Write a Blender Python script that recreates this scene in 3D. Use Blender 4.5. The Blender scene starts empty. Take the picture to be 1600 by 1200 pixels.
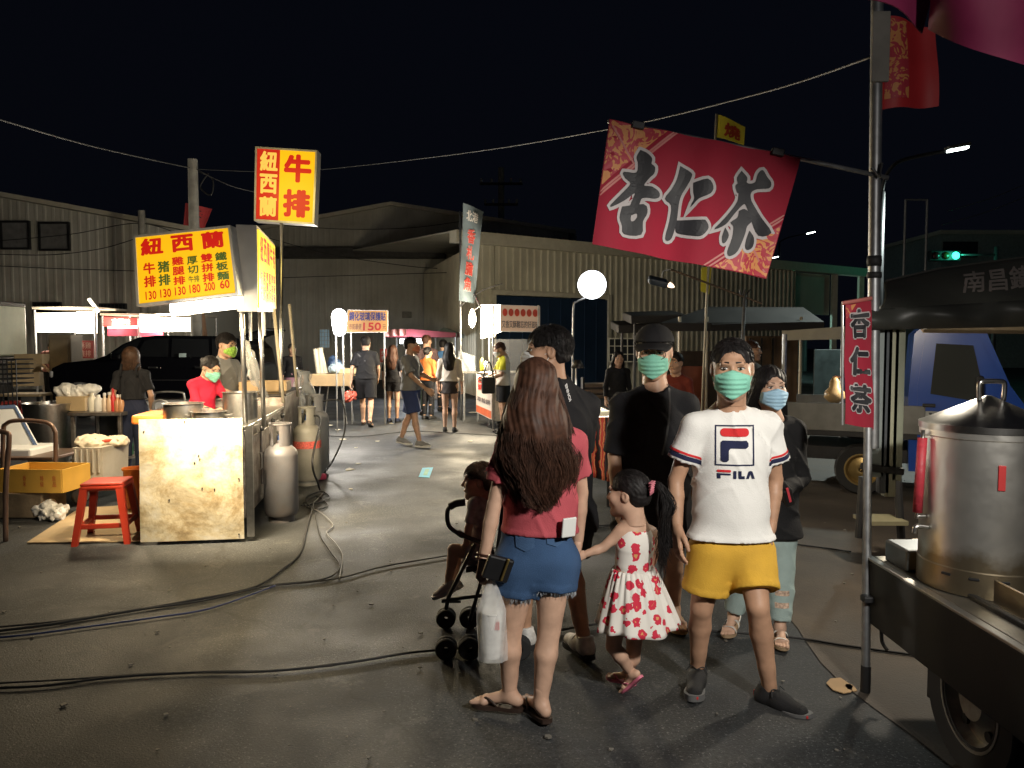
import bpy, bmesh, math, random
import numpy as np
from mathutils import Vector, Matrix, Euler
from mathutils.bvhtree import BVHTree
random.seed(7); np.random.seed(7)
R = math.radians
scene = bpy.context.scene
COL = scene.collection
# ------------------------------------------------------------------ camera, world, exposure
CAM_H, PITCH, FPX = 1.65, R(3.1), 1200.0
cam_d = bpy.data.cameras.new('camera'); cam = bpy.data.objects.new('camera', cam_d); COL.objects.link(cam)
cam.location = (0, 0, CAM_H); cam.rotation_euler = (R(90) - PITCH, 0, 0)
cam_d.sensor_width = 36.0; cam_d.lens = 36.0 * FPX / 1600.0; cam_d.clip_start = 0.05; cam_d.clip_end = 600
scene.camera = cam
world = bpy.data.worlds.new("World"); scene.world = world; world.use_nodes = True
wn = world.node_tree
bg = wn.nodes['Background']
sky = wn.nodes.new('ShaderNodeTexSky'); sky.sky_type = 'NISHITA'; sky.sun_disc = False
sky.sun_elevation = R(-4.0); sky.sun_rotation = R(120); sky.air_density = 1.0; sky.dust_density = 2.0; sky.ozone_density = 3.0
hsv = wn.nodes.new('ShaderNodeMixRGB'); hsv.blend_type = 'ADD'; hsv.inputs[0].default_value = 1.0
hsv.inputs[2].default_value = (0.0016, 0.0020, 0.0036, 1)          # town glow of the night sky
skm = wn.nodes.new('ShaderNodeMixRGB'); skm.blend_type = 'MULTIPLY'; skm.inputs[0].default_value = 1.0
skm.inputs[2].default_value = (0.02, 0.02, 0.02, 1)
wn.links.new(sky.outputs[0], skm.inputs[1]); wn.links.new(skm.outputs[0], hsv.inputs[1])
wn.links.new(hsv.outputs[0], bg.inputs[0]); bg.inputs[1].default_value = 1.0
scene.view_settings.view_transform = 'Standard'
try: scene.view_settings.look = 'None'
except Exception: pass
scene.view_settings.exposure = 0.0; scene.view_settings.gamma = 1.0
try:
    scene.cycles.use_denoising = True
    scene.cycles.max_bounces = 6; scene.cycles.diffuse_bounces = 3; scene.cycles.glossy_bounces = 3
    scene.cycles.transparent_max_bounces = 8; scene.cycles.transmission_bounces = 4
    scene.cycles.sample_clamp_indirect = 3.0; scene.cycles.caustics_reflective = False; scene.cycles.caustics_refractive = False
except Exception: pass
# ------------------------------------------------------------------ measuring helpers
def W(px, py, Y):
    c, s = math.cos(PITCH), math.sin(PITCH)
    a, b = (px - 800) / FPX, (600 - py) / FPX
    dx, dy, dz = a, c + b * s, -s + b * c
    t = Y / dy
    return Vector((dx * t, Y, CAM_H + dz * t))
def G(px, py, z=0.0):
    c, s = math.cos(PITCH), math.sin(PITCH)
    a, b = (px - 800) / FPX, (600 - py) / FPX
    dx, dy, dz = a, c + b * s, -s + b * c
    t = (z - CAM_H) / dz
    return Vector((dx * t, dy * t, z))
# ------------------------------------------------------------------ materials
MATS = {}
def pm(name, col, rough=0.6, metal=0.0, var=0.18, scale=6.0, bump=0.0, bscale=80.0, coat=0.0, emis=None, estr=0.0,
       alpha=1.0, trans=0.0, spec=0.5, dirt=None, dirt_amt=0.0, dscale=3.0):
    if name in MATS: return MATS[name]
    m = bpy.data.materials.new(name); m.use_nodes = True; MATS[name] = m
    nt = m.node_tree; b = nt.nodes['Principled BSDF']
    b.inputs['Roughness'].default_value = rough; b.inputs['Metallic'].default_value = metal
    b.inputs['Specular IOR Level'].default_value = spec
    if coat: b.inputs['Coat Weight'].default_value = coat; b.inputs['Coat Roughness'].default_value = 0.08
    c4 = (*col, 1)
    tc = nt.nodes.new('ShaderNodeTexCoord')
    out = None
    if var > 0:
        n = nt.nodes.new('ShaderNodeTexNoise'); n.inputs['Scale'].default_value = scale; n.inputs['Detail'].default_value = 6
        nt.links.new(tc.outputs['Object'], n.inputs['Vector'])
        r = nt.nodes.new('ShaderNodeValToRGB')
        r.color_ramp.elements[0].position = 0.3; r.color_ramp.elements[1].position = 0.7
        r.color_ramp.elements[0].color = (*[max(0, c * (1 - var)) for c in col], 1)
        r.color_ramp.elements[1].color = (*[min(1, c * (1 + var)) for c in col], 1)
        nt.links.new(n.outputs[0], r.inputs[0]); out = r.outputs[0]
        rr = nt.nodes.new('ShaderNodeMapRange'); rr.inputs[3].default_value = max(0.02, rough * 0.8); rr.inputs[4].default_value = min(1, rough * 1.2)
        nt.links.new(n.outputs[0], rr.inputs[0])
        if metal < .5: nt.links.new(rr.outputs[0], b.inputs['Roughness'])
    if dirt is not None:
        n2 = nt.nodes.new('ShaderNodeTexNoise'); n2.inputs['Scale'].default_value = dscale; n2.inputs['Detail'].default_value = 8
        n2.inputs['Roughness'].default_value = 0.65
        nt.links.new(tc.outputs['Object'], n2.inputs['Vector'])
        r2 = nt.nodes.new('ShaderNodeValToRGB'); r2.color_ramp.elements[0].position = 0.45; r2.color_ramp.elements[1].position = 0.68
        r2.color_ramp.elements[0].color = (0, 0, 0, 1); r2.color_ramp.elements[1].color = (dirt_amt,) * 3 + (1,)
        nt.links.new(n2.outputs[0], r2.inputs[0])
        mx = nt.nodes.new('ShaderNodeMixRGB'); mx.inputs[1].default_value = c4; mx.inputs[2].default_value = (*dirt, 1)
        nt.links.new(r2.outputs[0], mx.inputs[0])
        if out is not None: nt.links.new(out, mx.inputs[1])
        out = mx.outputs[0]
    if out is not None: nt.links.new(out, b.inputs['Base Color'])
    else: b.inputs['Base Color'].default_value = c4
    if bump > 0:
        n3 = nt.nodes.new('ShaderNodeTexNoise'); n3.inputs['Scale'].default_value = bscale; n3.inputs['Detail'].default_value = 4
        nt.links.new(tc.outputs['Object'], n3.inputs['Vector'])
        bp = nt.nodes.new('ShaderNodeBump'); bp.inputs['Strength'].default_value = bump; bp.inputs['Distance'].default_value = 0.01
        nt.links.new(n3.outputs[0], bp.inputs['Height']); nt.links.new(bp.outputs[0], b.inputs['Normal'])
    if emis is not None:
        b.inputs['Emission Color'].default_value = (*emis, 1); b.inputs['Emission Strength'].default_value = estr
    b.inputs['Alpha'].default_value = alpha
    if trans: b.inputs['Transmission Weight'].default_value = trans
    return m
# ------------------------------------------------------------------ object helpers
def thing(name, label, cat, loc=(0, 0, 0), rotz=0.0, group=None):
    o = bpy.data.objects.new(name, None); COL.objects.link(o)
    o.empty_display_size = 0.1
    o.location = loc; o.rotation_euler = (0, 0, rotz); o['label'] = label; o['category'] = cat
    if group: o['group'] = group
    return o
def tag(o, label, cat, group=None):
    o['label'] = label; o['category'] = cat
    if group: o['group'] = group
    return o
def struct(o):
    o['kind'] = 'structure'; return o
def link_mesh(name, me, m, parent=None, smooth=False, loc=None):
    o = bpy.data.objects.new(name, me); COL.objects.link(o)
    if m is not None:
        for q in (m if isinstance(m, (list, tuple)) else [m]): me.materials.append(q)
    if parent is not None: o.parent = parent
    if loc is not None: o.location = loc
    if smooth: me.shade_smooth()
    return o
class MB:
    """collects shapes into one mesh"""
    def __init__(self): self.bm = bmesh.new(); self.mi = 0
    def _fin(self, n0):
        if self.mi:
            self.bm.faces.ensure_lookup_table()
            for f in self.bm.faces[n0:]: f.material_index = self.mi
    def box(self, c, size, rot=None, bev=0.0):
        n0 = len(self.bm.faces)
        tb = bmesh.new(); bmesh.ops.create_cube(tb, size=1.0)
        for v in tb.verts: v.co = Vector((v.co.x * size[0], v.co.y * size[1], v.co.z * size[2]))
        if bev > 0:
            bmesh.ops.bevel(tb, geom=list(tb.edges), offset=min(bev, min(size) * 0.45), segments=2, profile=0.5, affect='EDGES')
        M = (rot.to_matrix().to_4x4() if isinstance(rot, Euler) else (rot.to_4x4() if rot is not None else Matrix()))
        self._merge(tb, Matrix.Translation(Vector(c)) @ M); self._fin(n0); return self
    def _merge(self, tb, M):
        mp = {}
        for v in tb.verts: mp[v] = self.bm.verts.new(M @ v.co)
        for f in tb.faces:
            try: self.bm.faces.new([mp[v] for v in f.verts])
            except ValueError: pass
        tb.free()
    def tube(self, pts, r, n=8, cap=True, closed=False):
        n0 = len(self.bm.faces)
        pts = [Vector(p) for p in pts]; N = len(pts)
        rs = r if isinstance(r, (list, tuple)) else [r] * N
        rings = []; ref = None
        for i, p in enumerate(pts):
            if closed: t = pts[(i + 1) % N] - pts[i - 1]
            else: t = (pts[min(i + 1, N - 1)] - pts[max(i - 1, 0)])
            if t.length < 1e-9: t = Vector((0, 0, 1))
            t.normalize()
            if ref is None:
                ref = Vector((0, 0, 1)) if abs(t.z) < 0.9 else Vector((1, 0, 0))
            u = (ref - t * ref.dot(t))
            if u.length < 1e-6: u = t.orthogonal()
            u.normalize(); v = t.cross(u); ref = u
            rings.append([self.bm.verts.new(p + (u * math.cos(2 * math.pi * k / n) + v * math.sin(2 * math.pi * k / n)) * rs[i]) for k in range(n)])
        rng = range(N if closed else N - 1)
        for i in rng:
            a, b = rings[i], rings[(i + 1) % N]
            for k in range(n): self.bm.faces.new((a[k], a[(k + 1) % n], b[(k + 1) % n], b[k]))
        if cap and not closed:
            self.bm.faces.new(rings[0][::-1]); self.bm.faces.new(rings[-1])
        self._fin(n0); return self
    def lathe(self, prof, c=(0, 0, 0), n=24, axis='z', cap=True, M=None):
        n0 = len(self.bm.faces)
        rings = []
        for (r, z) in prof:
            ring = []
            for k in range(n):
                a = 2 * math.pi * k / n
                p = Vector((r * math.cos(a), r * math.sin(a), z))
                if axis == 'x': p = Vector((p.z, p.x, p.y))
                if axis == 'y': p = Vector((p.x, p.z, -p.y)) if False else Vector((p.y, p.z, p.x))
                if M is not None: p = M @ p
                ring.append(self.bm.verts.new(p + Vector(c)))
            rings.append(ring)
        for i in range(len(rings) - 1):
            a, b = rings[i], rings[i + 1]
            for k in range(n): self.bm.faces.new((a[k], a[(k + 1) % n], b[(k + 1) % n], b[k]))
        if cap:
            self.bm.faces.new(rings[0][::-1]); self.bm.faces.new(rings[-1])
        self._fin(n0); return self
    def prism(self, poly, f0, f1):
        """poly: 2-D points; f0, f1 map (x, y) to the two end faces"""
        n0 = len(self.bm.faces)
        a = [self.bm.verts.new(f0(*p)) for p in poly]; b = [self.bm.verts.new(f1(*p)) for p in poly]
        n = len(poly)
        self.bm.faces.new(a[::-1]); self.bm.faces.new(b)
        for k in range(n): self.bm.faces.new((a[k], a[(k + 1) % n], b[(k + 1) % n], b[k]))
        self._fin(n0); return self
    def quad(self, *p):
        n0 = len(self.bm.faces)
        self.bm.faces.new([self.bm.verts.new(Vector(q)) for q in p]); self._fin(n0); return self
    def grid(self, f, nu, nv, thick=0.0):
        n0 = len(self.bm.faces)
        V = [[self.bm.verts.new(Vector(f(i / nu, j / nv))) for j in range(nv + 1)] for i in range(nu + 1)]
        for i in range(nu):
            for j in range(nv): self.bm.faces.new((V[i][j], V[i + 1][j], V[i + 1][j + 1], V[i][j + 1]))
        self._fin(n0); return self
    def mesh(self, name):
        bmesh.ops.recalc_face_normals(self.bm, faces=list(self.bm.faces))
        me = bpy.data.meshes.new(name); self.bm.to_mesh(me); self.bm.free(); return me
    def build(self, name, m, parent=None, smooth=False, loc=None, solid=0.0, angle=None):
        me = self.mesh(name)
        o = link_mesh(name, me, m, parent, smooth, loc)
        if smooth and angle is not None:
            me.set_sharp_from_angle(angle=R(angle))
        if solid:
            md = o.modifiers.new('solid', 'SOLIDIFY'); md.thickness = solid; md.offset = 0
        return o
def sm_path(pts, sub=6):
    """Catmull-Rom through points"""
    P = [Vector(p) for p in pts]; out = []
    for i in range(len(P) - 1):
        p0, p1, p2, p3 = P[max(i - 1, 0)], P[i], P[i + 1], P[min(i + 2, len(P) - 1)]
        for k in range(sub):
            t = k / sub
            out.append(0.5 * ((2 * p1) + (p2 - p0) * t + (2 * p0 - 5 * p1 + 4 * p2 - p3) * t * t + (3 * p1 - p0 - 3 * p2 + p3) * t ** 3))
    out.append(P[-1]); return out
# ------------------------------------------------------------------ lettering
def glyphs(body, bold=0.0, spacing=1.0):
    """returns (verts Nx2 normalised to the unit box, faces, aspect) of a line of text"""
    cu = bpy.data.curves.new('t', 'FONT'); cu.body = body; cu.size = 1.0; cu.offset = bold; cu.space_character = spacing
    cu.resolution_u = 3
    o = bpy.data.objects.new('t', cu); COL.objects.link(o)
    dg = bpy.context.evaluated_depsgraph_get(); me = bpy.data.meshes.new_from_object(o.evaluated_get(dg))
    vs = np.array([v.co[:2] for v in me.vertices]); fs = [tuple(p.vertices) for p in me.polygons]
    bpy.data.objects.remove(o); bpy.data.curves.remove(cu); bpy.data.meshes.remove(me)
    return fit01(vs, fs)
def fit01(vs, fs):
    lo, hi = vs.min(0), vs.max(0); d = np.maximum(hi - lo, 1e-6)
    return (vs - lo) / d, fs, d[0] / d[1]
def write(mb, body, rect, fn, bold=0.02, mi=0, spacing=1.0, d=0.002):
    """lay text in rect (u0, v0, u1, v1) of a surface given by fn(u, v, depth); heavier strokes by stepped copies"""
    vs, fs, asp = glyphs(body, 0.0, spacing)
    u0, v0, u1, v1 = rect; n = max(1, len(body)) 
    sh = [(0, 0)] + ([(math.cos(k * .7854 + .39), math.sin(k * .7854 + .39)) for k in range(8)] if bold > 0 else [])
    for i, (a, b) in enumerate(sh):
        bu, bv = bold * a / n, bold * b
        B = [mb.bm.verts.new(Vector(fn(u0 + (u1 - u0) * (x * (1 - 2 * bold / n) + bold / n + bu), v0 + (v1 - v0) * (y * (1 - 2 * bold) + bold + bv), d + i * .00015))) for x, y in vs]
        for f in fs:
            try:
                q = mb.bm.faces.new([B[k] for k in f]); q.material_index = mi
            except ValueError: pass
def column(mb, chars, rect, fn, bold=0.02, mi=0, gap=0.12, d=0.002):
    u0, v0, u1, v1 = rect; n = len(chars); h = (v1 - v0) / n
    for i, ch in enumerate(chars):
        t = v1 - h * i
        write(mb, ch, (u0, t - h * (1 - gap / 2), u1, t - h * gap / 2), fn, bold, mi, d=d)
def bil(TL, TR, BR, BL, bend=None):
    """a surface through four corners: fn(u, v, depth towards the viewer)"""
    TL, TR, BR, BL = map(Vector, (TL, TR, BR, BL))
    n = (TR - TL).cross(BL - TL).normalized()
    if n.dot(TL - Vector((0, 0, CAM_H))) > 0: n = -n
    def fn(u, v, d=0.0):
        p = (TL * (1 - u) + TR * u) * v + (BL * (1 - u) + BR * u) * (1 - v)
        return p + n * (d + (bend(u, v) if bend else 0))
    fn.n = n
    return fn
def slab(mb, fn, d0, d1, rect=(0, 0, 1, 1), nu=1, nv=1):
    u0, v0, u1, v1 = rect
    n0 = len(mb.bm.faces)
    A = {}; B = {}
    for i in range(nu + 1):
        for j in range(nv + 1):
            u, v = u0 + (u1 - u0) * i / nu, v0 + (v1 - v0) * j / nv
            A[i, j] = mb.bm.verts.new(Vector(fn(u, v, d0))); B[i, j] = mb.bm.verts.new(Vector(fn(u, v, d1)))
    for i in range(nu):
        for j in range(nv):
            mb.bm.faces.new((A[i, j], A[i, j + 1], A[i + 1, j + 1], A[i + 1, j])); mb.bm.faces.new((B[i, j], B[i + 1, j], B[i + 1, j + 1], B[i, j + 1]))
    for i in range(nu):
        mb.bm.faces.new((A[i, 0], A[i + 1, 0], B[i + 1, 0], B[i, 0])); mb.bm.faces.new((A[i, nv], B[i, nv], B[i + 1, nv], A[i + 1, nv]))
    for j in range(nv):
        mb.bm.faces.new((A[0, j], B[0, j], B[0, j + 1], A[0, j + 1])); mb.bm.faces.new((A[nu, j], A[nu, j + 1], B[nu, j + 1], B[nu, j]))
    mb._fin(n0)
def ring_frame(mb, fn, d0, d1, w, asp=1.0):
    """a frame round the edge of a surface; w in v units, asp = width / height"""
    wu = w / asp
    slab(mb, fn, d0, d1, (0, 1 - w, 1, 1)); slab(mb, fn, d0, d1, (0, 0, 1, w)); slab(mb, fn, d0, d1, (0, w, wu, 1 - w)); slab(mb, fn, d0, d1, (1 - wu, w, 1, 1 - w))
def part(mb, name, m, e, smooth=False, angle=None, solid=0.0):
    """a mesh measured in the world, made a child of e (whose base may stand anywhere)"""
    if e is not None:
        M = Matrix.Rotation(-e.rotation_euler.z, 4, 'Z') @ Matrix.Translation(-e.location)
        p = e.parent
        while p is not None:
            p = p.parent
        if e.type != 'EMPTY':
            r = e
            while r.parent is not None: r = r.parent
            M = Matrix.Rotation(-r.rotation_euler.z, 4, 'Z') @ Matrix.Translation(-r.location)
        for v in mb.bm.verts: v.co = M @ v.co
    return mb.build(name, m, e, smooth, None, solid, angle)
def lamp(kind, loc, watts, col=(1, 1, 1), size=0.1, parent=None, rot=None, size_y=None, spot=None):
    l = bpy.data.lights.new('lamp_light', kind); l.energy = watts; l.color = col
    if kind == 'AREA':
        l.size = size
        if size_y: l.shape = 'RECTANGLE'; l.size_y = size_y
    else: l.shadow_soft_size = size
    if kind == 'SPOT' and spot: l.spot_size = spot; l.spot_blend = .5
    o = bpy.data.objects.new('lamp_light', l); COL.objects.link(o); o.location = Vector(loc) - (parent.location if parent else Vector())
    if rot: o.rotation_euler = rot
    if parent: o.parent = parent
    return o
def poly_curve(polys, offset=0.0):
    """filled 2-D outlines (with holes) as verts, faces"""
    cu = bpy.data.curves.new('p', 'CURVE'); cu.dimensions = '2D'; cu.fill_mode = 'BOTH'; cu.offset = offset
    for pl in polys:
        sp = cu.splines.new('POLY'); sp.points.add(len(pl) - 1)
        for k, (x, y) in enumerate(pl): sp.points[k].co = (x, y, 0, 1)
        sp.use_cyclic_u = True
    o = bpy.data.objects.new('p', cu); COL.objects.link(o)
    dg = bpy.context.evaluated_depsgraph_get(); me = bpy.data.meshes.new_from_object(o.evaluated_get(dg))
    vs = np.array([v.co[:2] for v in me.vertices]); fs = [tuple(p.vertices) for p in me.polygons]
    bpy.data.objects.remove(o); bpy.data.curves.remove(cu); bpy.data.meshes.remove(me)
    return vs, fs
# ------------------------------------------------------------------ implicit surfaces
def cone(a, b, ra, rb, q=1.0, k=0.03, clips=(), op='add'):
    return dict(t='c', a=np.array(a, float), b=np.array(b, float), ra=ra, rb=rb, q=q, k=k, clips=clips, op=op)
def ell(c, r, k=0.02, clips=(), op='add', rot=None):
    return dict(t='e', c=np.array(c, float), r=np.array(r, float), k=k, clips=clips, op=op, rot=rot)
def field_mesh(prims, h, post=None, clips=()):
    lo = np.full(3, 1e9); hi = -lo
    for p in prims:
        if p['op'] != 'add': continue
        if p['t'] == 'c':
            rm = max(p['ra'], p['rb']) + p['k'] * .3
            lo = np.minimum(lo, np.minimum(p['a'], p['b']) - rm); hi = np.maximum(hi, np.maximum(p['a'], p['b']) + rm)
        else:
            rm = (p['r'].max() if p['rot'] is not None else p['r']) + p['k'] * .3
            lo = np.minimum(lo, p['c'] - rm); hi = np.maximum(hi, p['c'] + rm)
    lo -= 3 * h; hi += 3 * h
    n = np.ceil((hi - lo) / h).astype(int) + 1
    F = np.full(n, 0.5, np.float32)
    ax = [(lo[i] + h * np.arange(n[i])).astype(np.float32) for i in range(3)]
    for p in prims:
        if p['t'] == 'c':
            rm = max(p['ra'], p['rb']); pl = np.minimum(p['a'], p['b']) - rm; ph = np.maximum(p['a'], p['b']) + rm
        else:
            rm = p['r'].max() if p['rot'] is not None else p['r']; pl = p['c'] - rm; ph = p['c'] + rm
        mg = p['k'] + 3 * h
        i0 = np.clip(np.floor((pl - mg - lo) / h).astype(int), 0, n); i1 = np.clip(np.ceil((ph + mg - lo) / h).astype(int) + 1, 0, n)
        if np.any(i1 <= i0): continue
        sl = tuple(slice(i0[i], i1[i]) for i in range(3))
        X = ax[0][sl[0]][:, None, None]; Y = ax[1][sl[1]][None, :, None]; Z = ax[2][sl[2]][None, None, :]
        if p['t'] == 'c':
            q = p['q']; a = p['a'] * (1, q, 1); b = p['b'] * (1, q, 1); ab = b - a; L2 = max(float(ab @ ab), 1e-9)
            dx, dy, dz = X - a[0], Y * q - a[1], Z - a[2]
            t = np.clip((dx * ab[0] + dy * ab[1] + dz * ab[2]) / L2, 0, 1)
            d = np.sqrt((dx - t * ab[0]) ** 2 + (dy - t * ab[1]) ** 2 + (dz - t * ab[2]) ** 2) - (p['ra'] + (p['rb'] - p['ra']) * t)
            if q > 1: d = d / (0.5 + 0.5 * q)
        else:
            dx, dy, dz = X - p['c'][0], Y - p['c'][1], Z - p['c'][2]
            if p['rot'] is not None:
                m = np.array(p['rot']).T
                dx, dy, dz = (m[0, 0] * dx + m[0, 1] * dy + m[0, 2] * dz, m[1, 0] * dx + m[1, 1] * dy + m[1, 2] * dz, m[2, 0] * dx + m[2, 1] * dy + m[2, 2] * dz)
            r = p['r']
            k0 = np.sqrt((dx / r[0]) ** 2 + (dy / r[1]) ** 2 + (dz / r[2]) ** 2)
            k1 = np.sqrt((dx / r[0] ** 2) ** 2 + (dy / r[1] ** 2) ** 2 + (dz / r[2] ** 2) ** 2)
            d = k0 * (k0 - 1) / np.maximum(k1, 1e-6)
        for (pt, nr) in p['clips']:
            d = np.maximum(d, (X - pt[0]) * nr[0] + (Y - pt[1]) * nr[1] + (Z - pt[2]) * nr[2])
        A = F[sl]; k = max(p['k'], 1e-5)
        if p['op'] == 'add':
            hh = np.maximum(k - np.abs(A - d), 0) / k; F[sl] = np.minimum(A, d) - hh * hh * k * .25
        else:
            d = -d; hh = np.maximum(k - np.abs(A - d), 0) / k; F[sl] = np.maximum(A, d) + hh * hh * k * .25
    X = ax[0][:, None, None]; Y = ax[1][None, :, None]; Z = ax[2][None, None, :]
    if post is not None: F = post(F, X, Y, Z).astype(np.float32)
    for (pt, nr) in clips:
        F = np.maximum(F, (X - pt[0]) * nr[0] + (Y - pt[1]) * nr[1] + (Z - pt[2]) * nr[2])
    return surface_net(F, lo, h)
def surface_net(F, lo, h):
    s = F < 0
    nx, ny, nz = F.shape
    cnt = np.zeros((nx - 1, ny - 1, nz - 1), np.int8)
    for a in (0, 1):
        for b in (0, 1):
            for c in (0, 1): cnt += s[a:nx - 1 + a, b:ny - 1 + b, c:nz - 1 + c]
    act = (cnt > 0) & (cnt < 8)
    I, Jx, K = np.nonzero(act); m = len(I)
    idx = np.full(act.shape, -1, np.int64); idx[I, Jx, K] = np.arange(m)
    pos = np.zeros((m, 3)); num = np.zeros(m)
    cs = [(a, b, c) for a in (0, 1) for b in (0, 1) for c in (0, 1)]
    for u in range(8):
        for v in range(u + 1, 8):
            d = [cs[v][i] - cs[u][i] for i in range(3)]
            if sum(abs(x) for x in d) != 1: continue
            fa = F[I + cs[u][0], Jx + cs[u][1], K + cs[u][2]]; fb = F[I + cs[v][0], Jx + cs[v][1], K + cs[v][2]]
            mk = (fa < 0) != (fb < 0)
            t = np.where(mk, fa / np.where(mk, fa - fb, 1), 0)
            for i in range(3): pos[:, i] += np.where(mk, cs[u][i] + d[i] * t, 0)
            num += mk
    V = (np.stack([I, Jx, K], 1) + pos / np.maximum(num, 1)[:, None]) * h + lo
    quads = []
    for axis in range(3):
        o = [0, 0, 0]; o[axis] = 1
        A = s[:nx - o[0], :ny - o[1], :nz - o[2]]; B = s[o[0]:, o[1]:, o[2]:]
        i, j, k = np.nonzero(A != B); sg = A[i, j, k]
        b, c = [(1, 2), (2, 0), (0, 1)][axis]
        E = np.stack([i, j, k], 1)
        ok = (E[:, b] > 0) & (E[:, c] > 0) & (E[:, b] < F.shape[b] - 1) & (E[:, c] < F.shape[c] - 1) & (E[:, axis] < F.shape[axis] - 1)
        E = E[ok]; sg = sg[ok]
        def ix(db, dc):
            e = E.copy(); e[:, b] += db; e[:, c] += dc
            return idx[e[:, 0], e[:, 1], e[:, 2]]
        q = np.stack([ix(-1, -1), ix(0, -1), ix(0, 0), ix(-1, 0)], 1)
        q[~sg] = q[~sg][:, ::-1]
        quads.append(q)
    Q = np.concatenate(quads); Q = Q[(Q >= 0).all(1)]
    return V, Q
class Soup:
    """joins numpy meshes with material indices into one object"""
    def __init__(self): self.V = []; self.Fc = []; self.M = []; self.n = 0
    def add(self, V, Q, mi=0):
        V = np.asarray(V, float)
        self.V.append(V); self.Fc.extend([tuple(int(x) + self.n for x in f) for f in Q]); self.M.extend([mi] * len(Q)); self.n += len(V); return self
    def build(self, name, mats, parent=None, smooth=True, angle=None):
        me = bpy.data.meshes.new(name)
        me.from_pydata(np.concatenate(self.V).tolist(), [], self.Fc)
        o = link_mesh(name, me, mats, parent)
        me.polygons.foreach_set('material_index', self.M)
        if smooth: me.shade_smooth()
        if angle is not None: me.set_sharp_from_angle(angle=R(angle))
        me.update(); return o
def strands(S, r0, r1=None, n=3, flat=1.0):
    """S: array (strands, points, 3) -> tapered tubes"""
    S = np.asarray(S, float); s, N, _ = S.shape
    T = np.gradient(S, axis=1); T /= np.linalg.norm(T, axis=2, keepdims=True) + 1e-9
    ref = np.random.normal(size=(s, 1, 3)); U = ref - T * (ref * T).sum(2, keepdims=True); U /= np.linalg.norm(U, axis=2, keepdims=True) + 1e-9
    Vv = np.cross(T, U)
    rad = np.linspace(1, 0 if r1 is None else r1 / r0, N)[None, :, None] * r0
    rings = [S + (U * math.cos(2 * math.pi * k / n) * flat + Vv * math.sin(2 * math.pi * k / n)) * rad for k in range(n)]
    P = np.stack(rings, 2).reshape(-1, 3)
    base = (np.arange(s)[:, None] * N + np.arange(N - 1)[None, :]).reshape(-1) * n
    Q = np.concatenate([np.stack([base + k, base + (k + 1) % n, base + n + (k + 1) % n, base + n + k], 1) for k in range(n)])
    return P, Q
def rotz_np(P, a):
    c, s = math.cos(a), math.sin(a); P = np.asarray(P, float)
    return np.stack([P[..., 0] * c - P[..., 1] * s, P[..., 0] * s + P[..., 1] * c, P[..., 2]], -1)
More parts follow.
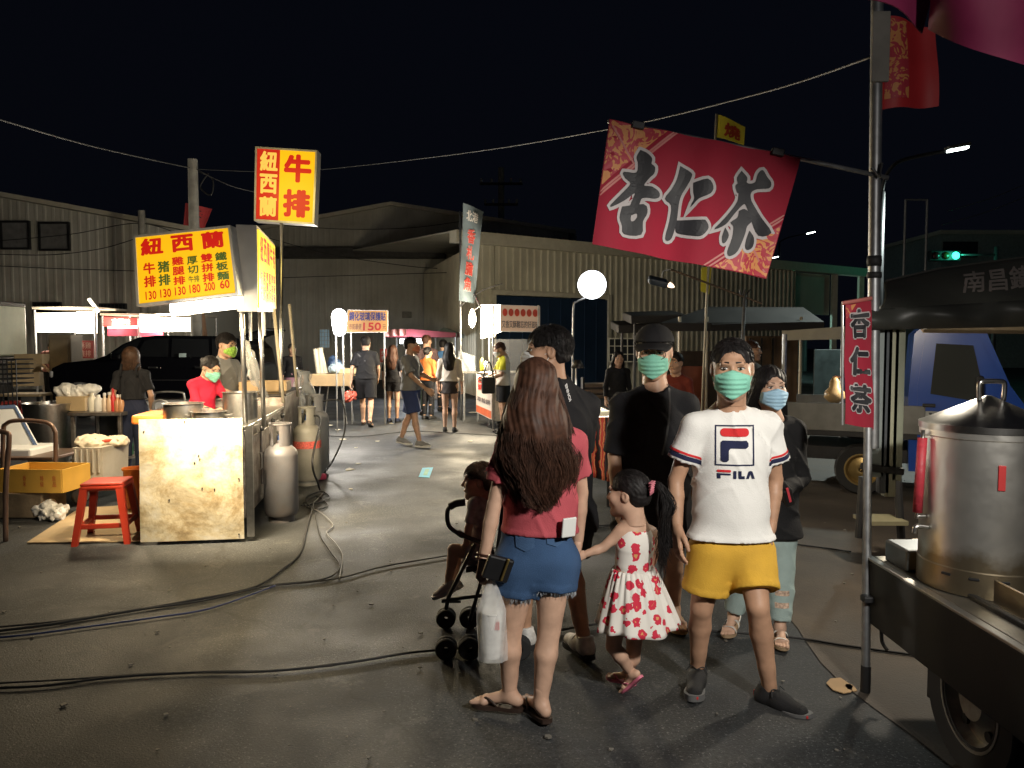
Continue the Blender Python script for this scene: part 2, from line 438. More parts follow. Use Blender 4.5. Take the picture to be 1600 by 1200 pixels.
# ------------------------------------------------------------------ ground
def asphalt():
    m = bpy.data.materials.new('asphalt'); m.use_nodes = True; nt = m.node_tree; N = nt.nodes; L = nt.links; b = N['Principled BSDF']
    tc = N.new('ShaderNodeTexCoord')
    def noise(sc, det=6, rough=.6, dist=0.0):
        n = N.new('ShaderNodeTexNoise'); n.inputs['Scale'].default_value = sc; n.inputs['Detail'].default_value = det; n.inputs['Roughness'].default_value = rough; n.inputs['Distortion'].default_value = dist
        L.new(tc.outputs['Object'], n.inputs['Vector']); return n.outputs[0]
    def ramp(i, p0, c0, p1, c1):
        r = N.new('ShaderNodeValToRGB'); r.color_ramp.elements[0].position = p0; r.color_ramp.elements[1].position = p1
        r.color_ramp.elements[0].color = c0; r.color_ramp.elements[1].color = c1; L.new(i, r.inputs[0]); return r.outputs[0]
    def mix(f, a, c, t='MIX'):
        x = N.new('ShaderNodeMixRGB'); x.blend_type = t
        for i, q in ((0, f), (1, a), (2, c)):
            if hasattr(q, 'links'): L.new(q, x.inputs[i])
            else: x.inputs[i].default_value = q
        return x.outputs[0]
    base = ramp(noise(.55, 8, .65), .36, (.012, .0135, .0155, 1), .66, (.056, .060, .064, 1))
    fine = ramp(noise(50, 5, .85), .34, (.30, .30, .30, 1), .68, (1.80, 1.77, 1.68, 1))
    col = mix(1.0, base, fine, 'MULTIPLY')
    grit = ramp(noise(75, 2, .6), .60, (0, 0, 0, 1), .68, (.62, .62, .62, 1)); col = mix(grit, col, (.20, .20, .195, 1)); worn = ramp(noise(.9, 4, .5, 1.2), .50, (0, 0, 0, 1), .53, (.55, .55, .55, 1)); col = mix(worn, col, (.024, .0255, .028, 1))
    oil = ramp(noise(1.7, 7, .6, .8), .54, (0, 0, 0, 1), .66, (.8, .8, .8, 1)); col = mix(oil, col, (.030, .029, .027, 1))
    pale = ramp(noise(3.1, 8, .75, .5), .57, (0, 0, 0, 1), .70, (.5, .5, .5, 1)); col = mix(pale, col, (.15, .145, .13, 1))
    v = N.new('ShaderNodeTexVoronoi'); v.feature = 'DISTANCE_TO_EDGE'; v.inputs['Scale'].default_value = .42
    wv = N.new('ShaderNodeMixRGB'); wv.inputs[0].default_value = .30; L.new(tc.outputs['Object'], wv.inputs[1])
    nc = N.new('ShaderNodeTexNoise'); nc.inputs['Scale'].default_value = 2.2; nc.inputs['Detail'].default_value = 8; L.new(tc.outputs['Object'], nc.inputs['Vector']); L.new(nc.outputs['Color'], wv.inputs[2])
    L.new(wv.outputs[0], v.inputs['Vector'])
    cr = ramp(v.outputs['Distance'], .0, (1, 1, 1, 1), .0045, (0, 0, 0, 1)); cm = N.new('ShaderNodeMath'); cm.operation = 'MULTIPLY'; cm.inputs[1].default_value = .8; L.new(cr, cm.inputs[0]); col = mix(cm.outputs[0], col, (.02, .02, .019, 1))
    L.new(col, b.inputs['Base Color'])
    L.new(ramp(noise(1.1, 6), .3, (.52,) * 3 + (1,), .7, (.85,) * 3 + (1,)), b.inputs['Roughness']); b.inputs['Specular IOR Level'].default_value = .45
    bp = N.new('ShaderNodeBump'); bp.inputs['Strength'].default_value = .55; bp.inputs['Distance'].default_value = .008
    h = mix(.25, noise(110, 3), noise(38, 4)); L.new(h, bp.inputs['Height']); L.new(bp.outputs[0], b.inputs['Normal'])
    return m
mb = MB()
mb.grid(lambda u, v: (-120 + 240 * u, -30 + 230 * v, 0), 24, 24)
struct(mb.build('ground', asphalt()))
mb = MB(); xs = [1.62, 1.60, 1.66, 1.61, 1.70, 1.64, 1.75, 1.72, 1.9]
mb.grid(lambda u, v: ((1.62 + .05 * math.sin(v * 40) + .03 * math.sin(v * 91) + v * .15) * (1 - u) + 30 * u, -2 + v * 22, .005), 6, 90)
struct(mb.build('pavement', pm('worn_concrete', (.085, .068, .053), .75, var=.35, scale=1.6, bump=.5, bscale=120, dirt=(.05, .042, .036), dirt_amt=.9, dscale=1.1)))
# ------------------------------------------------------------------ corrugated sheds
def corr(mb, A, B, zb, zt, pitch=.25, dep=.03, n=None):
    """ribbed sheet from A to B (ground plan), zb / zt give the height along it (0..1)"""
    A, B = Vector(A), Vector(B); L = (B - A).length; d = (B - A) / L; nr = Vector((d.y, -d.x))
    s = 0.0; cols = []
    while s < L:
        for f, o in ((0, 0), (.55, 0), (.65, dep), (.90, dep)):
            t = min(s + f * pitch, L); q = A + d * t + nr * o; cols.append((q, t / L))
        s += pitch
    cols.append((B, 1.0))
    prev = None
    for q, t in cols:
        a = mb.bm.verts.new((q.x, q.y, zb(t))); b = mb.bm.verts.new((q.x, q.y, zt(t)))
        if prev and (q - prev[2]).length > 1e-5: mb.bm.faces.new((prev[0], a, b, prev[1]))
        prev = (a, b, q)
SHED = pm('cream_sheet', (.60, .575, .47), .55, var=.10, scale=.5, dirt=(.22, .20, .16), dirt_amt=.6, dscale=.35)
SHED2 = pm('grey_sheet', (.56, .55, .49), .6, var=.10, scale=.4, dirt=(.30, .28, .23), dirt_amt=.7, dscale=.3)
TRIM = pm('cream_trim', (.58, .55, .45), .5, var=.08); DARKMET = pm('dark_metal', (.03, .03, .032), .5, .3, var=.3)
STEEL = pm('brushed_steel', (.55, .54, .52), .28, 1.0, var=.12, scale=30); GALV = pm('galvanised_tube', (.33, .34, .35), .45, .8, var=.2, scale=20)
GLASS_D = pm('dark_window', (.025, .028, .032), .12, var=.2)
def interp(pts):
    def f(t):
        for (a, za), (b, zb) in zip(pts, pts[1:]):
            if t <= b: return za + (zb - za) * (t - a) / (b - a)
        return pts[-1][1]
    return f
# left shed
e = thing('warehouse', 'pale ribbed warehouse with two upper windows at the far left', 'warehouse', (-15, 27, 0))
A, B = (-27, 27), (-10.9, 27); z0 = W(0, 310, 27).z; z1 = W(220, 350, 27).z; sl = (z1 - z0) / (W(220, 0, 27).x - W(0, 0, 27).x)
zl = z0 + sl * (-27 - W(0, 0, 27).x); zr = z0 + sl * (-10.9 - W(0, 0, 27).x)
mb = MB(); corr(mb, A, B, lambda t: 0, interp([(0, zl), (1, zr)]), .30, .016); mb.quad((-10.9, 27, 0), (-10.9, 42, 0), (-10.9, 42, zr), (-10.9, 27, zr)); part(mb, 'wall', SHED2, e)
mb = MB(); mb.prism([(-27, zl), (-10.7, zr), (-10.7, zr + .16), (-27, zl + .16)], lambda x, z: Vector((x, 26.85, z)), lambda x, z: Vector((x, 42, z))); part(mb, 'roof', TRIM, e)
for (x0, y0, x1, y1, gr) in ((0, 345, 48, 390, 0), (60, 347, 110, 392, 0), (52, 472, 96, 494, 1), (156, 474, 198, 496, 1)):
    p, q = W(x0, y0, 26.93), W(x1, y1, 26.93); fn = bil(p, (q.x, p.y, p.z), q, (p.x, p.y, q.z)); asp = abs(q.x - p.x) / abs(p.z - q.z)
    mb = MB(); ring_frame(mb, fn, -.05, .05, .07, asp)
    if gr:
        for k in range(1, 7): slab(mb, fn, .03, .045, (k / 7 - .01, .07, k / 7 + .01, .93))
        for k in range(1, 4): slab(mb, fn, .045, .058, (.03, k / 4 - .02, .97, k / 4 + .02))
    f = part(mb, 'window', DARKMET, e)
    mb = MB(); slab(mb, fn, -.03, .0, (.03, .07, .97, .93)); part(mb, 'pane', pm('pale_pane', (.20, .20, .20), .3, var=.2) if not gr else GLASS_D, f)
# middle shed with gable
e = thing('warehouse', 'wide gabled warehouse with a dark ledge across its front, behind the phone accessory stall', 'warehouse', (-5, 34, 0))
Y = 34; pk = W(612, 322, Y); X0, X1 = W(250, 0, Y).x, W(890, 0, Y).x
zA = W(440, 352, Y).z; m_ = (pk.z - zA) / (pk.x - W(440, 0, Y).x); zL = pk.z - m_ * (pk.x - X0); zR = pk.z - m_ * .82 * (X1 - pk.x)
f = interp([(0, zL), ((pk.x - X0) / (X1 - X0), pk.z), (1, zR)])
mb = MB(); corr(mb, (X0, Y), (X1, Y), lambda t: 0, f, .26, .018); part(mb, 'wall', SHED2, e)
mb = MB()
for (xa, za, xb, zb) in ((X0 - .3, zL - .1, pk.x, pk.z), (pk.x, pk.z, X1 + .3, zR - .1)):
    mb.prism([(xa, za), (xb, zb), (xb, zb + .16), (xa, za + .16)], lambda x, z: Vector((x, Y - .25, z)), lambda x, z: Vector((x, Y + 16, z)))
part(mb, 'roof', TRIM, e)
mb = MB(); p, q = W(440, 394, Y - .9), W(694, 394, Y - .9); mb.box(((p.x + q.x) / 2 - 1.5, Y - .45, p.z - .08), (q.x - p.x + 3, .95, .22)); mb.box(((p.x + q.x) / 2 - 1.5, Y - .92, p.z - .02), (q.x - p.x + 3, .06, .42)); part(mb, 'ledge', pm('dark_ledge', (.06, .058, .055), .7, var=.3), e)
p, q = W(498, 513, Y - .06), W(517, 545, Y - .06); fn = bil(p, (q.x, p.y, p.z), q, (p.x, p.y, q.z)); mb = MB(); ring_frame(mb, fn, -.03, .05, .06, .6)
for k in (1, 2, 3): slab(mb, fn, 0, .03, (k / 4 - .02, .06, k / 4 + .02, .94))
for k in (1, 2, 3, 4): slab(mb, fn, .03, .045, (.06, k / 5 - .012, .94, k / 5 + .012))
fw = part(mb, 'window', TRIM, e); mb = MB(); slab(mb, fn, -.02, -.005, (.05, .05, .95, .95)); part(mb, 'pane', pm('lit_pane', (.4, .5, .5), .3, var=.1, emis=(.5, .75, .9), estr=.16), fw)
p, q = W(630, 492, Y - .05), W(642, 500, Y - .05); mb = MB(); mb.box(((p.x + q.x) / 2, Y - .12, p.z), (.4, .2, .28), bev=.02); part(mb, 'meter_box', pm('meter_grey', (.25, .24, .2), .6), e)
# right shed: eave line recedes to the right
A = Vector((W(745, 0, 23.5).x, 23.5)); Bf = Vector((15.9, 35.0)); eave = 4.66
dd = (Bf - A).normalized(); nn = Vector((dd.y, -dd.x))
def on_wall(px):                                                    # where the sight line of a column meets the wall
    c = (px - 800) / FPX; t = (c * A.y - A.x) / (dd.x - c * dd.y); return A + dd * t
e = thing('warehouse', 'cream ribbed warehouse with a deep blue sliding door and open lit bay on the right', 'warehouse', (A.x, A.y, 0))
D0, D1, E1 = on_wall(772), on_wall(946), on_wall(1239); dz = 3.12
mb = MB(); corr(mb, A, D0, lambda t: 0, lambda t: eave, .27, .05); corr(mb, D0, D1, lambda t: dz, lambda t: eave, .27, .05); corr(mb, D1, E1, lambda t: 0, lambda t: eave, .27, .05)
S = A + Vector((-.9, 3.2)).normalized() * 10; corr(mb, S, A, lambda t: 0, lambda t: eave, .27, .05)
part(mb, 'wall', SHED, e)
def bx2(mb, P, Q, z0, z1, off, th):                                  # a long box along a plan line
    P, Q = Vector(P), Vector(Q); d = (Q - P).normalized(); n = Vector((d.y, -d.x)); a, b = P + n * off, Q + n * off
    mb.prism([(a.x, a.y), (b.x, b.y), (b.x + n.x * th, b.y + n.y * th), (a.x + n.x * th, a.y + n.y * th)], lambda x, y: Vector((x, y, z0)), lambda x, y: Vector((x, y, z1)))
mb = MB(); bx2(mb, A - dd * .9, Bf, eave - .05, eave + .30, -.12, .42); part(mb, 'eave_beam', TRIM, e)
mb = MB(); mb.bm.faces.new([mb.bm.verts.new(v) for v in ((A.x - dd.x * .9, A.y - .3, eave + .31), (Bf.x, Bf.y, eave + .31), (Bf.x - 6, Bf.y + 12, eave + 1.2), (A.x - 8, A.y + 14, eave + 1.2))])
part(mb, 'roof', SHED2, e, solid=.05)
mb = MB(); bx2(mb, D0, D1, .05, dz - .03, .02, .06)
for k in range(1, 9): q = D0 + (D1 - D0) * k / 9; bx2(mb, q, q + dd * .04, .1, dz - .08, .08, .03)
part(mb, 'sliding_door', pm('blue_door', (.012, .030, .068), .5, .1, var=.15, scale=2), e)
mb = MB(); bx2(mb, D0 - dd * .15, D0, 0, dz + .15, -.02, .16); bx2(mb, D1, D1 + dd * .15, 0, dz + .15, -.02, .16); bx2(mb, D0, D1, dz, dz + .15, -.02, .15); part(mb, 'door_frame', TRIM, e)
bk = Vector((-dd.y, dd.x)) * 7
mb = MB(); corr(mb, E1 + bk, Bf + bk + dd * 6, lambda t: 0, lambda t: eave, .5, .04); corr(mb, E1, E1 + bk, lambda t: 0, lambda t: eave, .5, .04); part(mb, 'bay_wall', pm('teal_sheet', (.30, .40, .38), .6, var=.12), e)
for px in (1301, 1342): mb = MB(); q = on_wall(px); mb.box((q.x, q.y, eave / 2), (.22, .22, eave), bev=.01); part(mb, 'column', TRIM, e)
mb = MB(); q0, q1 = on_wall(1241), on_wall(1300); bx2(mb, q0, q1, 2.85, eave - .06, -.3, .1); part(mb, 'bay_panel', SHED2, e)
for px in (1268, 1292):
    P = on_wall(px) + bk * .5; mb = MB(); mb.tube([(P.x - .55, P.y, 2.95), (P.x + .55, P.y, 2.95)], .07, 8); mb.box((P.x, P.y, 3.06), (1.3, .16, .08)); o = part(mb, 'tube_lamp', pm('teal_tube', (.8, .9, .9), .4, var=0, emis=(.62, 1, .92), estr=9), e)
P = on_wall(1280) + bk * .5; lamp('POINT', (P.x, P.y, 2.75), 110, (.55, 1, .88), .3, e)
# small roof beyond
e = thing('warehouse', 'low pale roofed shed rising behind the blue-door warehouse', 'warehouse', (3, 50, 0)); mb = MB(); p, q = W(740, 350, 50), W(893, 376, 50)
mb.prism([(p.x, 0), (q.x, 0), (q.x, q.z), (p.x, p.z)], lambda x, z: Vector((x, 50, z)), lambda x, z: Vector((x, 60, z))); part(mb, 'wall', SHED2, e)
mb = MB(); mb.prism([(p.x, p.z), (q.x + .3, q.z), (q.x + .3, q.z + .25), (p.x, p.z + .25)], lambda x, z: Vector((x, 49.6, z)), lambda x, z: Vector((x, 60, z))); part(mb, 'roof', TRIM, e)
e = thing('building', 'dim flat building far off at the right edge behind the green traffic light', 'building', (28, 50, 0)); p, q = W(1472, 366, 50), W(1660, 366, 50)
mb = MB(); mb.box(((p.x + q.x) / 2, 54, p.z / 2), (q.x - p.x, 8, p.z)); part(mb, 'wall', pm('grey_plaster', (.30, .34, .33), .8, var=.2), e)
mb = MB(); mb.box(((p.x + q.x) / 2, 54, p.z + .12), (q.x - p.x + .4, 8.4, .24)); part(mb, 'roof', TRIM, e)
mb = MB(); a = W(1500, 390, 50); mb.box((a.x, 49.97, a.z), (2.2, .1, 1.0)); part(mb, 'window', GLASS_D, e)
# ------------------------------------------------------------------ poles and wires
CONC = pm('concrete_pole', (.30, .29, .26), .8, var=.2, bump=.3)
WIRE = pm('wire_black', (.012, .012, .012), .6, var=0); WIRE_L = pm('wire_grey', (.07, .07, .07), .6, var=0)
def pole(px, ytop, Y, r, label, arms=0):
    t = W(px, ytop, Y); e = thing('utility_pole', label, 'utility pole', (t.x, Y, 0))
    mb = MB(); mb.tube([(t.x, Y, 0), (t.x, Y, t.z)], [r * 1.25, r], 14); part(mb, 'pole', CONC, e, True, 40)
    for k in range(arms):
        z = t.z - .9 - k * 1.1; mb = MB(); mb.box((t.x, Y - r * 1.3, z), (2.3 - k * .5, .12, .12)); part(mb, 'crossarm', DARKMET, e)
        for x in (-1, -.5, .5, 1):
            mb = MB(); mb.lathe([(.02, 0), (.07, .03), (.05, .1), (.08, .13), (.05, .22)], (t.x + x * (1.05 - k * .2), Y - r * 1.3, z + .06), 10); part(mb, 'insulator', pm('porcelain', (.5, .48, .45), .3), e, True)
    return e, t
e, t = pole(301, 249, 20, .12, 'tall pale concrete utility pole beside the yellow steak pole sign')
mb = MB(); mb.tube(sm_path([t + Vector((.15, 0, -.3)), t + Vector((.5, 0, -.5)), t + Vector((.45, 0, -.9)), t + Vector((.18, 0, -.7)), t + Vector((.4, 0, -.35))], 6), .02, 6); part(mb, 'wire_coil', WIRE, e, True)
pole(221, 329, 25.5, .11, 'shorter concrete utility pole against the far left warehouse')
pole(783, 262, 42, .16, 'distant utility pole with crossarms and insulators above the warehouses', 3)
e = thing('flag', 'small red flag tilting beside the concrete pole', 'flag', W(306, 360, 20.2)); fn = bil(W(290, 317, 20.2), W(330, 326, 20.2), W(318, 356, 20.2), W(287, 352, 20.2), lambda u, v: .06 * math.sin(u * 5))
mb = MB(); slab(mb, fn, 0, .01, nu=10, nv=4); part(mb, 'cloth', pm('red_flag', (.36, .03, .035), .8, var=.15), e)
mb = MB(); write(mb, '香', (.25, .2, .75, .8), fn, 0, d=.013); part(mb, 'lettering', pm('flag_ink', (.02, .015, .02), .8), e)
def wire(label, pts, r=.012, m=WIRE_L, name='overhead_wire', sub=10):
    r *= .62 if name != 'gas_hose' else .9
    mb = MB(); mb.tube(sm_path(pts, sub), r, 6); o = mb.build(name, m, None, True); tag(o, label, 'wire' if name.startswith('over') else 'cable'); return o
wire('slack overhead wire running from the concrete pole out to the upper left', [W(-120, 150, 12), W(0, 187, 13), W(150, 230, 16), W(300, 263, 20)], .022)
wire('long overhead wire rising from the steak pole sign to the tall right-hand pole', [W(300, 264, 20), W(400, 268, 19), W(500, 265, 17), W(720, 240, 13), W(950, 202, 9), W(1180, 148, 5.9), W(1366, 88, 4.0)], .011)
wire('thin wire slanting down from the concrete pole behind the pole sign', [W(308, 265, 20), W(360, 290, 20), W(420, 305, 20.5)], .016)
for lab, pts in (('highest dark wire across the far left warehouse', [W(-10, 377, 26), W(110, 366, 26), W(220, 349, 25.5), W(300, 375, 25.6)]),
                 ('second dark wire across the far left warehouse, below its windows', [W(-10, 397, 26), W(80, 398, 26), W(160, 388, 25.8), W(220, 370, 25.5)]),
                 ('third dark wire across the far left warehouse, low and level', [W(-10, 415, 26), W(100, 420, 26), W(225, 424, 25.8), W(300, 430, 26)]),
                 ('dark wire drooping across the gable of the middle warehouse', [W(440, 352, 32), W(540, 358, 32), W(640, 356, 32), W(720, 346, 32)]),
                 ('dark wire crossing the middle warehouse below its ledge', [W(420, 372, 30), W(520, 398, 30), W(640, 416, 30), W(700, 420, 30)]),
                 ('lowest dark wire crossing the middle warehouse', [W(440, 434, 30), W(560, 430, 30), W(700, 426, 28)])):
    wire(lab, pts, .022, WIRE)
for lab, a, b in (('upper faint wire in the dark sky at the right edge', (1480, 330), (1620, 280)), ('lower faint wire in the dark sky at the right edge', (1470, 352), (1620, 300))):
    wire(lab, [W(*a, 30), W((a[0] + b[0]) / 2, (a[1] + b[1]) / 2 + 4, 30), W(*b, 30)], .02, WIRE_L)
def streetlamp(label, base, curve, head, m, watts, em, rad, hw):
    e = thing('street_lamp', label, 'street lamp', (base.x, base.y, 0)); mb = MB(); mb.tube([base, curve[0]], [rad * 1.5, rad], 10); part(mb, 'post', DARKMET, e, True)
    mb = MB(); mb.tube(sm_path(curve, 6), rad * .6, 8); part(mb, 'arm', DARKMET, e, True)
    d = (curve[-1] - curve[-2]).normalized()
    mb = MB(); c = curve[-1] + d * hw * .5; rt = d.to_track_quat('X', 'Z').to_matrix()
    mb.box(c + Vector((0, 0, hw * .10)), (hw, hw * .42, hw * .16), rt, bev=hw * .06); part(mb, 'lamp_head', pm('lamp_grey', (.1, .105, .105), .5), e)
    mb = MB(); mb.box(c - Vector((0, 0, hw * .02)), (hw * .86, hw * .34, hw * .09), rt, bev=hw * .04); part(mb, 'lens', m, e)
    if watts: lamp('SPOT', c - Vector((0, 0, .25)), watts, em, .15, e, (0, 0, 0), spot=R(150))
LED = pm('led_lens', (.9, .95, .92), .3, var=0, emis=(.86, 1, .93), estr=14)
b = W(1378, 290, 14); streetlamp('curved street lamp glowing white above the tea truck canopy', Vector((b.x, 14, 0)), [W(1378, 300, 14), W(1384, 276, 14), W(1402, 254, 14), W(1440, 243, 14), W(1478, 236, 14)], None, LED, 1500, (.86, 1, .94), .055, .42)
for lab, px, py, Y in (('small distant street lamp, upper of the two right of the red banner', 1268, 364, 55), ('small distant street lamp, lower of the two right of the red banner', 1214, 402, 62)):
    c = W(px - 50, py + 14, Y); streetlamp(lab, Vector((c.x, Y, 0)), [c, W(px - 36, py + 7, Y), W(px - 8, py + 1, Y)], None, LED, 0, None, .06, .65)
e = thing('traffic_light', 'traffic light showing green in the dark beyond the tea truck canopy', 'traffic light', (W(1530, 0, 34).x, 34, 0))
c = W(1490, 400, 34); mb = MB(); mb.tube([(W(1570, 0, 34).x, 34, 0), (W(1570, 0, 34).x, 34, c.z + .4)], .09, 10); mb.tube([(W(1570, 0, 34).x, 34, c.z + .05), (c.x, 34, c.z + .05)], .05, 8); part(mb, 'post', GALV, e, True)
mb = MB(); mb.box((c.x - .42, 34, c.z), (1.35, .3, .46), bev=.05); part(mb, 'housing', pm('signal_black', (.012, .014, .014), .5), e)
for k, (mm) in enumerate((pm('signal_red_off', (.08, .01, .01), .3), pm('signal_amber_off', (.08, .05, .01), .3), pm('signal_green', (.1, .9, .6), .3, var=0, emis=(.03, 1, .52), estr=7))):
    mb = MB(); mb.lathe([(.16, 0), (.155, .03), (.1, .06), (.02, .07)], (c.x - .85 + .425 * k, 33.84, c.z), 16, M=Matrix.Rotation(R(90), 4, 'X')); part(mb, 'signal_lens', mm, e, True)
lamp('POINT', (c.x, 33.4, c.z), 30, (.05, 1, .6), .15, e)
e = thing('sign_frame', 'bare thin sign frame standing dark in the sky right of the tall pole', 'sign frame', (W(1430, 0, 24).x, 24, 0)); a, b2 = W(1415, 312, 24), W(1449, 312, 24)
mb = MB(); mb.tube([(a.x, 24, 0), a], .035, 8); mb.tube([(b2.x, 24, 0), b2], .035, 8); mb.tube([a, b2], .03, 8); part(mb, 'frame', GALV, e)
# ------------------------------------------------------------------ people
SKIN = dict(tan=(0.43, 0.25, 0.16), fair=(0.55, 0.35, 0.25), mid=(0.48, 0.29, 0.195))
def skin_mats(k):
    s = pm('skin_' + k, SKIN[k], 0.5, var=0.14, scale=17, bump=0.06, bscale=220, spec=0.35)
    return [s, pm('eye_white', (0.62, 0.6, 0.57), 0.25, var=0), pm('iris', (0.012, 0.008, 0.006), 0.15, var=0),
            pm('brow_hair', (0.012, 0.009, 0.008), 0.6, var=0), pm('lip_' + k, tuple(c * f for c, f in zip(SKIN[k], (0.85, 0.6, 0.6))), 0.45, var=0.05)]
def cloth(name, col, rough=0.85, var=0.10, **kw): return pm(name, col, rough, 0, var, 9, bump=kw.pop('bump', 0.25), bscale=kw.pop('bscale', 180), spec=0.25, **kw)
HAIR = dict(black=(0.010, 0.008, 0.008), brown=(0.062, 0.027, 0.016), light=(0.048, 0.024, 0.013), grey=(0.06, 0.055, 0.05))
def hair_mat(k): return pm('hair_' + k, HAIR[k], 0.6, var=0.45, scale=30, spec=0.3)
def frame(X, Y):
    Y = np.array(Y, float); Y /= np.linalg.norm(Y); X = np.array(X, float); X -= Y * (X @ Y); X /= np.linalg.norm(X)
    return X, Y, np.cross(X, Y)
def hand_soup(curl=0.4, h=0.0038, spread=0.0, thumb_in=0.0, pinch=0.0):
    P = [cone((0, -0.035, 0), (0, 0.02, 0), 0.025, 0.022, k=0.012)]
    xs = (0.032, 0.0105, -0.011, -0.031); ls = (0.070, 0.079, 0.073, 0.057)
    for i, (x, l) in enumerate(zip(xs, ls)):
        P.append(cone((x * 0.55, 0.0, 0.0), (x, 0.088, 0.0), 0.017, 0.0118, k=0.012))
        c = curl * (1 + 0.12 * i) + (pinch if i < 1 else 0)
        p = np.array((x, 0.088, 0.0)); ang = 0.0; dx = (x * spread * 6)
        for seg, (f, ra, rb, cc) in enumerate(((0.45, .0098, .0088, .55), (0.30, .0088, .0080, .95), (0.25, .0080, .0066, .6))):
            ang += c * cc
            q = p + np.array((dx, math.cos(ang), -math.sin(ang))) * l * f
            P.append(cone(p, q, ra, rb, k=0.004)); p = q
    t0 = np.array((0.022, 0.018, -0.006)); t1 = np.array((0.050 - thumb_in * .02, 0.050, -0.014 - thumb_in * .02)); t2 = np.array((0.056 - thumb_in * .045, 0.078, -0.022 - thumb_in * .03)); t3 = np.array((0.054 - thumb_in * .06, 0.100, -0.030 - thumb_in * .03))
    P += [cone(t0, t1, .0165, .0125, k=0.012), cone(t1, t2, .012, .0105, k=.005), cone(t2, t3, .0105, .0082, k=.004)]
    return field_mesh(P, h)
def foot_soup(h=0.0045):
    P = [cone((0, -0.002, 0.125), (0, -0.004, 0.055), 0.034, 0.035, k=.02), ell((0, -0.036, 0.032), (0.032, 0.036, 0.032), k=.02),
         cone((0, 0.0, 0.052), (0.004, 0.118, 0.022), 0.034, 0.024, k=.03), cone((-0.026, 0.125, 0.019), (0.028, 0.132, 0.019), 0.019, 0.02, k=.02)]
    for x, l, r in ((0.030, .058, .0125), (0.0105, .055, .0092), (-0.006, .048, .0088), (-0.020, .041, .0084), (-0.033, .032, .0082)):
        P.append(cone((x, 0.125, 0.017), (x * 1.06, 0.135 + l, 0.0115), r, r * .9, k=.006))
    return field_mesh(P, h, clips=[((0, 0, 0.0), (0, 0, -1))])
SOLE = [(-0.028, -0.062), (0.0, -0.075), (0.028, -0.062), (0.037, -0.02), (0.036, 0.05), (0.047, 0.12), (0.044, 0.165), (0.022, 0.198), (-0.008, 0.196), (-0.034, 0.168), (-0.044, 0.125), (-0.034, 0.05), (-0.036, -0.02)]
def sole_mb(mb, z0, z1, sc=1.0, tip=0.0):
    P = [Vector((x, y, 0)) for x, y in SOLE]; P = sm_path(P + [P[0]], 3)[:-1]
    mb.prism([(p.x * sc, p.y * (1 + (sc - 1) * .3)) for p in P], lambda x, y: Vector((x, y, z0 + tip * max(0, y - .1) ** 2)), lambda x, y: Vector((x, y, z1 + tip * max(0, y - .1) ** 2)))
def head_soup(sp, h, det, mask=None, female=False):
    f = 0.94 if female else 1.0
    base = [ell((0, .016, .032), (.076 * f, .096, .086), k=.03), ell((0, -.018, -.028), (.066 * f, .074, .088), k=.03),
            cone((-.047 * f, .004, -.058), (-.012, -.068, -.100 * (.97 if female else 1)), .021, .020, k=.03), cone((.047 * f, .004, -.058), (.012, -.068, -.100 * (.97 if female else 1)), .021, .020, k=.03),
            ell((0.040 * f, -.060, -.022), (.026, .026, .026), k=.03), ell((-0.040 * f, -.060, -.022), (.026, .026, .026), k=.03)]
    P = list(base)
    P += [cone((-.034, -.081, .030), (.034, -.081, .030), .011, .011, k=.016),
          cone((0, -.086, .014), (0, -.106, -.026), .008, .0115, k=.010), cone((-.011, -.094, -.029), (.011, -.094, -.029), .0095, .0095, k=.008),
          ell((.032, -.099, .010), (.019, .016, .011), k=.012, op='sub'), ell((-.032, -.099, .010), (.019, .016, .011), k=.012, op='sub'),
          ell((0, -.088, -.058), (.025, .012, .006), k=.006), ell((0, -.087, -.067), (.021, .012, .006), k=.006)]
    for sx in (-1, 1):
        P += [ell((.077 * f * sx, .012, .0), (.010, .020, .031), k=.008), ell((.087 * f * sx, .006, .002), (.006, .010, .017), k=.004, op='sub')]
    P.append(cone((0, .022, -.05), (0, .034, -.155), .056 * f, .057 * f, k=.025))
    V, Q = field_mesh(P, h, clips=[((0, 0, -.150), (0, 0, -1))])
    sp_out = [(V, Q, 0)]
    def sphere(c, r, n=10, sq=(1, 1, 1)):
        mb = MB(); bmesh.ops.create_uvsphere(mb.bm, u_segments=n * 2, v_segments=n, radius=1)
        v = np.array([q.co[:] for q in mb.bm.verts]) * np.array(sq) * r + np.array(c); fs = [[x.index for x in q.verts] for q in mb.bm.faces]; mb.bm.free()
        return v, fs
    for sx in (-1, 1):
        v, q = sphere((.031 * sx, -.0775, .009), .0135, sq=(1.06, 1, .40 if det > 1 else .5)); sp_out.append((v, q, 1))
        v, q = sphere((.031 * sx, -.0895, .0088), .0060, sq=(1, .55, .85)); sp_out.append((v, q, 2))
        if det > 1:
            a = [(sx * (.031 + .0165 * math.cos(t)), -.0895 + .007 * abs(math.cos(t)) ** 2, .0092 + .0068 * math.sin(t)) for t in np.linspace(0.1, math.pi - .1, 8)]
            v, q = strands([a], .0017, .0012, 5); sp_out.append((v, q, 3))
        b = [(sx * (.013 + .038 * t), -.0935 + .018 * t * t, .0335 + .0035 * math.sin(t * 2.6) - .004 * t) for t in np.linspace(0, 1, 7)]
        v, q = strands([b], .0036 if not female else .0026, .0016, 6); v[:, 2] = v[:, 2]; sp_out.append((v, q, 3))
    v, q = sphere((0, -.0935, -.0622), .018, sq=(1.15, .35, .34)); sp_out.append((v, q, 4))
    return sp_out, base
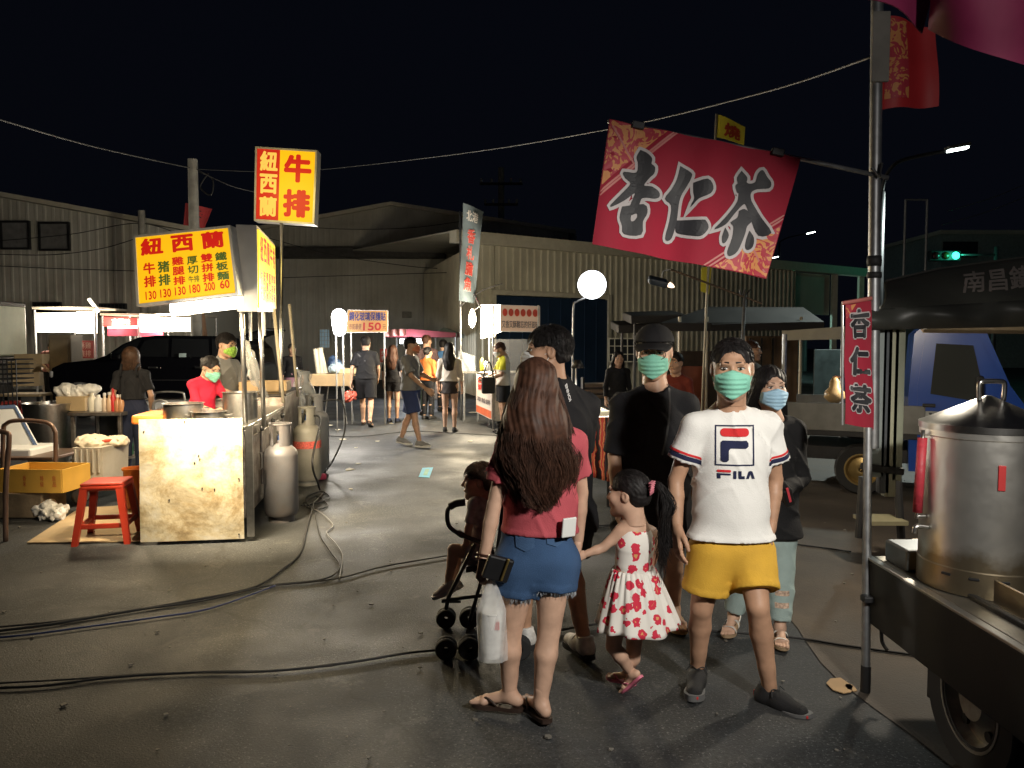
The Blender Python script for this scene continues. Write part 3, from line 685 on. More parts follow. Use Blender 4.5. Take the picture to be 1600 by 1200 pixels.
def mask_soup(base, h):
    P = [dict(p, k=.05) for p in base[1:]] + [cone((0, -.080, .006), (0, -.102, -.028), .010, .013, k=.05), cone((0, -.085, -.06), (0, -.07, -.10), .02, .024, k=.05)]
    def post(F, X, Y, Z):
        F = F - 0.0055 - 0.0020 * np.sin((Z + .03) * 330) * (np.abs(X) < .055)
        top = 0.006 - 0.35 * np.abs(X)                                   # sits on the nose and drops to the cheeks
        F = np.maximum(F, Z - top); F = np.maximum(F, -.112 - Z + np.abs(X) * .55); F = np.maximum(F, Y + .030); F = np.maximum(F, np.abs(X) - .068)
        return F
    return field_mesh(P, h, post)
def tmpl(pose='stand'):
    J = dict(pel=(0, 0, .93), wst=(0, .005, 1.07), chs=(0, .0, 1.25), nck=(0, .018, 1.43), hd=(0, -.012, 1.585),
             shL=(.165, .01, 1.355), elL=(.215, .025, 1.09), wrL=(.23, -.04, .865), shR=(-.165, .01, 1.355), elR=(-.22, .025, 1.10), wrR=(-.235, -.04, .87),
             hipL=(.085, 0, .89), knL=(.092, -.012, .48), anL=(.092, .02, .085), toL=(.105, -.15, .02),
             hipR=(-.085, 0, .89), knR=(-.092, -.012, .48), anR=(-.092, .02, .085), toR=(-.105, -.15, .02))
    if pose == 'walk':
        J.update(knL=(.09, -.16, .51), anL=(.09, -.24, .095), toL=(.10, -.41, .045), knR=(-.09, .03, .49), anR=(-.09, .26, .14), toR=(-.10, .10, .02),
                 elR=(-.22, -.06, 1.11), wrR=(-.20, -.20, .92), elL=(.22, .11, 1.11), wrL=(.23, .12, .86))
    return J
def seg(J, S, f):
    a, b, c = (J[k + S] for k in ('sh', 'el', 'wr'))
    return a + (b - a) * f if f <= 1 else b + (c - b) * (f - 1)
def legp(J, S, f):
    a, b, c = (J[k + S] for k in ('hip', 'kn', 'an'))
    return a + (b - a) * f if f <= 1 else b + (c - b) * (f - 1)
def unit(v): v = np.array(v, float); return v / (np.linalg.norm(v) + 1e-9)
def folds(amp, seed=0, f=1.0, vert=0.5):
    rs = np.random.RandomState(seed); ph = rs.rand(8) * 6.28
    def post(F, X, Y, Z):
        a = (1 - np.abs(np.sin(X * 20 * f + Y * 13 + Z * 5 + 2.2 * np.sin(Z * 7 + X * 4 + ph[0]) + ph[1]))) ** 3 * (.5 + .5 * np.sin(X * 9 + Z * 6 + ph[2]))
        b = (1 - np.abs(np.sin(Z * 24 * vert * 2 * f + np.abs(X) * 26 + Y * 8 + 1.6 * np.sin(X * 12 + ph[3]) + ph[4]))) ** 3 * (.5 + .5 * np.sin(Z * 9 - X * 8 + ph[5]))
        c = np.sin((X * 13 + Z * 11 + Y * 9) * f + 2 * np.sin(X * 10 + Y * 11 + ph[3]) + ph[4])
        return F - amp * (1.5 * a + 1.4 * b + 0.35 * c)
    return post
def person(label, loc, yaw, J=None, H=1.70, w=1.0, skin='mid', hair=('short', 'black'), top=None, bottom=None, shoes=None, mask=None, det=1,
           hyaw=0.0, hpitch=0.0, hands=None, female=False, group=None, hs=None, name='person', sleeve_fn=None, cat='person', bare=(True, True), seed=1):
    """J: joints in the local frame (facing -Y, left = +X), at full size when given, else the template scaled to H"""
    s = H / 1.70
    if J is None or J.get('scaled', True): J = {k: np.array(v, float) * s for k, v in {**tmpl(), **(J or {})}.items() if k != 'scaled'}
    else: J = {k: np.array(v, float) for k, v in J.items() if k != 'scaled'}
    e = thing(name, label, cat, loc, yaw, group)
    hsc = (1.08 * s + (1 - s) * .25) if hs is None else hs
    g = 0.010 if det > 1 else 0.0125
    hips = 1.06 if female else 1.0; sw = 0.90 if female else 1.0; lw = s * (0.5 + 0.5 * w)
    # ---- the body: one mesh
    B = [cone(J['pel'], J['wst'], .142 * s * w * hips, .118 * s * w, 1.4, .05), cone(J['wst'], J['chs'], .118 * s * w, .138 * s * w * sw, 1.4, .05),
         cone(J['shL'] * (.8, 1, 1) + J['shR'] * (.2, 0, 0), J['shR'] * (.8, 1, 1) + J['shL'] * (.2, 0, 0), .055 * s * w, .055 * s * w, k=.05),
         cone(J['chs'] + (0, 0, .03), J['nck'], .10 * s * w, .055 * hsc, 1.3, .05),
         cone(J['nck'] - (0, 0, .03), J['nck'] * .35 + J['hd'] * .65 + np.array((0, .012, 0)) * s, .054 * hsc * (.94 if female else 1), .05 * hsc * (.94 if female else 1), k=.03)]
    for S in 'LR':
        sh, el, wr, hip, kn, an = (J[k + S] for k in ('sh', 'el', 'wr', 'hip', 'kn', 'an'))
        B += [cone(sh, el, .049 * lw * sw, .036 * lw * sw, k=.03), cone(el, el * .65 + wr * .35, .036 * lw * sw, .037 * lw * sw, k=.008), cone(el * .65 + wr * .35, wr, .037 * lw * sw, .0255 * lw, k=.008)]
        B += [cone(hip, kn, .082 * lw * hips, .052 * lw, k=.04)]
        d = unit(an - kn); back = unit(np.cross(np.cross(d, (0, 1, 0)), d)) if abs(d[1]) < .95 else np.array((0, 0, -1.))
        mid = kn + (an - kn) * .33 + back * .012 * s
        B += [cone(kn, mid, .049 * lw, .0525 * lw, k=.01), cone(mid, kn + (an - kn) * .78, .0525 * lw, .037 * lw, k=.012), cone(kn + (an - kn) * .7, an, .0385 * lw, .034 * lw, k=.01)]
    sp = Soup(); sp.add(*field_mesh(B, g))
    Rh = np.array((Matrix.Rotation(hyaw, 3, 'Z') @ Matrix.Rotation(hpitch, 3, 'X')))
    def hx(V): return (np.asarray(V) * hsc) @ Rh.T + J['hd']
    hp, hbase = head_soup(None, .0042 if det > 1 else .0075, det, female=female)
    for V, Q, mi in hp: sp.add(hx(V), Q, mi)
    for S, sg in (('L', 1), ('R', -1)):
        hd = dict(curl=.45); hd.update((hands or {}).get(S, {}))
        Y = hd.pop('dir', unit(J['wr' + S] - J['el' + S])); X = hd.pop('thumb', (0.15 * -sg, -1, -.1)); hsz = hd.pop('size', s)
        X, Y, Z = frame(X, Y)
        V, Q = hand_soup(h=.0036 if det > 1 else .006, **hd)
        V = V * np.array((sg, 1, 1)); Q = Q if sg > 0 else Q[:, ::-1]
        V = (V[:, :1] * X * sg + V[:, 1:2] * Y + V[:, 2:] * Z * sg) * hsz * (.93 if female else 1.0) + J['wr' + S] + Y * .012 * s
        sp.add(V, Q)
    fr = {}
    for S, sg in (('L', 1), ('R', -1)):
        f = unit((J['to' + S] - J['an' + S]) + np.array((0, 0, .065 * s)))
        side = unit(np.cross(f, (0, 0, 1))); up = np.cross(side, f)
        o = J['an' + S] - up * .085 * s
        fr[S] = (o, side, f, up, sg)
    def fx(S, V, sc=1.0):
        o, side, f, up, sg = fr[S]
        V = np.asarray(V) * s * sc * (.92 if female else 1.0)
        return o + V[:, :1] * side * (-sg) + V[:, 1:2] * f + V[:, 2:] * up
    kind = shoes[0] if shoes else 'none'
    if kind in ('sandal', 'none', 'slide', 'flip'):
        V, Q = foot_soup(.0045 if det > 1 else .007); V = V + np.array((0, 0, .018 if shoes else 0))
        for S in 'LR': sp.add(fx(S, V), Q if fr[S][4] < 0 else Q[:, ::-1])
    sp.build('body', skin_mats(skin), e)
    # ---- shoes
    for S in ('LR' if shoes else ''):
        if kind == 'shoe':
            P = [cone((0, -.034, .048), (0, .06, .05), .042, .041, k=.02), cone((0, .05, .047), (.002, .150, .034), .041, .035, k=.03), cone((0, -.024, .05), (0, -.016, .098), .042, .041, k=.02)]
            V, Q = field_mesh(P, .006 if det > 1 else .009, clips=[((0, 0, .018), (0, 0, -1)), ((0, 0, .105), (0, .15, 1))])
            so = Soup(); so.add(fx(S, V), Q); sh_o = so.build('shoe', shoes[1], e)
            mb = MB(); sole_mb(mb, 0, .030, 1.04, 1.2); me = mb.mesh('sole')
            for v in me.vertices: v.co = fx(S, [v.co[:]])[0]
            link_mesh('sole', me, shoes[2], sh_o)
            if det > 1:
                mb = MB()
                for k in range(5):
                    y = .045 + .019 * k; z = .092 - .0095 * k
                    mb.tube([(-.026, y, z - .010), (0, y + .004, z), (.026, y, z - .010)], .0032, 6)
                mb.tube(sm_path([(0, .05, .098), (.03, .03, .105), (.05, .045, .085)], 4), .0025, 5); mb.tube(sm_path([(0, .05, .098), (-.03, .03, .105), (-.05, .04, .08)], 4), .0025, 5)
                me = mb.mesh('laces')
                for v in me.vertices: v.co = fx(S, [v.co[:]])[0]
                link_mesh('laces', me, shoes[3] if len(shoes) > 3 else shoes[1], sh_o)
                if len(shoes) > 4:
                    mb = MB(); mb.box((0, -.072, .05), (.03, .014, .03), bev=.004); mb.box((0, .188, .03), (.04, .016, .014), bev=.003)
                    me = mb.mesh('shoe_accent')
                    for v in me.vertices: v.co = fx(S, [v.co[:]])[0]
                    link_mesh('shoe_accent', me, shoes[4], sh_o)
        elif kind in ('sandal', 'slide', 'flip'):
            mb = MB(); sole_mb(mb, 0, .020, 1.02, .6); me = mb.mesh('sandal')
            for v in me.vertices: v.co = fx(S, [v.co[:]])[0]
            sh_o = link_mesh('sandal', me, shoes[1], e)
            mb = MB()
            if kind == 'flip':
                for sx in (-1, 1): mb.tube(sm_path([(.012, .155, .022), (sx * .022 + .006, .115, .058), (sx * .040, .06, .03)], 5), .007, 6)
            elif kind == 'slide':
                mb.grid(lambda u, v: (.043 * math.cos(math.pi * (1 - u)) * 1.05, .075 + v * .065, .020 + (.050 - .014 * v) * math.sin(math.pi * u) ** .7), 12, 3)
            else:
                for y0 in (.04, .12):
                    mb.grid(lambda u, v: (.045 * math.cos(math.pi * (1 - u)) * 1.04, y0 + v * .028, .020 + (.058 - .2 * (y0 - .04)) * math.sin(math.pi * u) ** .7), 12, 2)
                mb.tube(sm_path([(-.034, -.01, .03), (-.03, -.065, .055), (0, -.082, .062), (.03, -.065, .055), (.034, -.01, .03)], 4), .006, 6)
            me = mb.mesh('strap')
            for v in me.vertices: v.co = fx(S, [v.co[:]])[0]
            link_mesh('strap', me, shoes[2], sh_o, smooth=True)
    # ---- bottom
    if bottom:
        bk, bm_, ln = bottom[:3]; lo = bottom[3] if len(bottom) > 3 else 0.0
        P = [cone(J['pel'] + np.array((0, 0, .07)) * s, J['pel'] - np.array((0, 0, .02)) * s, (.142 + lo * .4) * s * w * hips, (.156 + lo * .5) * s * w * hips, 1.4, .03)]
        post = folds(.0035 * s, seed, 1.0)
        if bk == 'skirt':
            c = (J['hipL'] + J['hipR']) / 2; z1 = J['hipL'][2] + (J['knL'][2] - J['hipL'][2]) * ln
            P += [cone(J['pel'], (c[0], c[1], z1 - .02), .158 * s * w, .175 * s * w, 1.3, .03, clips=[((0, 0, z1), (0, 0, -1))])]
        else:
            for S in 'LR':
                hip, kn, an = J['hip' + S], J['kn' + S], J['an' + S]
                if ln <= 1:
                    en = legp(J, S, ln); d = unit(kn - hip)
                    P.append(cone(hip, en + d * .03, (.098 + lo) * lw * hips, (.084 + lo * 1.4) * lw, k=.03, clips=[(en, d)]))
                else:
                    en = legp(J, S, ln); d = unit(an - kn)
                    P.append(cone(hip, kn, (.094 + lo) * lw * hips, (.068 + lo) * lw, k=.03))
                    P.append(cone(kn, en + d * .02, (.068 + lo) * lw, (.054 + lo * 1.2) * lw, k=.02, clips=[(en, d)]))
        if bk == 'shorts':
            ends = [(legp(J, S, ln), unit(J['kn' + S] - J['hip' + S]), 1 if S == 'L' else -1) for S in 'LR']
            def post(F, X, Y, Z, f0=post):
                F = f0(F, X, Y, Z)
                for en, d, sg in ends: F = F - .003 * ((((X - en[0]) * d[0] + (Y - en[1]) * d[1] + (Z - en[2]) * d[2]) > -.026) & (X * sg > -.02))
                return F
        so = Soup(); so.add(*field_mesh(P, g * .8, post)); bo = so.build({'skirt': 'skirt', 'shorts': 'shorts', 'pants': 'trousers'}[bk], bm_, e)
    # ---- top
    to = None
    if top:
        tm, slv, hem = top[:3]; lo = top[3] if len(top) > 3 else .02; nr = top[4] if len(top) > 4 else .075
        hz = J['pel'][2] + hem * s
        hip_r = (.142 + lo + .016) * s * w * hips
        P = [cone(J['pel'] - np.array((0, 0, .12)) * s, J['wst'], hip_r, (.122 + lo * 1.15) * s * w, 1.38, .05), cone(J['wst'], J['chs'], (.122 + lo * 1.15) * s * w, (.138 * sw + lo) * s * w, 1.38, .05),
             cone(J['shL'] * (.78, 1, 1) + J['shR'] * (.22, 0, 0), J['shR'] * (.78, 1, 1) + J['shL'] * (.22, 0, 0), (.046 + lo * .45) * s * w, (.046 + lo * .45) * s * w, k=.06),
             cone(J['chs'] + (0, 0, .03), J['nck'] - np.array((0, 0, .015)) * s, (.10 + lo * .6) * s * w, .066 * s, 1.3, .05)]
        P += [cone(J['nck'] - np.array((0, -.01, .028)) * s, J['sh' + S], .056 * s, (.044 + lo * .4) * lw, k=.04) for S in 'LR']
        if hem < .12: P.append(cone(J['hipR'] * (1, 1, 1) + np.array((0, 0, .02)) * s, J['hipL'] + np.array((0, 0, .02)) * s, (.103 + lo * .6) * lw * hips, (.103 + lo * .6) * lw * hips, k=.05)); P.append(cone(J['hipR'] - np.array((0, 0, .12)) * s, J['hipL'] - np.array((0, 0, .12)) * s, (.103 + lo * .6) * lw * hips, (.103 + lo * .6) * lw * hips, k=.05))
        P.append(ell(J['nck'] + np.array((0, -.020, .045)) * s, np.array((nr, nr, nr * 1.05)) * s, k=.012, op='sub'))
        for S in 'LR':
            sh, el, wr = J['sh' + S], J['el' + S], J['wr' + S]; rr = (.042 + lo * .55) * lw * sw
            if slv <= 1:
                en = seg(J, S, slv); d = unit(el - sh)
                P.append(cone(sh, en + d * .03, rr * 1.0, rr * (1.22 if slv < .9 else 1), k=.03, clips=[(en, d)]))
            else:
                en = seg(J, S, slv); d = unit(wr - el)
                P += [cone(sh, el, rr * 1.05, rr * .92, k=.03), cone(el, en + d * .02, rr * .92, rr * .74, k=.02, clips=[(en, d)])]
        so = Soup(); so.add(*field_mesh(P, g * .8, (lambda fo: lambda F, X, Y, Z: fo(F, X, Y, Z) - .0025 * (Z < hz + .022))(folds(.0062 * s * (1 + 10 * max(0, lo - .02)), seed + 3, .9)), clips=[((0, 0, hz), (0, 0, -1))]))
        to = so.build('shirt', tm, e)
    # ---- mask and hair
    if mask is not None:
        V, Q = mask_soup(hbase, .0045 if det > 1 else .007); so = Soup(); so.add(hx(V), Q); mo = so.build('face_mask', mask, e)
        L = []
        for sx in (-1, 1):
            for z in (-.012, -.062): L.append([(sx * .062, -.036, z), (sx * .072, -.012, z * .7), (sx * .079, .014, z * .3 + .008), (sx * .080, .026, z * .25)])
        for l in L if det > 1 else []:
            V, Q = strands([[p for p in sm_path(l, 3)]], .0018, .0018, 5); so = Soup(); so.add(hx(V), Q); so.build('ear_loop', mask, mo)
    hst, hcol = hair
    ho = hair_build(e, hst, hair_mat(hcol), hx, det, seed) if hst != 'none' else None
    return dict(e=e, J=J, hx=hx, fx=fx, shirt=to, s=s, head_R=Rh)
def cap_strands(n, length, rs, down=0.6, lift=.012, zmin=-.02, back=0.3, front=.075):
    """short strands lying over the skull"""
    out = []
    while len(out) < n:
        d = rs.normal(size=3); d /= np.linalg.norm(d)
        p = np.array((0, .014, .036)) + d * np.array((.082, .103, .089))
        if p[1] < -.040 and p[2] < front - .012 * rs.rand(): continue
        if p[2] < zmin + (0.062 if abs(p[0]) > .042 and p[1] < .035 else -.035) : continue
        t = np.array((d[0] * .3 + rs.normal() * .25, back + rs.normal() * .25 - (.9 if p[1] < 0 and front < .08 and rs.rand() < .5 else 0), -down + rs.normal() * .2)); t -= d * (t @ d); t /= np.linalg.norm(t)
        L = length * (.6 + .6 * rs.rand())
        out.append([p + t * L * u + d * lift * math.sin(u * 2.2) - d * .5 * (L * u) ** 2 / .09 for u in (0, .33, .66, 1)])
    return np.array(out)
def long_strands(n, rs, end_z, wave=.012, spread=.11, back=.075, locks=40):
    out = []; LK = [(rs.uniform(-math.pi * .72, math.pi * .72), rs.rand() * 6.28, .72 + .28 * rs.rand() ** .6, .7 + .5 * rs.rand()) for _ in range(locks)]
    while len(out) < n:
        la, ph, le, lf = LK[rs.randint(locks)]; a = la + rs.normal() * .09          # angle round the head, 0 = back
        ph += rs.normal() * .22; ez = end_z * le * (1 - .10 * rs.rand() ** 2)
        d0 = np.array((math.sin(a) * .35 * rs.rand(), math.cos(a) * .3 * rs.rand(), 1.0)); d0 /= np.linalg.norm(d0)
        p0 = np.array((0, .014, .036)) + d0 * np.array((.084, .104, .090))
        p1 = np.array((math.sin(a) * .089, .016 + math.cos(a) * .106, .015))
        r2 = .85 + .3 * rs.rand()
        p2 = np.array((math.sin(a) * (.092 + spread * .28) * r2, .03 + max(math.cos(a), -.15) * back * r2 + .015, -.15))
        p3 = np.array((math.sin(a * .9) * (.065 + spread * .62) * r2 * (1 + .08 * rs.normal()) - .12 * spread, .055 + max(math.cos(a), -.05) * back * r2, (ez - .15) / 2))
        p4 = np.array((math.sin(a * .85) * (.045 + spread * .22) * r2 * (1 + .15 * rs.normal()) - .25 * spread, .065 + max(math.cos(a), 0) * back * .8 * r2, ez))
        pts = sm_path([p0, (p0 + p1) / 2 + np.array((math.sin(a), math.cos(a), .9)) * .018, p1, p2, p3, p4], 5)
        o = []
        for i, p in enumerate(pts):
            k = max(0, (i - 8) / len(pts)); q = np.array(p[:])
            q += np.array((math.sin(i * .8 * lf + ph), math.cos(i * .7 * lf + ph) * .7, 0)) * wave * k * 1.6
            o.append(q)
        out.append(o)
    return np.array(out)
def hair_build(e, st, m, hx, det, seed):
    rs = np.random.RandomState(seed + 11); h = .005 if det > 1 else .008
    def noise(F, X, Y, Z): return F - .0022 * np.sin(X * 210 + 2 * np.sin(Z * 70)) * np.sin(Y * 190 + Z * 120)
    face = ell((0, -.112, -.030 if st != 'crop' else -.020), (.072, .074 if st != 'crop' else .082, .110), k=.012, op='sub')
    ears = [ell((sx * .085, -.025, -.030), (.050, .062, .060), k=.012, op='sub') for sx in (-1, 1)]
    so = Soup()
    crown = ell((0, .016, .036), (.085, .106, .091) if st not in ('long', 'verylong') else (.081, .101, .086), k=.02)
    if st in ('short', 'crop'):
        P = [crown, ell((0, .055, -.02), (.066, .052, .055), k=.03), face] + ears
        if st == 'crop': P[0] = ell((0, .016, .034), (.081, .101, .089), k=.02)
        V, Q = field_mesh(P, h, noise, clips=[((0, .03, -.062), (0, .25, -1))]); so.add(hx(V), Q)
        n = 2200 if det > 1 else 260
        S = cap_strands(n, .03 if st == 'crop' else .055, rs, lift=.004 if st == 'crop' else .014, front=.088 if st == 'crop' else .075); V, Q = strands(S, .0011 if det > 1 else .002); so.add(hx(V), Q)
    elif st == 'bob':
        P = [crown, cone((0, .03, 0), (0, .025, -.085), .098, .088, 1.1, .04), ell((0, -.105, -.04), (.062, .075, .118), k=.015, op='sub')]
        V, Q = field_mesh(P, h, noise, clips=[((0, 0, -.092), (0, 0, -1))]); so.add(hx(V), Q)
        S = long_strands(900 if det > 1 else 260, rs, -.108, .003, .02, .05); V, Q = strands(S, .0018, .0012); so.add(hx(V), Q)
    elif st in ('long', 'verylong'):
        ez = -.47 if st == 'verylong' else -.36
        P = [crown, cone((0, .045, 0), (0, .078, -.16), .080, .098, 1.2, .05), cone((0, .078, -.16), (-.02 if st == 'verylong' else 0, .095, ez * .8), .13 if st == 'verylong' else .10, .085, 1.6, .06), cone((-.02 if st == 'verylong' else 0, .095, ez * .75), (-.03, .095, ez * .93), .075, .03, 1.5, .04), ell((0, -.105, -.06), (.062, .075, .135), k=.015, op='sub')]
        def wv(F, X, Y, Z): return F - .004 * np.clip(.1 - Z, 0, .15) / .15 * np.sin(X * 85 + 2.5 * np.sin(Z * 16)) * np.sin(Z * 7 + X * 22) - .0015 * np.sin(X * 260 + 3 * np.sin(Z * 23))
        V, Q = field_mesh(P, h, wv); so.add(hx(V), Q)
        S = long_strands((5200 if st == 'verylong' else 1300) if det > 1 else 320, rs, ez * 1.06, .024 if st == 'verylong' else .008, .105 if st == 'verylong' else .05, .10 if st == 'verylong' else .06, locks=70 if st == 'verylong' else 40)
        V, Q = strands(S, .0013 if det > 1 else .003, .0006); so.add(hx(V), Q)
    elif st == 'pony':
        P = [ell((0, .016, .034), (.082, .102, .089), k=.02), ell((0, .06, -.01), (.062, .052, .055), k=.03), face] + ears
        V, Q = field_mesh(P, h, noise, clips=[((0, .03, -.062), (0, .25, -1))]); so.add(hx(V), Q)
        out = []
        for i in range(600 if det > 1 else 140):
            a = rs.rand() * 6.28; r = rs.rand() ** .5; b = rs.normal(size=3) * .016
            pts = sm_path([(0 + .01 * r * math.cos(a), .10, .05 + .01 * r * math.sin(a)), (.0 + .03 * r * math.cos(a), .165, .045 + .03 * r * math.sin(a)), (.04 * r * math.cos(a) + b[0], .195 + b[1], -.04 + .02 * r * math.sin(a)), (.05 * r * math.cos(a) + b[0], .185 + .02 * r * math.sin(a), -.15 + b[2] * 2), (.03 * r * math.cos(a) + b[0], .18 + b[1], -.25 + b[2] * 4)], 4)
            out.append([p[:] for p in pts])
        V, Q = strands(np.array(out), .002, .0008); so.add(hx(V), Q)
        S = cap_strands(500 if det > 1 else 120, .07, rs, down=-.1, lift=.002, back=1.2); V, Q = strands(S, .0011 if det > 1 else .002); so.add(hx(V), Q)
    elif st == 'bun':
        P = [ell((0, .016, .034), (.082, .102, .089), k=.02), ell((0, .06, -.01), (.062, .052, .055), k=.03), ell((0, .118, .03), (.038, .034, .036), k=.012), face] + ears
        V, Q = field_mesh(P, h, noise, clips=[((0, .03, -.062), (0, .25, -1))]); so.add(hx(V), Q)
        S = cap_strands(400 if det > 1 else 120, .06, rs, down=.1, lift=.003, back=1.0); V, Q = strands(S, .0011 if det > 1 else .002); so.add(hx(V), Q)
    return so.build('hair', m, e)
def pxj(loc, yaw, Y0, d):
    """joints measured at (px, py, depth offset) -> local frame of a figure standing at loc, turned by yaw"""
    out = {'scaled': False}
    for k, v in d.items():
        p = W(v[0], v[1], Y0 + (v[2] if len(v) > 2 else 0)) - Vector(loc)
        out[k] = rotz_np(np.array(p), -yaw)
    return out
def snap_to(obj, mb, direction, off=.003):
    """lays a mesh builder's vertices on the surface of obj along a direction (local space)"""
    bm2 = bmesh.new(); bm2.from_mesh(obj.data); bvh = BVHTree.FromBMesh(bm2); d = Vector(direction).normalized()
    for v in mb.bm.verts:
        hit = bvh.ray_cast(v.co - d * .6, d)
        if hit[0] is not None: v.co = hit[0] - d * off
    bm2.free()
def dense(mb, ln):
    for _ in range(4):
        es = [e for e in mb.bm.edges if e.calc_length() > ln]
        if not es: break
        bmesh.ops.subdivide_edges(mb.bm, edges=es, cuts=1, use_grid_fill=False)
        bmesh.ops.triangulate(mb.bm, faces=list(mb.bm.faces))
# ------------------------------------------------------------------ the people in front
BLACK = cloth('black_cotton', (0.012, 0.012, 0.014)); NAVY = cloth('navy_cotton', (0.02, 0.025, 0.05)); WHITE = cloth('white_cotton', (0.78, 0.77, 0.74), var=.03)
GREEN_MASK = pm('green_mask', (0.22, 0.55, 0.42), .8, var=.05, bump=.1, bscale=300); BLUE_MASK = pm('blue_mask', (0.36, 0.58, 0.75), .8, var=.05, bump=.1, bscale=300)
WHITE_MASK = pm('white_mask', (0.7, 0.7, 0.68), .8, var=.05)
RUB_BLACK = pm('black_rubber', (0.015, 0.015, 0.016), .7, var=.2); RUB_WHITE = pm('white_rubber', (0.6, 0.6, 0.58), .6, var=.1)
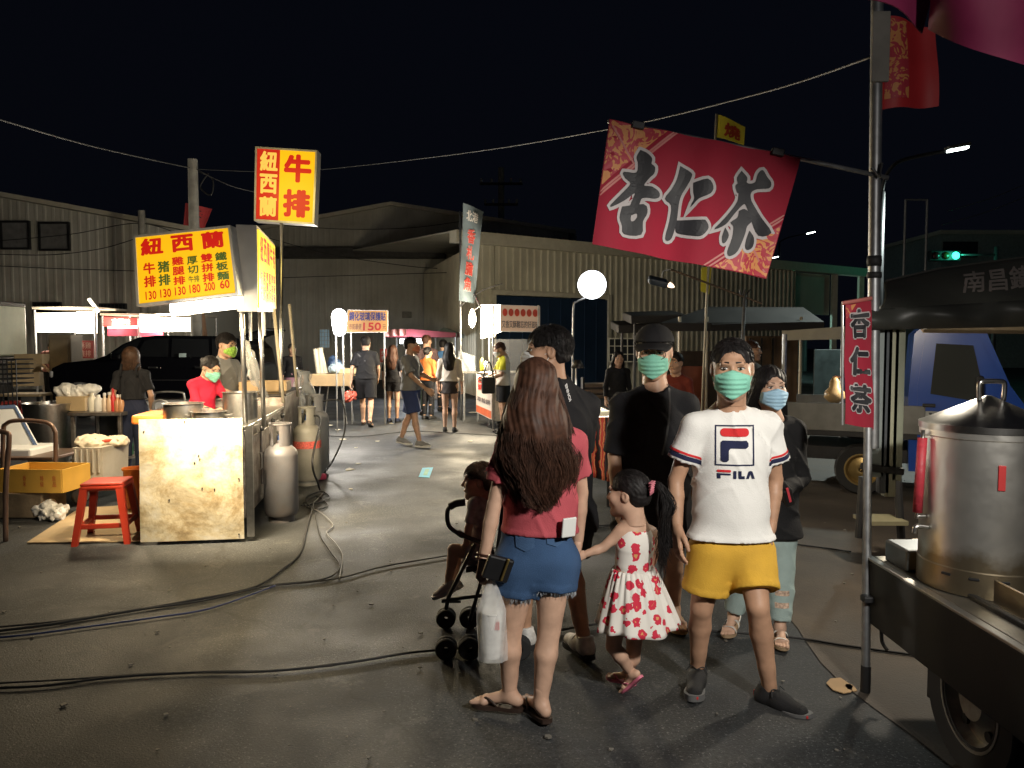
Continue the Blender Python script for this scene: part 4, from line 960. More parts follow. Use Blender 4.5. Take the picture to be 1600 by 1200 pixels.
# man in the white T-shirt, walking towards us
def build_tee_man():
    loc = (W(1140, 700, 3.50).x, 3.50, 0); yaw = R(-10)
    J = pxj(loc, yaw, 3.50, dict(pel=(1141, 848), wst=(1141, 790), chs=(1141, 712), nck=(1142, 640, .0), hd=(1144, 577, -.05),
        shR=(1086, 666), elR=(1056, 750, .02), wrR=(1058, 822, -.05), shL=(1200, 666), elL=(1211, 750, .05), wrL=(1206, 815, .0),
        hipR=(1112, 862), knR=(1096, 950, .0), anR=(1090, 1030, .10), toR=(1084, 1060, -.10),
        hipL=(1172, 862), knL=(1184, 948, -.12), anL=(1203, 1078, -.06), toL=(1262, 1122, -.20)))
    J['anR'][2] = .095; J['toR'][2] = .02
    sole = pm('red_black_sole', (0.12, 0.12, 0.12), .6, var=.1)
    p = person('man in a white logo T-shirt, yellow shorts and green mask striding towards us', loc, yaw, J, 1.68, .99, 'tan', ('crop', 'black'),
        top=(WHITE, .62, .03, .034, .070), bottom=('shorts', cloth('yellow_cotton', (0.62, 0.36, 0.045)), .70, .014), shoes=('shoe', pm('black_mesh', (0.006, 0.006, 0.007), .7, var=.3, bump=.5, bscale=500), sole, RUB_BLACK, pm('red_rubber', (0.5, 0.03, 0.03), .5, var=.1)),
        mask=GREEN_MASK, det=2, hyaw=R(-5), hpitch=R(3), hands=dict(R=dict(curl=.35, thumb=(.3, -1, -.2)), L=dict(curl=.5)), seed=3, hs=1.12)
    sh = p['shirt']; e = p['e']; J = p['J']
    navy = cloth('navy_print', (0.018, 0.022, 0.06)); red = cloth('red_print', (0.62, 0.03, 0.035))
    def at(px, py): return Vector(rotz_np(np.array(W(px, py, 3.36) - Vector(loc)), -yaw))
    def rr(x0, y0, x1, y1, r=0, rad=None):
        rad = rad or (r, r, r, r); out = []
        for (cx_, cy_, a0, q) in ((x1 - rad[0], y0 + rad[0], -90, rad[0]), (x1 - rad[1], y1 - rad[1], 0, rad[1]), (x0 + rad[2], y1 - rad[2], 90, rad[2]), (x0 + rad[3], y0 + rad[3], 180, rad[3])):
            if q <= 0: out.append((cx_, cy_))
            else: out += [(cx_ + q * math.cos(R(a0 + 90 * t / 5)), cy_ + q * math.sin(R(a0 + 90 * t / 5))) for t in range(6)]
        return out
    def emit(polys, name, m):
        mb = MB()
        for pl in polys:
            vs, fs = poly_curve(pl); vv = [mb.bm.verts.new(at(x, y)) for x, y in vs]
            for f in fs:
                try: mb.bm.faces.new([vv[k] for k in f])
                except ValueError: pass
        dense(mb, .012); snap_to(sh, mb, rotz_np(np.array((.27, 1, 0)), -yaw), .0035)
        mb.build(name, m, sh)
    fr = [rr(1117, 666, 1179, 729), rr(1119.2, 668.2, 1176.8, 726.8)]
    F1 = [rr(1125.5, 688, 1169, 701, 4, (6, 6, 0, 4)), ]
    Fp = [(1129, 690), (1167, 690), (1170, 694), (1170, 699), (1166, 702), (1142, 702), (1139, 705), (1139, 720), (1136, 723), (1130, 723), (1126, 720), (1126, 693)]
    word_I = [rr(1146, 737, 1151, 749.5, 1)]; 
    wf = [[(1120, 738), (1134, 738), (1134, 742), (1126, 742), (1126, 749), (1121, 749)]]
    wl = [(1154, 737), (1159, 737), (1159, 745), (1164, 745), (1164, 749.5), (1156, 749.5), (1154, 748)]
    wa = [[(1166, 749.5), (1170, 738), (1172, 737), (1174, 737), (1176, 738), (1180, 749.5), (1175.5, 749.5), (1173, 742), (1170.5, 749.5)]]
    wf2 = [[(1120, 741.2), (1142, 741.2), (1142, 744), (1126, 744), (1126, 749.5), (1120.5, 749.5)]]
    emit([fr, [Fp], wf2, word_I, [wl], wa], 'printed_emblem', navy)
    emit([[rr(1125.5, 671, 1171, 684, 6)]], 'red_print', red); emit([[rr(1120, 735.5, 1142.5, 739.5, 1.5)]], 'red_print', red)
    for S in 'LR':                                                       # bands round the sleeves
        a, b = J['sh' + S], J['el' + S]
        for (f0, f1, m, nm) in ((.45, .49, red, 'red_band'), (.50, .575, navy, 'navy_band')):
            d = unit(b - a); c0 = a + (b - a) * f0; c1 = a + (b - a) * f1
            P = [cone(a, a + (b - a) * .62 + d * .03, .0765, .079, k=.03, clips=[(c1, d), (c0, -d)])]
            me = sh.data; bm2 = bmesh.new(); bm2.from_mesh(me)
            for (co, no) in ((c0, d), (c1, d)): bmesh.ops.bisect_plane(bm2, geom=bm2.verts[:] + bm2.edges[:] + bm2.faces[:], plane_co=co, plane_no=no)
            keep = []
            for f in bm2.faces:
                c = np.array(f.calc_center_median()); u = (c - a) @ d
                L = np.linalg.norm(b - a); rad = np.linalg.norm((c - a) - d * u)
                if f0 * L < u < f1 * L and rad < .105 and (c[0] * (1 if S == 'L' else -1)) > abs(a[0]) - .03: keep.append(f)
            ks = set(keep)
            bmesh.ops.delete(bm2, geom=[f for f in bm2.faces if f not in ks], context='FACES')
            for v in bm2.verts: v.co += v.normal * .0025
            m2 = bpy.data.meshes.new(nm); bm2.to_mesh(m2); bm2.free()
            o = link_mesh(nm, m2, None, sh, True); m2.materials.clear(); m2.materials.append(m)
    return p
build_tee_man()
# woman in pink, seen from behind
def build_pink_woman():
    loc = (W(845, 700, 3.32).x, 3.32, 0); yaw = R(180 - 12)
    J = pxj(loc, yaw, 3.32, dict(pel=(838, 862), wst=(845, 790), chs=(846, 715), nck=(848, 655), hd=(838, 605, -.0),
        shL=(796, 692), elL=(772, 790, -.02), wrL=(757, 868, -.04), shR=(898, 694), elR=(908, 770, .06), wrR=(903, 845, .08),
        hipL=(812, 885), knL=(798, 985, .02), anL=(796, 1082, .02), toL=(748, 1112, .03),
        hipR=(866, 880), knR=(858, 985, -.03), anR=(845, 1098, -.06), toR=(845, 1132, -.22)))
    J['anL'][2] = .10; J['toL'][2] = .035; J['anR'][2] = .10; J['toR'][2] = .035
    fw = rotz_np(np.array((-.93, .25, 0)), -yaw); J['toL'] = J['anL'] + fw * .165 + np.array((0, 0, -.065))
    fw = rotz_np(np.array((-.45, .80, 0)), -yaw); J['toR'] = J['anR'] + fw * .165 + np.array((0, 0, -.065))
    p = person('woman with long wavy brown hair, pink top and frayed denim shorts, back turned', loc, yaw, J, 1.63, 1.02, 'fair', ('verylong', 'brown'),
        top=(cloth('pink_cotton', (0.46, 0.085, 0.105)), .62, .095, .028), bottom=('shorts', cloth('blue_denim', (0.045, 0.095, 0.20), bump=.5, bscale=400), .36, .016), shoes=('flip', pm('dark_leather', (0.035, 0.02, 0.014), .5, var=.2), pm('dark_leather', (0.035, 0.02, 0.014), .5)),
        det=2, hyaw=R(8), female=True, hands=dict(L=dict(curl=.95, thumb_in=.8), R=dict(curl=.6)), seed=5)
    e, J = p['e'], p['J']; rs = np.random.RandomState(2)
    L = []
    for S in 'LR':                                                       # frayed hem threads
        en = legp(J, S, .36); d = unit(J['kn' + S] - J['hip' + S]); X, Y, Z = frame((1, 0, 0), d)
        for k in range(130):
            a = rs.rand() * 6.28; c = en - d * .004 + (X * math.cos(a) + Z * math.sin(a)) * (.098 + .006 * rs.rand())
            q = c + d * (.012 + .022 * rs.rand()) + rs.normal(size=3) * .004
            L.append([c, (c + q) / 2 + rs.normal(size=3) * .002, q])
    so = Soup(); V, Q = strands(np.array(L), .0011, .0006); so.add(V, Q)
    sh = [c for c in e.children if c.name.startswith('shorts')][0]
    so.build('frayed_hem', cloth('white_thread', (.55, .6, .65)), sh)
    # back pockets, phone in the pocket with its cord
    def on(px, py, dy): return Vector(rotz_np(np.array(W(px, py, 3.32 + dy) - Vector(loc)), -yaw))
    mb = MB(); bw = Vector(rotz_np(np.array((0, 1, 0)), -yaw))
    for (cx, cy) in ((822, 868), (874, 860)):
        vs = [on(cx - 17, cy - 16, -.35), on(cx + 17, cy - 18, -.35), on(cx + 16, cy + 12, -.35), on(cx + 1, cy + 20, -.35), on(cx - 15, cy + 14, -.35)]
        mb.bm.faces.new([mb.bm.verts.new(v) for v in vs])
    dense(mb, .015); snap_to(sh, mb, bw, .004); mb.build('back_pocket', cloth('blue_denim_pocket', (0.06, 0.12, 0.24), bump=.5, bscale=400), sh, solid=.003)
    M_ph = pm('phone_white', (.75, .76, .74), .3, var=.0)
    ph = MB(); c = W(889, 824, 3.18); ph.box(c, (.010, .068, .085), rot=Euler((0, R(8), R(-60))), bev=.006); o = ph.build('smartphone', M_ph, None); tag(o, 'white phone sticking out of the back pocket of the denim shorts', 'phone')
    # bangles
    mb = MB()
    d = unit(J['wrL'] - J['elL']); X, Y, Z = frame((1, 0, 0), d)
    for k, t in enumerate((-.006, .012)): 
        c = J['wrL'] + d * t; mb.tube([c + (X * math.cos(a) + Z * math.sin(a)) * .034 for a in np.linspace(0, 6.283, 17)[:-1]], .005, 6, closed=True)
    mb.build('bracelet', pm('bracelet_dark', (.05, .02, .015), .35, var=.2), e)
    return p
build_pink_woman()
# ------------------------------------------------------------------ steak stall on the left
WARM = (1.0, .80, .52)
TUBE = pm('tube_white', (.95, .93, .85), .4, var=0, emis=(1, .90, .70), estr=9)
YEL_FACE = pm('yellow_lit_face', (.22, .12, .006), .5, var=0, emis=(1.0, .52, .004), estr=.88)
YEL_HOT = pm('yellow_hot_face', (.22, .12, .01), .4, var=0, emis=(1.0, .62, .03), estr=1.5)
RED_FACE = pm('red_lit_face', (.15, .01, .006), .4, var=0, emis=(.62, .02, .008), estr=.75)
RED_INK = pm('red_lit_ink', (.12, .004, .002), .5, var=0, emis=(.70, .012, .006), estr=.72); GRN_INK = pm('dark_green_ink', (.03, .06, .02), .5, var=0, emis=(.06, .09, .004), estr=.5)
YEL_INK = pm('yellow_lit_ink', (.2, .12, .02), .5, var=0, emis=(1, .60, .10), estr=.85)
ALU = pm('sign_aluminium', (.52, .52, .52), .4, .6, var=.12, scale=14); RUSTM = pm('worn_steel', (.33, .30, .27), .42, .8, var=.3, scale=12, dirt=(.10, .055, .03), dirt_amt=.8, dscale=5, bump=.2)
def stained_panel():
    m = bpy.data.materials.new('scorched_steel'); m.use_nodes = True; nt = m.node_tree; N = nt.nodes; L = nt.links; b = N['Principled BSDF']
    tc = N.new('ShaderNodeTexCoord'); n = N.new('ShaderNodeTexNoise'); n.inputs['Scale'].default_value = 2.6; n.inputs['Detail'].default_value = 9; n.inputs['Roughness'].default_value = .72; n.inputs['Distortion'].default_value = .35
    L.new(tc.outputs['Object'], n.inputs['Vector']); r = N.new('ShaderNodeValToRGB'); el = r.color_ramp.elements
    el[0].position = .36; el[0].color = (.74, .72, .64, 1); el[1].position = .72; el[1].color = (.20, .145, .08, 1); q = el.new(.50); q.color = (.66, .58, .40, 1); q = el.new(.60); q.color = (.45, .35, .20, 1)
    L.new(n.outputs[0], r.inputs[0]); L.new(r.outputs[0], b.inputs['Base Color']); b.inputs['Metallic'].default_value = .35; b.inputs['Roughness'].default_value = .42
    n2 = N.new('ShaderNodeTexNoise'); n2.inputs['Scale'].default_value = 7; n2.inputs['Detail'].default_value = 5; L.new(tc.outputs['Object'], n2.inputs['Vector'])
    bp = N.new('ShaderNodeBump'); bp.inputs['Strength'].default_value = .5; bp.inputs['Distance'].default_value = .02; L.new(n2.outputs[0], bp.inputs['Height']); L.new(bp.outputs[0], b.inputs['Normal']); return m
SX, SY = W(222, 0, 6.3).x, 6.3
C0 = G(223, 852); th = R(8.2); fx_ = Vector((math.cos(th), math.sin(th), 0)); fy_ = Vector((-math.sin(th), math.cos(th), 0))
def K(x, y, z): return Vector((C0.x, C0.y, 0)) + fx_ * x + fy_ * y + Vector((0, 0, z))            # cart plan: x across, y to the rear
KR = Matrix.Rotation(th, 3, 'Z')
e = thing('food_cart', 'long steel steak griddle cart with a scorched shiny end panel', 'food cart', K(.4, 1.5, 0)); CART = e
mb = MB(); fn = bil(K(.0, -.02, 1.03), K(.80, -.02, 1.03), K(.80, -.02, .03), K(-.01, -.02, .03), lambda u, v: .006 * math.sin(u * 9 + v * 4) * math.sin(v * 7)); slab(mb, fn, -.012, .0, nu=14, nv=16); pnl = part(mb, 'end_panel', stained_panel(), e, True, 40)
mb = MB()
for (u, v) in ((.44, .98), (.57, .7), (.58, .67), (.53, .64), (.72, .42), (.28, .34), (.05, .9), (.95, .04), (.96, .5), (.6, .43)): slab(mb, fn, .001, .005, (u - .006, v - .006, u + .006, v + .006))
part(mb, 'rivets', DARKMET, pnl)['kind'] = 'stuff'
mb = MB(); fn = bil(K(.82, .0, .96), K(.875, .0, .96), K(.875, .0, .04), K(.82, .0, .04)); slab(mb, fn, -.03, 0); part(mb, 'side_flange', STEEL, e)
mb = MB(); mb.box(K(.41, 1.02, .56), (.80, 2.0, .74), KR, bev=.012); part(mb, 'front_cabinet', RUSTM, e)
mb = MB(); mb.box(K(.41, 2.72, .60), (.84, 1.3, .92), KR, bev=.012); part(mb, 'rear_cabinet', RUSTM, e)
mb = MB(); mb.box(K(.41, 1.02, .945), (.84, 2.04, .03), KR, bev=.006); part(mb, 'worktop', STEEL, e)
mb = MB(); mb.box(K(.41, 2.72, 1.075), (.88, 1.34, .03), KR, bev=.006); part(mb, 'griddle', pm('griddle_black', (.04, .035, .03), .35, .8, var=.3), e)
for (y, w) in ((.35, .5), (.95, .5), (1.55, .5), (2.4, .5), (3.0, .5)):
    z = .6; mb = MB(); mb.box(K(.825, y, z), (.012, w, .5), KR, bev=.004); dr = part(mb, 'cabinet_door', RUSTM, e)
    mb = MB(); mb.tube([K(.845, y + .15, z - .08), K(.86, y + .15, z - .06), K(.86, y + .15, z + .06), K(.845, y + .15, z + .08)], .007, 6); part(mb, 'handle', STEEL, dr)
for y in (.6, 1.2, 1.8):
    mb = MB(); mb.lathe([(.025, 0), (.03, .012), (.022, .03), (.008, .034)], K(.835, y, .88), 12, M=(KR.to_4x4() @ Matrix.Rotation(R(90), 4, 'Y'))); part(mb, 'gas_knob', DARKMET, e, True)
for y in (1.75, 3.1):
    for x in (.06, .76):
        mb = MB(); mb.lathe([(.06, -.03), (.15, -.035), (.16, -.02), (.16, .02), (.15, .035), (.06, .03)], K(x, y, .16), 20, axis='z', cap=False, M=(KR.to_4x4() @ Matrix.Rotation(R(90), 4, 'Y'))); wl = part(mb, 'wheel', RUB_BLACK, e, True, 40)
        mb = MB(); mb.lathe([(.02, -.04), (.09, -.036), (.09, .036), (.02, .04)], K(x, y, .16), 16, M=(KR.to_4x4() @ Matrix.Rotation(R(90), 4, 'Y'))); part(mb, 'rim', GALV, wl)
for (x, y, z1) in ((.80, .12, 2.5), (.875, .55, 2.2)):
    mb = MB(); mb.tube([K(x, y, .9), K(x - .02, y, z1)], .021, 10); part(mb, 'post', STEEL, e, True)
for px in (903, 1046):                                               # cream braces holding the long light box
    pass
for (x, y, z1) in ((.84, 1.95, 2.0), (.86, 2.95, 2.1)): mb = MB(); mb.tube([K(x, y, 1.0), K(x - .06, y - .15, z1)], .018, 8); part(mb, 'brace', pm('cream_pipe', (.5, .44, .33), .5, var=.15), e, True)
# bright tube fixture under the menu sign
fl = thing('light_fixture', 'bright white tube light hung under the yellow menu sign', 'light fixture', W(320, 478, 6.0))
fn = bil(W(265, 475, 6.0), W(373, 463, 6.0), W(373, 480, 6.0), W(266, 492, 6.0)); mb = MB(); slab(mb, fn, -.09, .0, (0, .3, 1, 1)); part(mb, 'housing', TUBE, fl)
mb = MB(); a, b = W(268, 490, 5.97), W(371, 478, 5.97); mb.tube([a, b], .022, 10); part(mb, 'tube_lamp', TUBE, fl, True)
c = (a + b) / 2; lamp('AREA', c + Vector((0, -.12, -.07)), 105, WARM, .60, fl, (R(40), 0, 0), .12).data.spread = R(95)
lamp('POINT', c + Vector((-.06, -.18, -.16)), 36, WARM, .10, fl)
lamp('POINT', K(-.8, 1.7, 2.0), 150, WARM, .12, fl)  # added light left of the cart, no fixture, to brighten the left side
# menu light box
SG = 6.12
fn = bil(W(208, 368, SG), W(360, 352, SG), W(373, 461, SG), W(214, 479, SG))
e = thing('menu_sign', 'wide yellow lit menu board listing six dishes and prices above the cart', 'menu sign', W(290, 470, SG))
mb = MB(); slab(mb, fn, -.13, -.012); part(mb, 'case', ALU, e); mb = MB(); slab(mb, fn, -.012, .0, (.02, .03, .98, .97)); fc = part(mb, 'lit_face', YEL_FACE, e)
mb = MB(); ring_frame(mb, fn, -.012, .008, .035, 1.4); part(mb, 'frame', ALU, e)
for i, ch in enumerate('紐西蘭'): mb = MB(); write(mb, ch, (.07 + .31 * i, .70, .30 + .31 * i, .94), fn, .045, d=.003); part(mb, 'heading_letter', RED_INK, fc)
for i, (dish, pr, m) in enumerate((('牛排', '130', RED_INK), ('猪排', '130', GRN_INK), ('雞腿排', '130', RED_INK), ('厚切', '180', GRN_INK), ('雙拼排', '200', RED_INK), ('鐵板麵', '60', GRN_INK))):
    x = .085 + .145 * i; mb = MB(); n = len(dish); lift = .0 if i < 2 else .02
    if dish == '厚切': column(mb, '厚切', (x + .005, .365, x + .115, .63), fn, .03, d=.003); write(mb, '牛排', (x + .005, .25, x + .115, .345), fn, .02, d=.003)
    else: column(mb, dish, (x, .24 if n == 2 else .23, x + .12, .61 if n == 2 else .645), fn, .035, d=.003)
    part(mb, 'dish_lettering', m, fc)
    mb = MB(); write(mb, pr, (x + .008 if i < 5 else x + .02, .075 + .008 * i, x + .115, .195 + .008 * i), fn, .03, d=.003); part(mb, 'price', RED_INK, fc)
# long light box facing the aisle
q0, q1 = K(.86, .55, 0), K(.86, 1.9, 0)
Ya, Yb = 6.35, 8.3
A0, A1, B0, B1 = W(403, 352, Ya), W(405, 487, Ya), W(430, 381, Yb), W(432, 487, Yb)
e = thing('light_box', 'long yellow lit sign box facing the aisle beside the menu board', 'sign', A1)
fn = bil(A0, B0, B1, A1); fn2 = lambda u, v, d=0: fn(u, v, d)
mb = MB(); slab(mb, fn, -.17, -.01); part(mb, 'case', pm('box_white_metal', (.62, .61, .58), .45, var=.08), e)
mb = MB(); slab(mb, fn, -.01, 0, (.02, .04, .98, .96)); fc = part(mb, 'lit_face', YEL_HOT, e)
for i, ch in enumerate('紐西蘭牛排'): mb = MB(); write(mb, ch, (.08 + .175 * i, .60, .22 + .175 * i, .92), fn, .03, d=.003); part(mb, 'heading_letter', RED_INK, fc)
mb = MB()
for i in range(6): column(mb, ('牛排', '猪排', '雞腿排', '厚切', '雙拼排', '鐵板麵')[i], (.08 + .145 * i, .12, .18 + .145 * i, .52), fn, .03, d=.003); part(mb, 'dish_lettering', RED_INK, fc); mb = MB()
lamp('POINT', fn(.35, .15, .40), 80, (1, .78, .4), .25, e)
for s in (.15, .85): mb = MB(); mb.tube([fn(s, .0, -.1), fn(s, 0, -.1) - Vector((0, 0, .25))], .014, 8); part(mb, 'bracket', GALV, e)
# tall pole sign
PSY = 8.5
fn = bil(W(399, 229, PSY), W(496, 235, PSY), W(491, 351, PSY), W(397, 345, PSY))
bs = W(437, 600, PSY); e = thing('pole_sign', 'red and yellow lit steak sign raised high on a slim steel pole', 'sign', (bs.x, PSY, 0))
mb = MB(); mb.tube([(W(431, 600, PSY).x, PSY + .1, 0), W(440, 340, PSY + .1)], .022, 10); part(mb, 'pole', STEEL, e, True)
mb = MB(); slab(mb, fn, -.16, -.01); part(mb, 'case', ALU, e); mb = MB(); ring_frame(mb, fn, -.01, .008, .025, .83); part(mb, 'frame', ALU, e)
mb = MB(); slab(mb, fn, -.01, 0, (.40, .025, .97, .975)); fy = part(mb, 'yellow_face', YEL_FACE, e); mb = MB(); slab(mb, fn, -.01, 0, (.03, .025, .40, .975)); fr_ = part(mb, 'red_face', RED_FACE, e)
for i, ch in enumerate('紐西蘭'): mb = MB(); write(mb, ch, (.08, .68 - .305 * i, .37, .95 - .305 * i), fn, .04, d=.003); part(mb, 'letter', YEL_INK, fr_)
for i, ch in enumerate('牛排'): mb = MB(); write(mb, ch, (.47, .55 - .47 * i, .92, .93 - .47 * i), fn, .05, d=.003); part(mb, 'letter', RED_INK, fy)
lamp('POINT', fn(.5, .4, .5), 14, (1, .75, .2), .3, e)
# gas cylinders
GAS = pm('cylinder_grey', (.10, .10, .107), .5, .1, var=.2, scale=5, dirt=(.12, .09, .07), dirt_amt=.5, dscale=4, bump=.1)
def gas(px, py, label, hs=1.0, m=GAS, collar=True, band=False):
    b = G(px, py); e = thing('gas_cylinder', label, 'gas cylinder', b, group='gas cylinders beside the steak cart'); r = .155 * hs; h = .70 * hs
    mb = MB(); prof = [(r * .62, .05), (r * .9, .06), (r, .10), (r, h - .09)] + [(r * math.cos(a), h - .09 + .115 * math.sin(a)) for a in np.linspace(.1, 1.35, 7)] + [(.03, h + .027), (.03, h + .05)]
    mb.lathe(prof, b, 28); part(mb, 'tank', m, e, True, 50)
    mb = MB(); mb.lathe([(r * .72, 0), (r * .76, .0), (r * .76, .075), (r * .72, .075)], b, 24); part(mb, 'foot_ring', m, e, True, 40)
    mb = MB(); mb.lathe([(.022, h + .03), (.026, h + .08), (.02, h + .085), (.02, h + .11)], b, 12); mb.box(b + Vector((.03, 0, h + .07)), (.07, .03, .03), bev=.005); vl = part(mb, 'valve', pm('valve_blue', (.03, .06, .16), .4, .3), e, True, 40)
    mb = MB(); mb.lathe([(.035, h + .11), (.038, h + .118), (.035, h + .13)], b, 12); part(mb, 'handwheel', pm('valve_black', (.02, .02, .02), .5), vl, True, 40)
    if collar:
        mb = MB()
        for a0, a1 in ((.4, 2.2), (2.8, 4.3), (4.9, 6.2)):
            pts = [(r * .62 * math.cos(a), r * .62 * math.sin(a)) for a in np.linspace(a0, a1, 9)]
            for (x0, y0), (x1, y1) in zip(pts, pts[1:]): mb.quad(b + Vector((x0, y0, h)), b + Vector((x1, y1, h)), b + Vector((x1, y1, h + .20)), b + Vector((x0, y0, h + .20)))
        mb.tube([b + Vector((r * .62 * math.cos(a), r * .62 * math.sin(a), h + .2)) for a in np.linspace(0, 6.283, 25)[:-1]], .008, 6, closed=True); part(mb, 'collar', m, e, solid=.004)
    if band: mb = MB(); mb.lathe([(r + .002, h * .62), (r + .004, h * .62), (r + .004, h * .74), (r + .002, h * .74)], b, 28); part(mb, 'band', pm('red_check', (.5, .09, .07), .6, var=.5, scale=60), e)
    return b, h
g1 = gas(440, 813, 'nearest grey gas cylinder with an open collar at the cart side'); g2 = gas(481, 757, 'pale gas cylinder with a red checked band behind the nearest one', 1.0, pm('cylinder_cream', (.24, .23, .20), .5, var=.15), True, True); g3 = gas(493, 738, 'farthest light grey gas cylinder, partly behind the banded one', 1.12, pm('cylinder_pale', (.25, .25, .26), .5, var=.12))
def cable(label, pts, r=.012, m=None, name='power_cable', sub=8): return wire(label, pts, r, m or RUB_BLACK, name, sub)
cable('black gas hose arching from the banded cylinder down to the ground', [g2[0] + Vector((.05, 0, .80)), g2[0] + Vector((.22, -.25, .78)), G(488, 720, .5), G(497, 755, .15), G(500, 765, .02)], .012, None, 'gas_hose')
cable('black gas hose looping out from the farthest cylinder', [g3[0] + Vector((.06, 0, .90)), g3[0] + Vector((.34, 0, .9)), g3[0] + Vector((.40, -.1, .55)), g3[0] + Vector((.28, -.2, .2)), G(500, 748, .02)], .012, None, 'gas_hose')
# pots and trays on the cart
def pot(x, y, r, h, label, z0=.962, lid=False, m=STEEL):
    b = K(x, y, z0); e = thing('cooking_pot', label, 'pot', b); mb = MB(); mb.lathe([(r * .9, .005), (r * .98, .0), (r, .02), (r, h), (r + .012, h + .004), (r - .006, h + .004), (r - .008, .03), (.01, .02)], b, 28, cap=False); part(mb, 'vessel', m, e, True, 40)
    for s in (-1, 1): mb = MB(); c = b + fx_ * s * r + Vector((0, 0, h * .75)); mb.tube([c + fy_ * .05, c + fx_ * s * .04 + fy_ * .035, c + fx_ * s * .04 - fy_ * .035, c - fy_ * .05], .006, 6); part(mb, 'handle', m, e)
    if not lid: mb = MB(); mb.lathe([(.01, h * .72), (r - .012, h * .72)], b, 24, cap=False); part(mb, 'sauce', pm('brown_sauce', (.22, .11, .05), .25, var=.2), e)
    return e
pot(.26, .30, .16, .17, 'wide shallow steel pot at the front left of the cart top'); pot(.50, .16, .14, .11, 'low steel basin at the front edge of the cart top'); pot(.66, .62, .15, .24, 'deep steel pot in front of the red-shirted cook')
e = thing('tray', 'orange plastic tray at the left end of the cart top', 'tray', K(.02, .55, .962)); mb = MB(); mb.box(K(.0, .5, 1.0), (.30, .5, .08), KR, bev=.02); part(mb, 'tray_body', pm('orange_plastic', (.6, .17, .03), .4, var=.1), e)
e = thing('wooden_box', 'small shallow wooden box on the rear griddle', 'box', K(.55, 2.6, 1.095)); fnb = lambda x, y, z: K(.55 + x, 2.6 + y, 1.095 + z)
mb = MB(); mb.box(fnb(0, 0, .01), (.5, .4, .02), KR); [mb.box(fnb(x, y, .06), s, KR, bev=.003) for x, y, s in ((-.25, 0, (.02, .4, .1)), (.25, 0, (.02, .4, .1)), (0, -.2, (.5, .02, .1)), (0, .2, (.5, .02, .1)))]; part(mb, 'box_body', pm('pale_wood', (.42, .29, .15), .6, var=.2), e)
e = thing('plastic_sheet', 'clear crumpled plastic wind screen hung at the rear of the steak cart', 'plastic sheet', K(.88, 3.55, 1.0)); fn = bil(W(461, 572, 10.2), W(489, 585, 10.0), W(489, 650, 10.0), W(461, 640, 10.2), lambda u, v: .04 * math.sin(u * 9 + v * 5) + .03 * math.sin(v * 13 + u * 4)); mb = MB(); slab(mb, fn, 0, .004, nu=14, nv=14); CLEAR = pm('clear_plastic', (.75, .76, .76), .22, var=.1, alpha=.32); part(mb, 'sheet', CLEAR, e, True)
e = thing('plastic_sheet', 'clear plastic curtain tied to the cart post behind the griddle', 'plastic sheet', K(.8, 1.6, 1.0)); fn = bil(W(382, 528, 7.6), W(398, 560, 7.9), W(416, 622, 8.3), W(385, 588, 7.6), lambda u, v: .03 * math.sin(u * 14 + v * 5)); mb = MB(); slab(mb, fn, 0, .004, nu=12, nv=12); part(mb, 'sheet', CLEAR, e, True)
# ------------------------------------------------------------------ left foreground clutter
def stool(c, rot, label, m, h=.46, s=1.0):
    e = thing('plastic_stool', label, 'stool', c, rot); t = MB(); sz = .145 * s
    t.box((0, 0, h - .012), (sz * 2, sz * 2, .024), bev=.03); t.box((0, 0, h - .04), (sz * 2.02, sz * 2.02, .05), bev=.02); t.build('seat', m, e)
    for sx in (-1, 1):
        for sy in (-1, 1):
            mb = MB(); a, b = Vector((sx * sz * .82, sy * sz * .82, h - .03)), Vector((sx * sz * 1.22, sy * sz * 1.22, 0))
            mb.prism([(-.028, -.028), (.028, -.028), (.028, .028), (-.028, .028)], lambda x, y: b + Vector((x * .8, y * .8, 0)), lambda x, y: a + Vector((x, y, 0))); mb.build('leg', m, e)
    for sx, sy in ((1, 0), (-1, 0), (0, 1), (0, -1)):
        mb = MB(); z = .15; k = sz * 1.08; L = k * 1.9
        mb.box((sx * k, sy * k, z), (L if sx == 0 else .02, L if sy == 0 else .02, .04), bev=.004); mb.build('crossbar', m, e)
    return e
REDP = pm('red_plastic', (.38, .035, .016), .38, var=.1, scale=5); c = G(170, 842); stool((c.x, c.y, 0), R(12), 'red plastic stool standing at the corner of the steak cart', REDP, .50, 1.12)
for lab, px, py, Y, r in (('dark red plastic stool by the far left stall, nearer the van', 40, 650, 15.2, .2), ('dark red plastic stool at the far left stall, partly hidden', 18, 648, 15.6, .5)): p = W(px, py, Y); stool((p.x, Y, 0), r, lab, pm('dark_red_plastic', (.32, .03, .025), .4), .46, 1.1)
def bucket(c, r, h, label, m, name='bucket', tilt=0):
    e = thing(name, label, name.replace('_', ' '), c); mb = MB(); mb.lathe([(r * .78, 0), (r * .8, .0), (r, h), (r + .012, h), (r + .012, h - .02), (r - .004, h - .015), (r * .76, .01)], c, 24, cap=False); part(mb, 'vessel', m, e, True, 40); return e
c = G(205, 800); bucket((c.x, c.y + .1, 0), .11, .42, 'orange bucket half hidden between the red stool and the steel panel', pm('orange_plastic', (.6, .17, .03), .4), 'bucket')
e = thing('cardboard_sheet', 'flattened cardboard lying on the ground under the red stool', 'cardboard', G(130, 820)); fn = bil(G(128, 792, .012), G(222, 790, .012), G(222, 846, .012), G(42, 848, .012), lambda u, v: .006 * math.sin(u * 6) * math.sin(v * 5)); CARD = pm('cardboard', (.46, .34, .19), .8, var=.12); mb = MB(); slab(mb, fn, -.004, .004, nu=10, nv=6); part(mb, 'sheet', CARD, e)
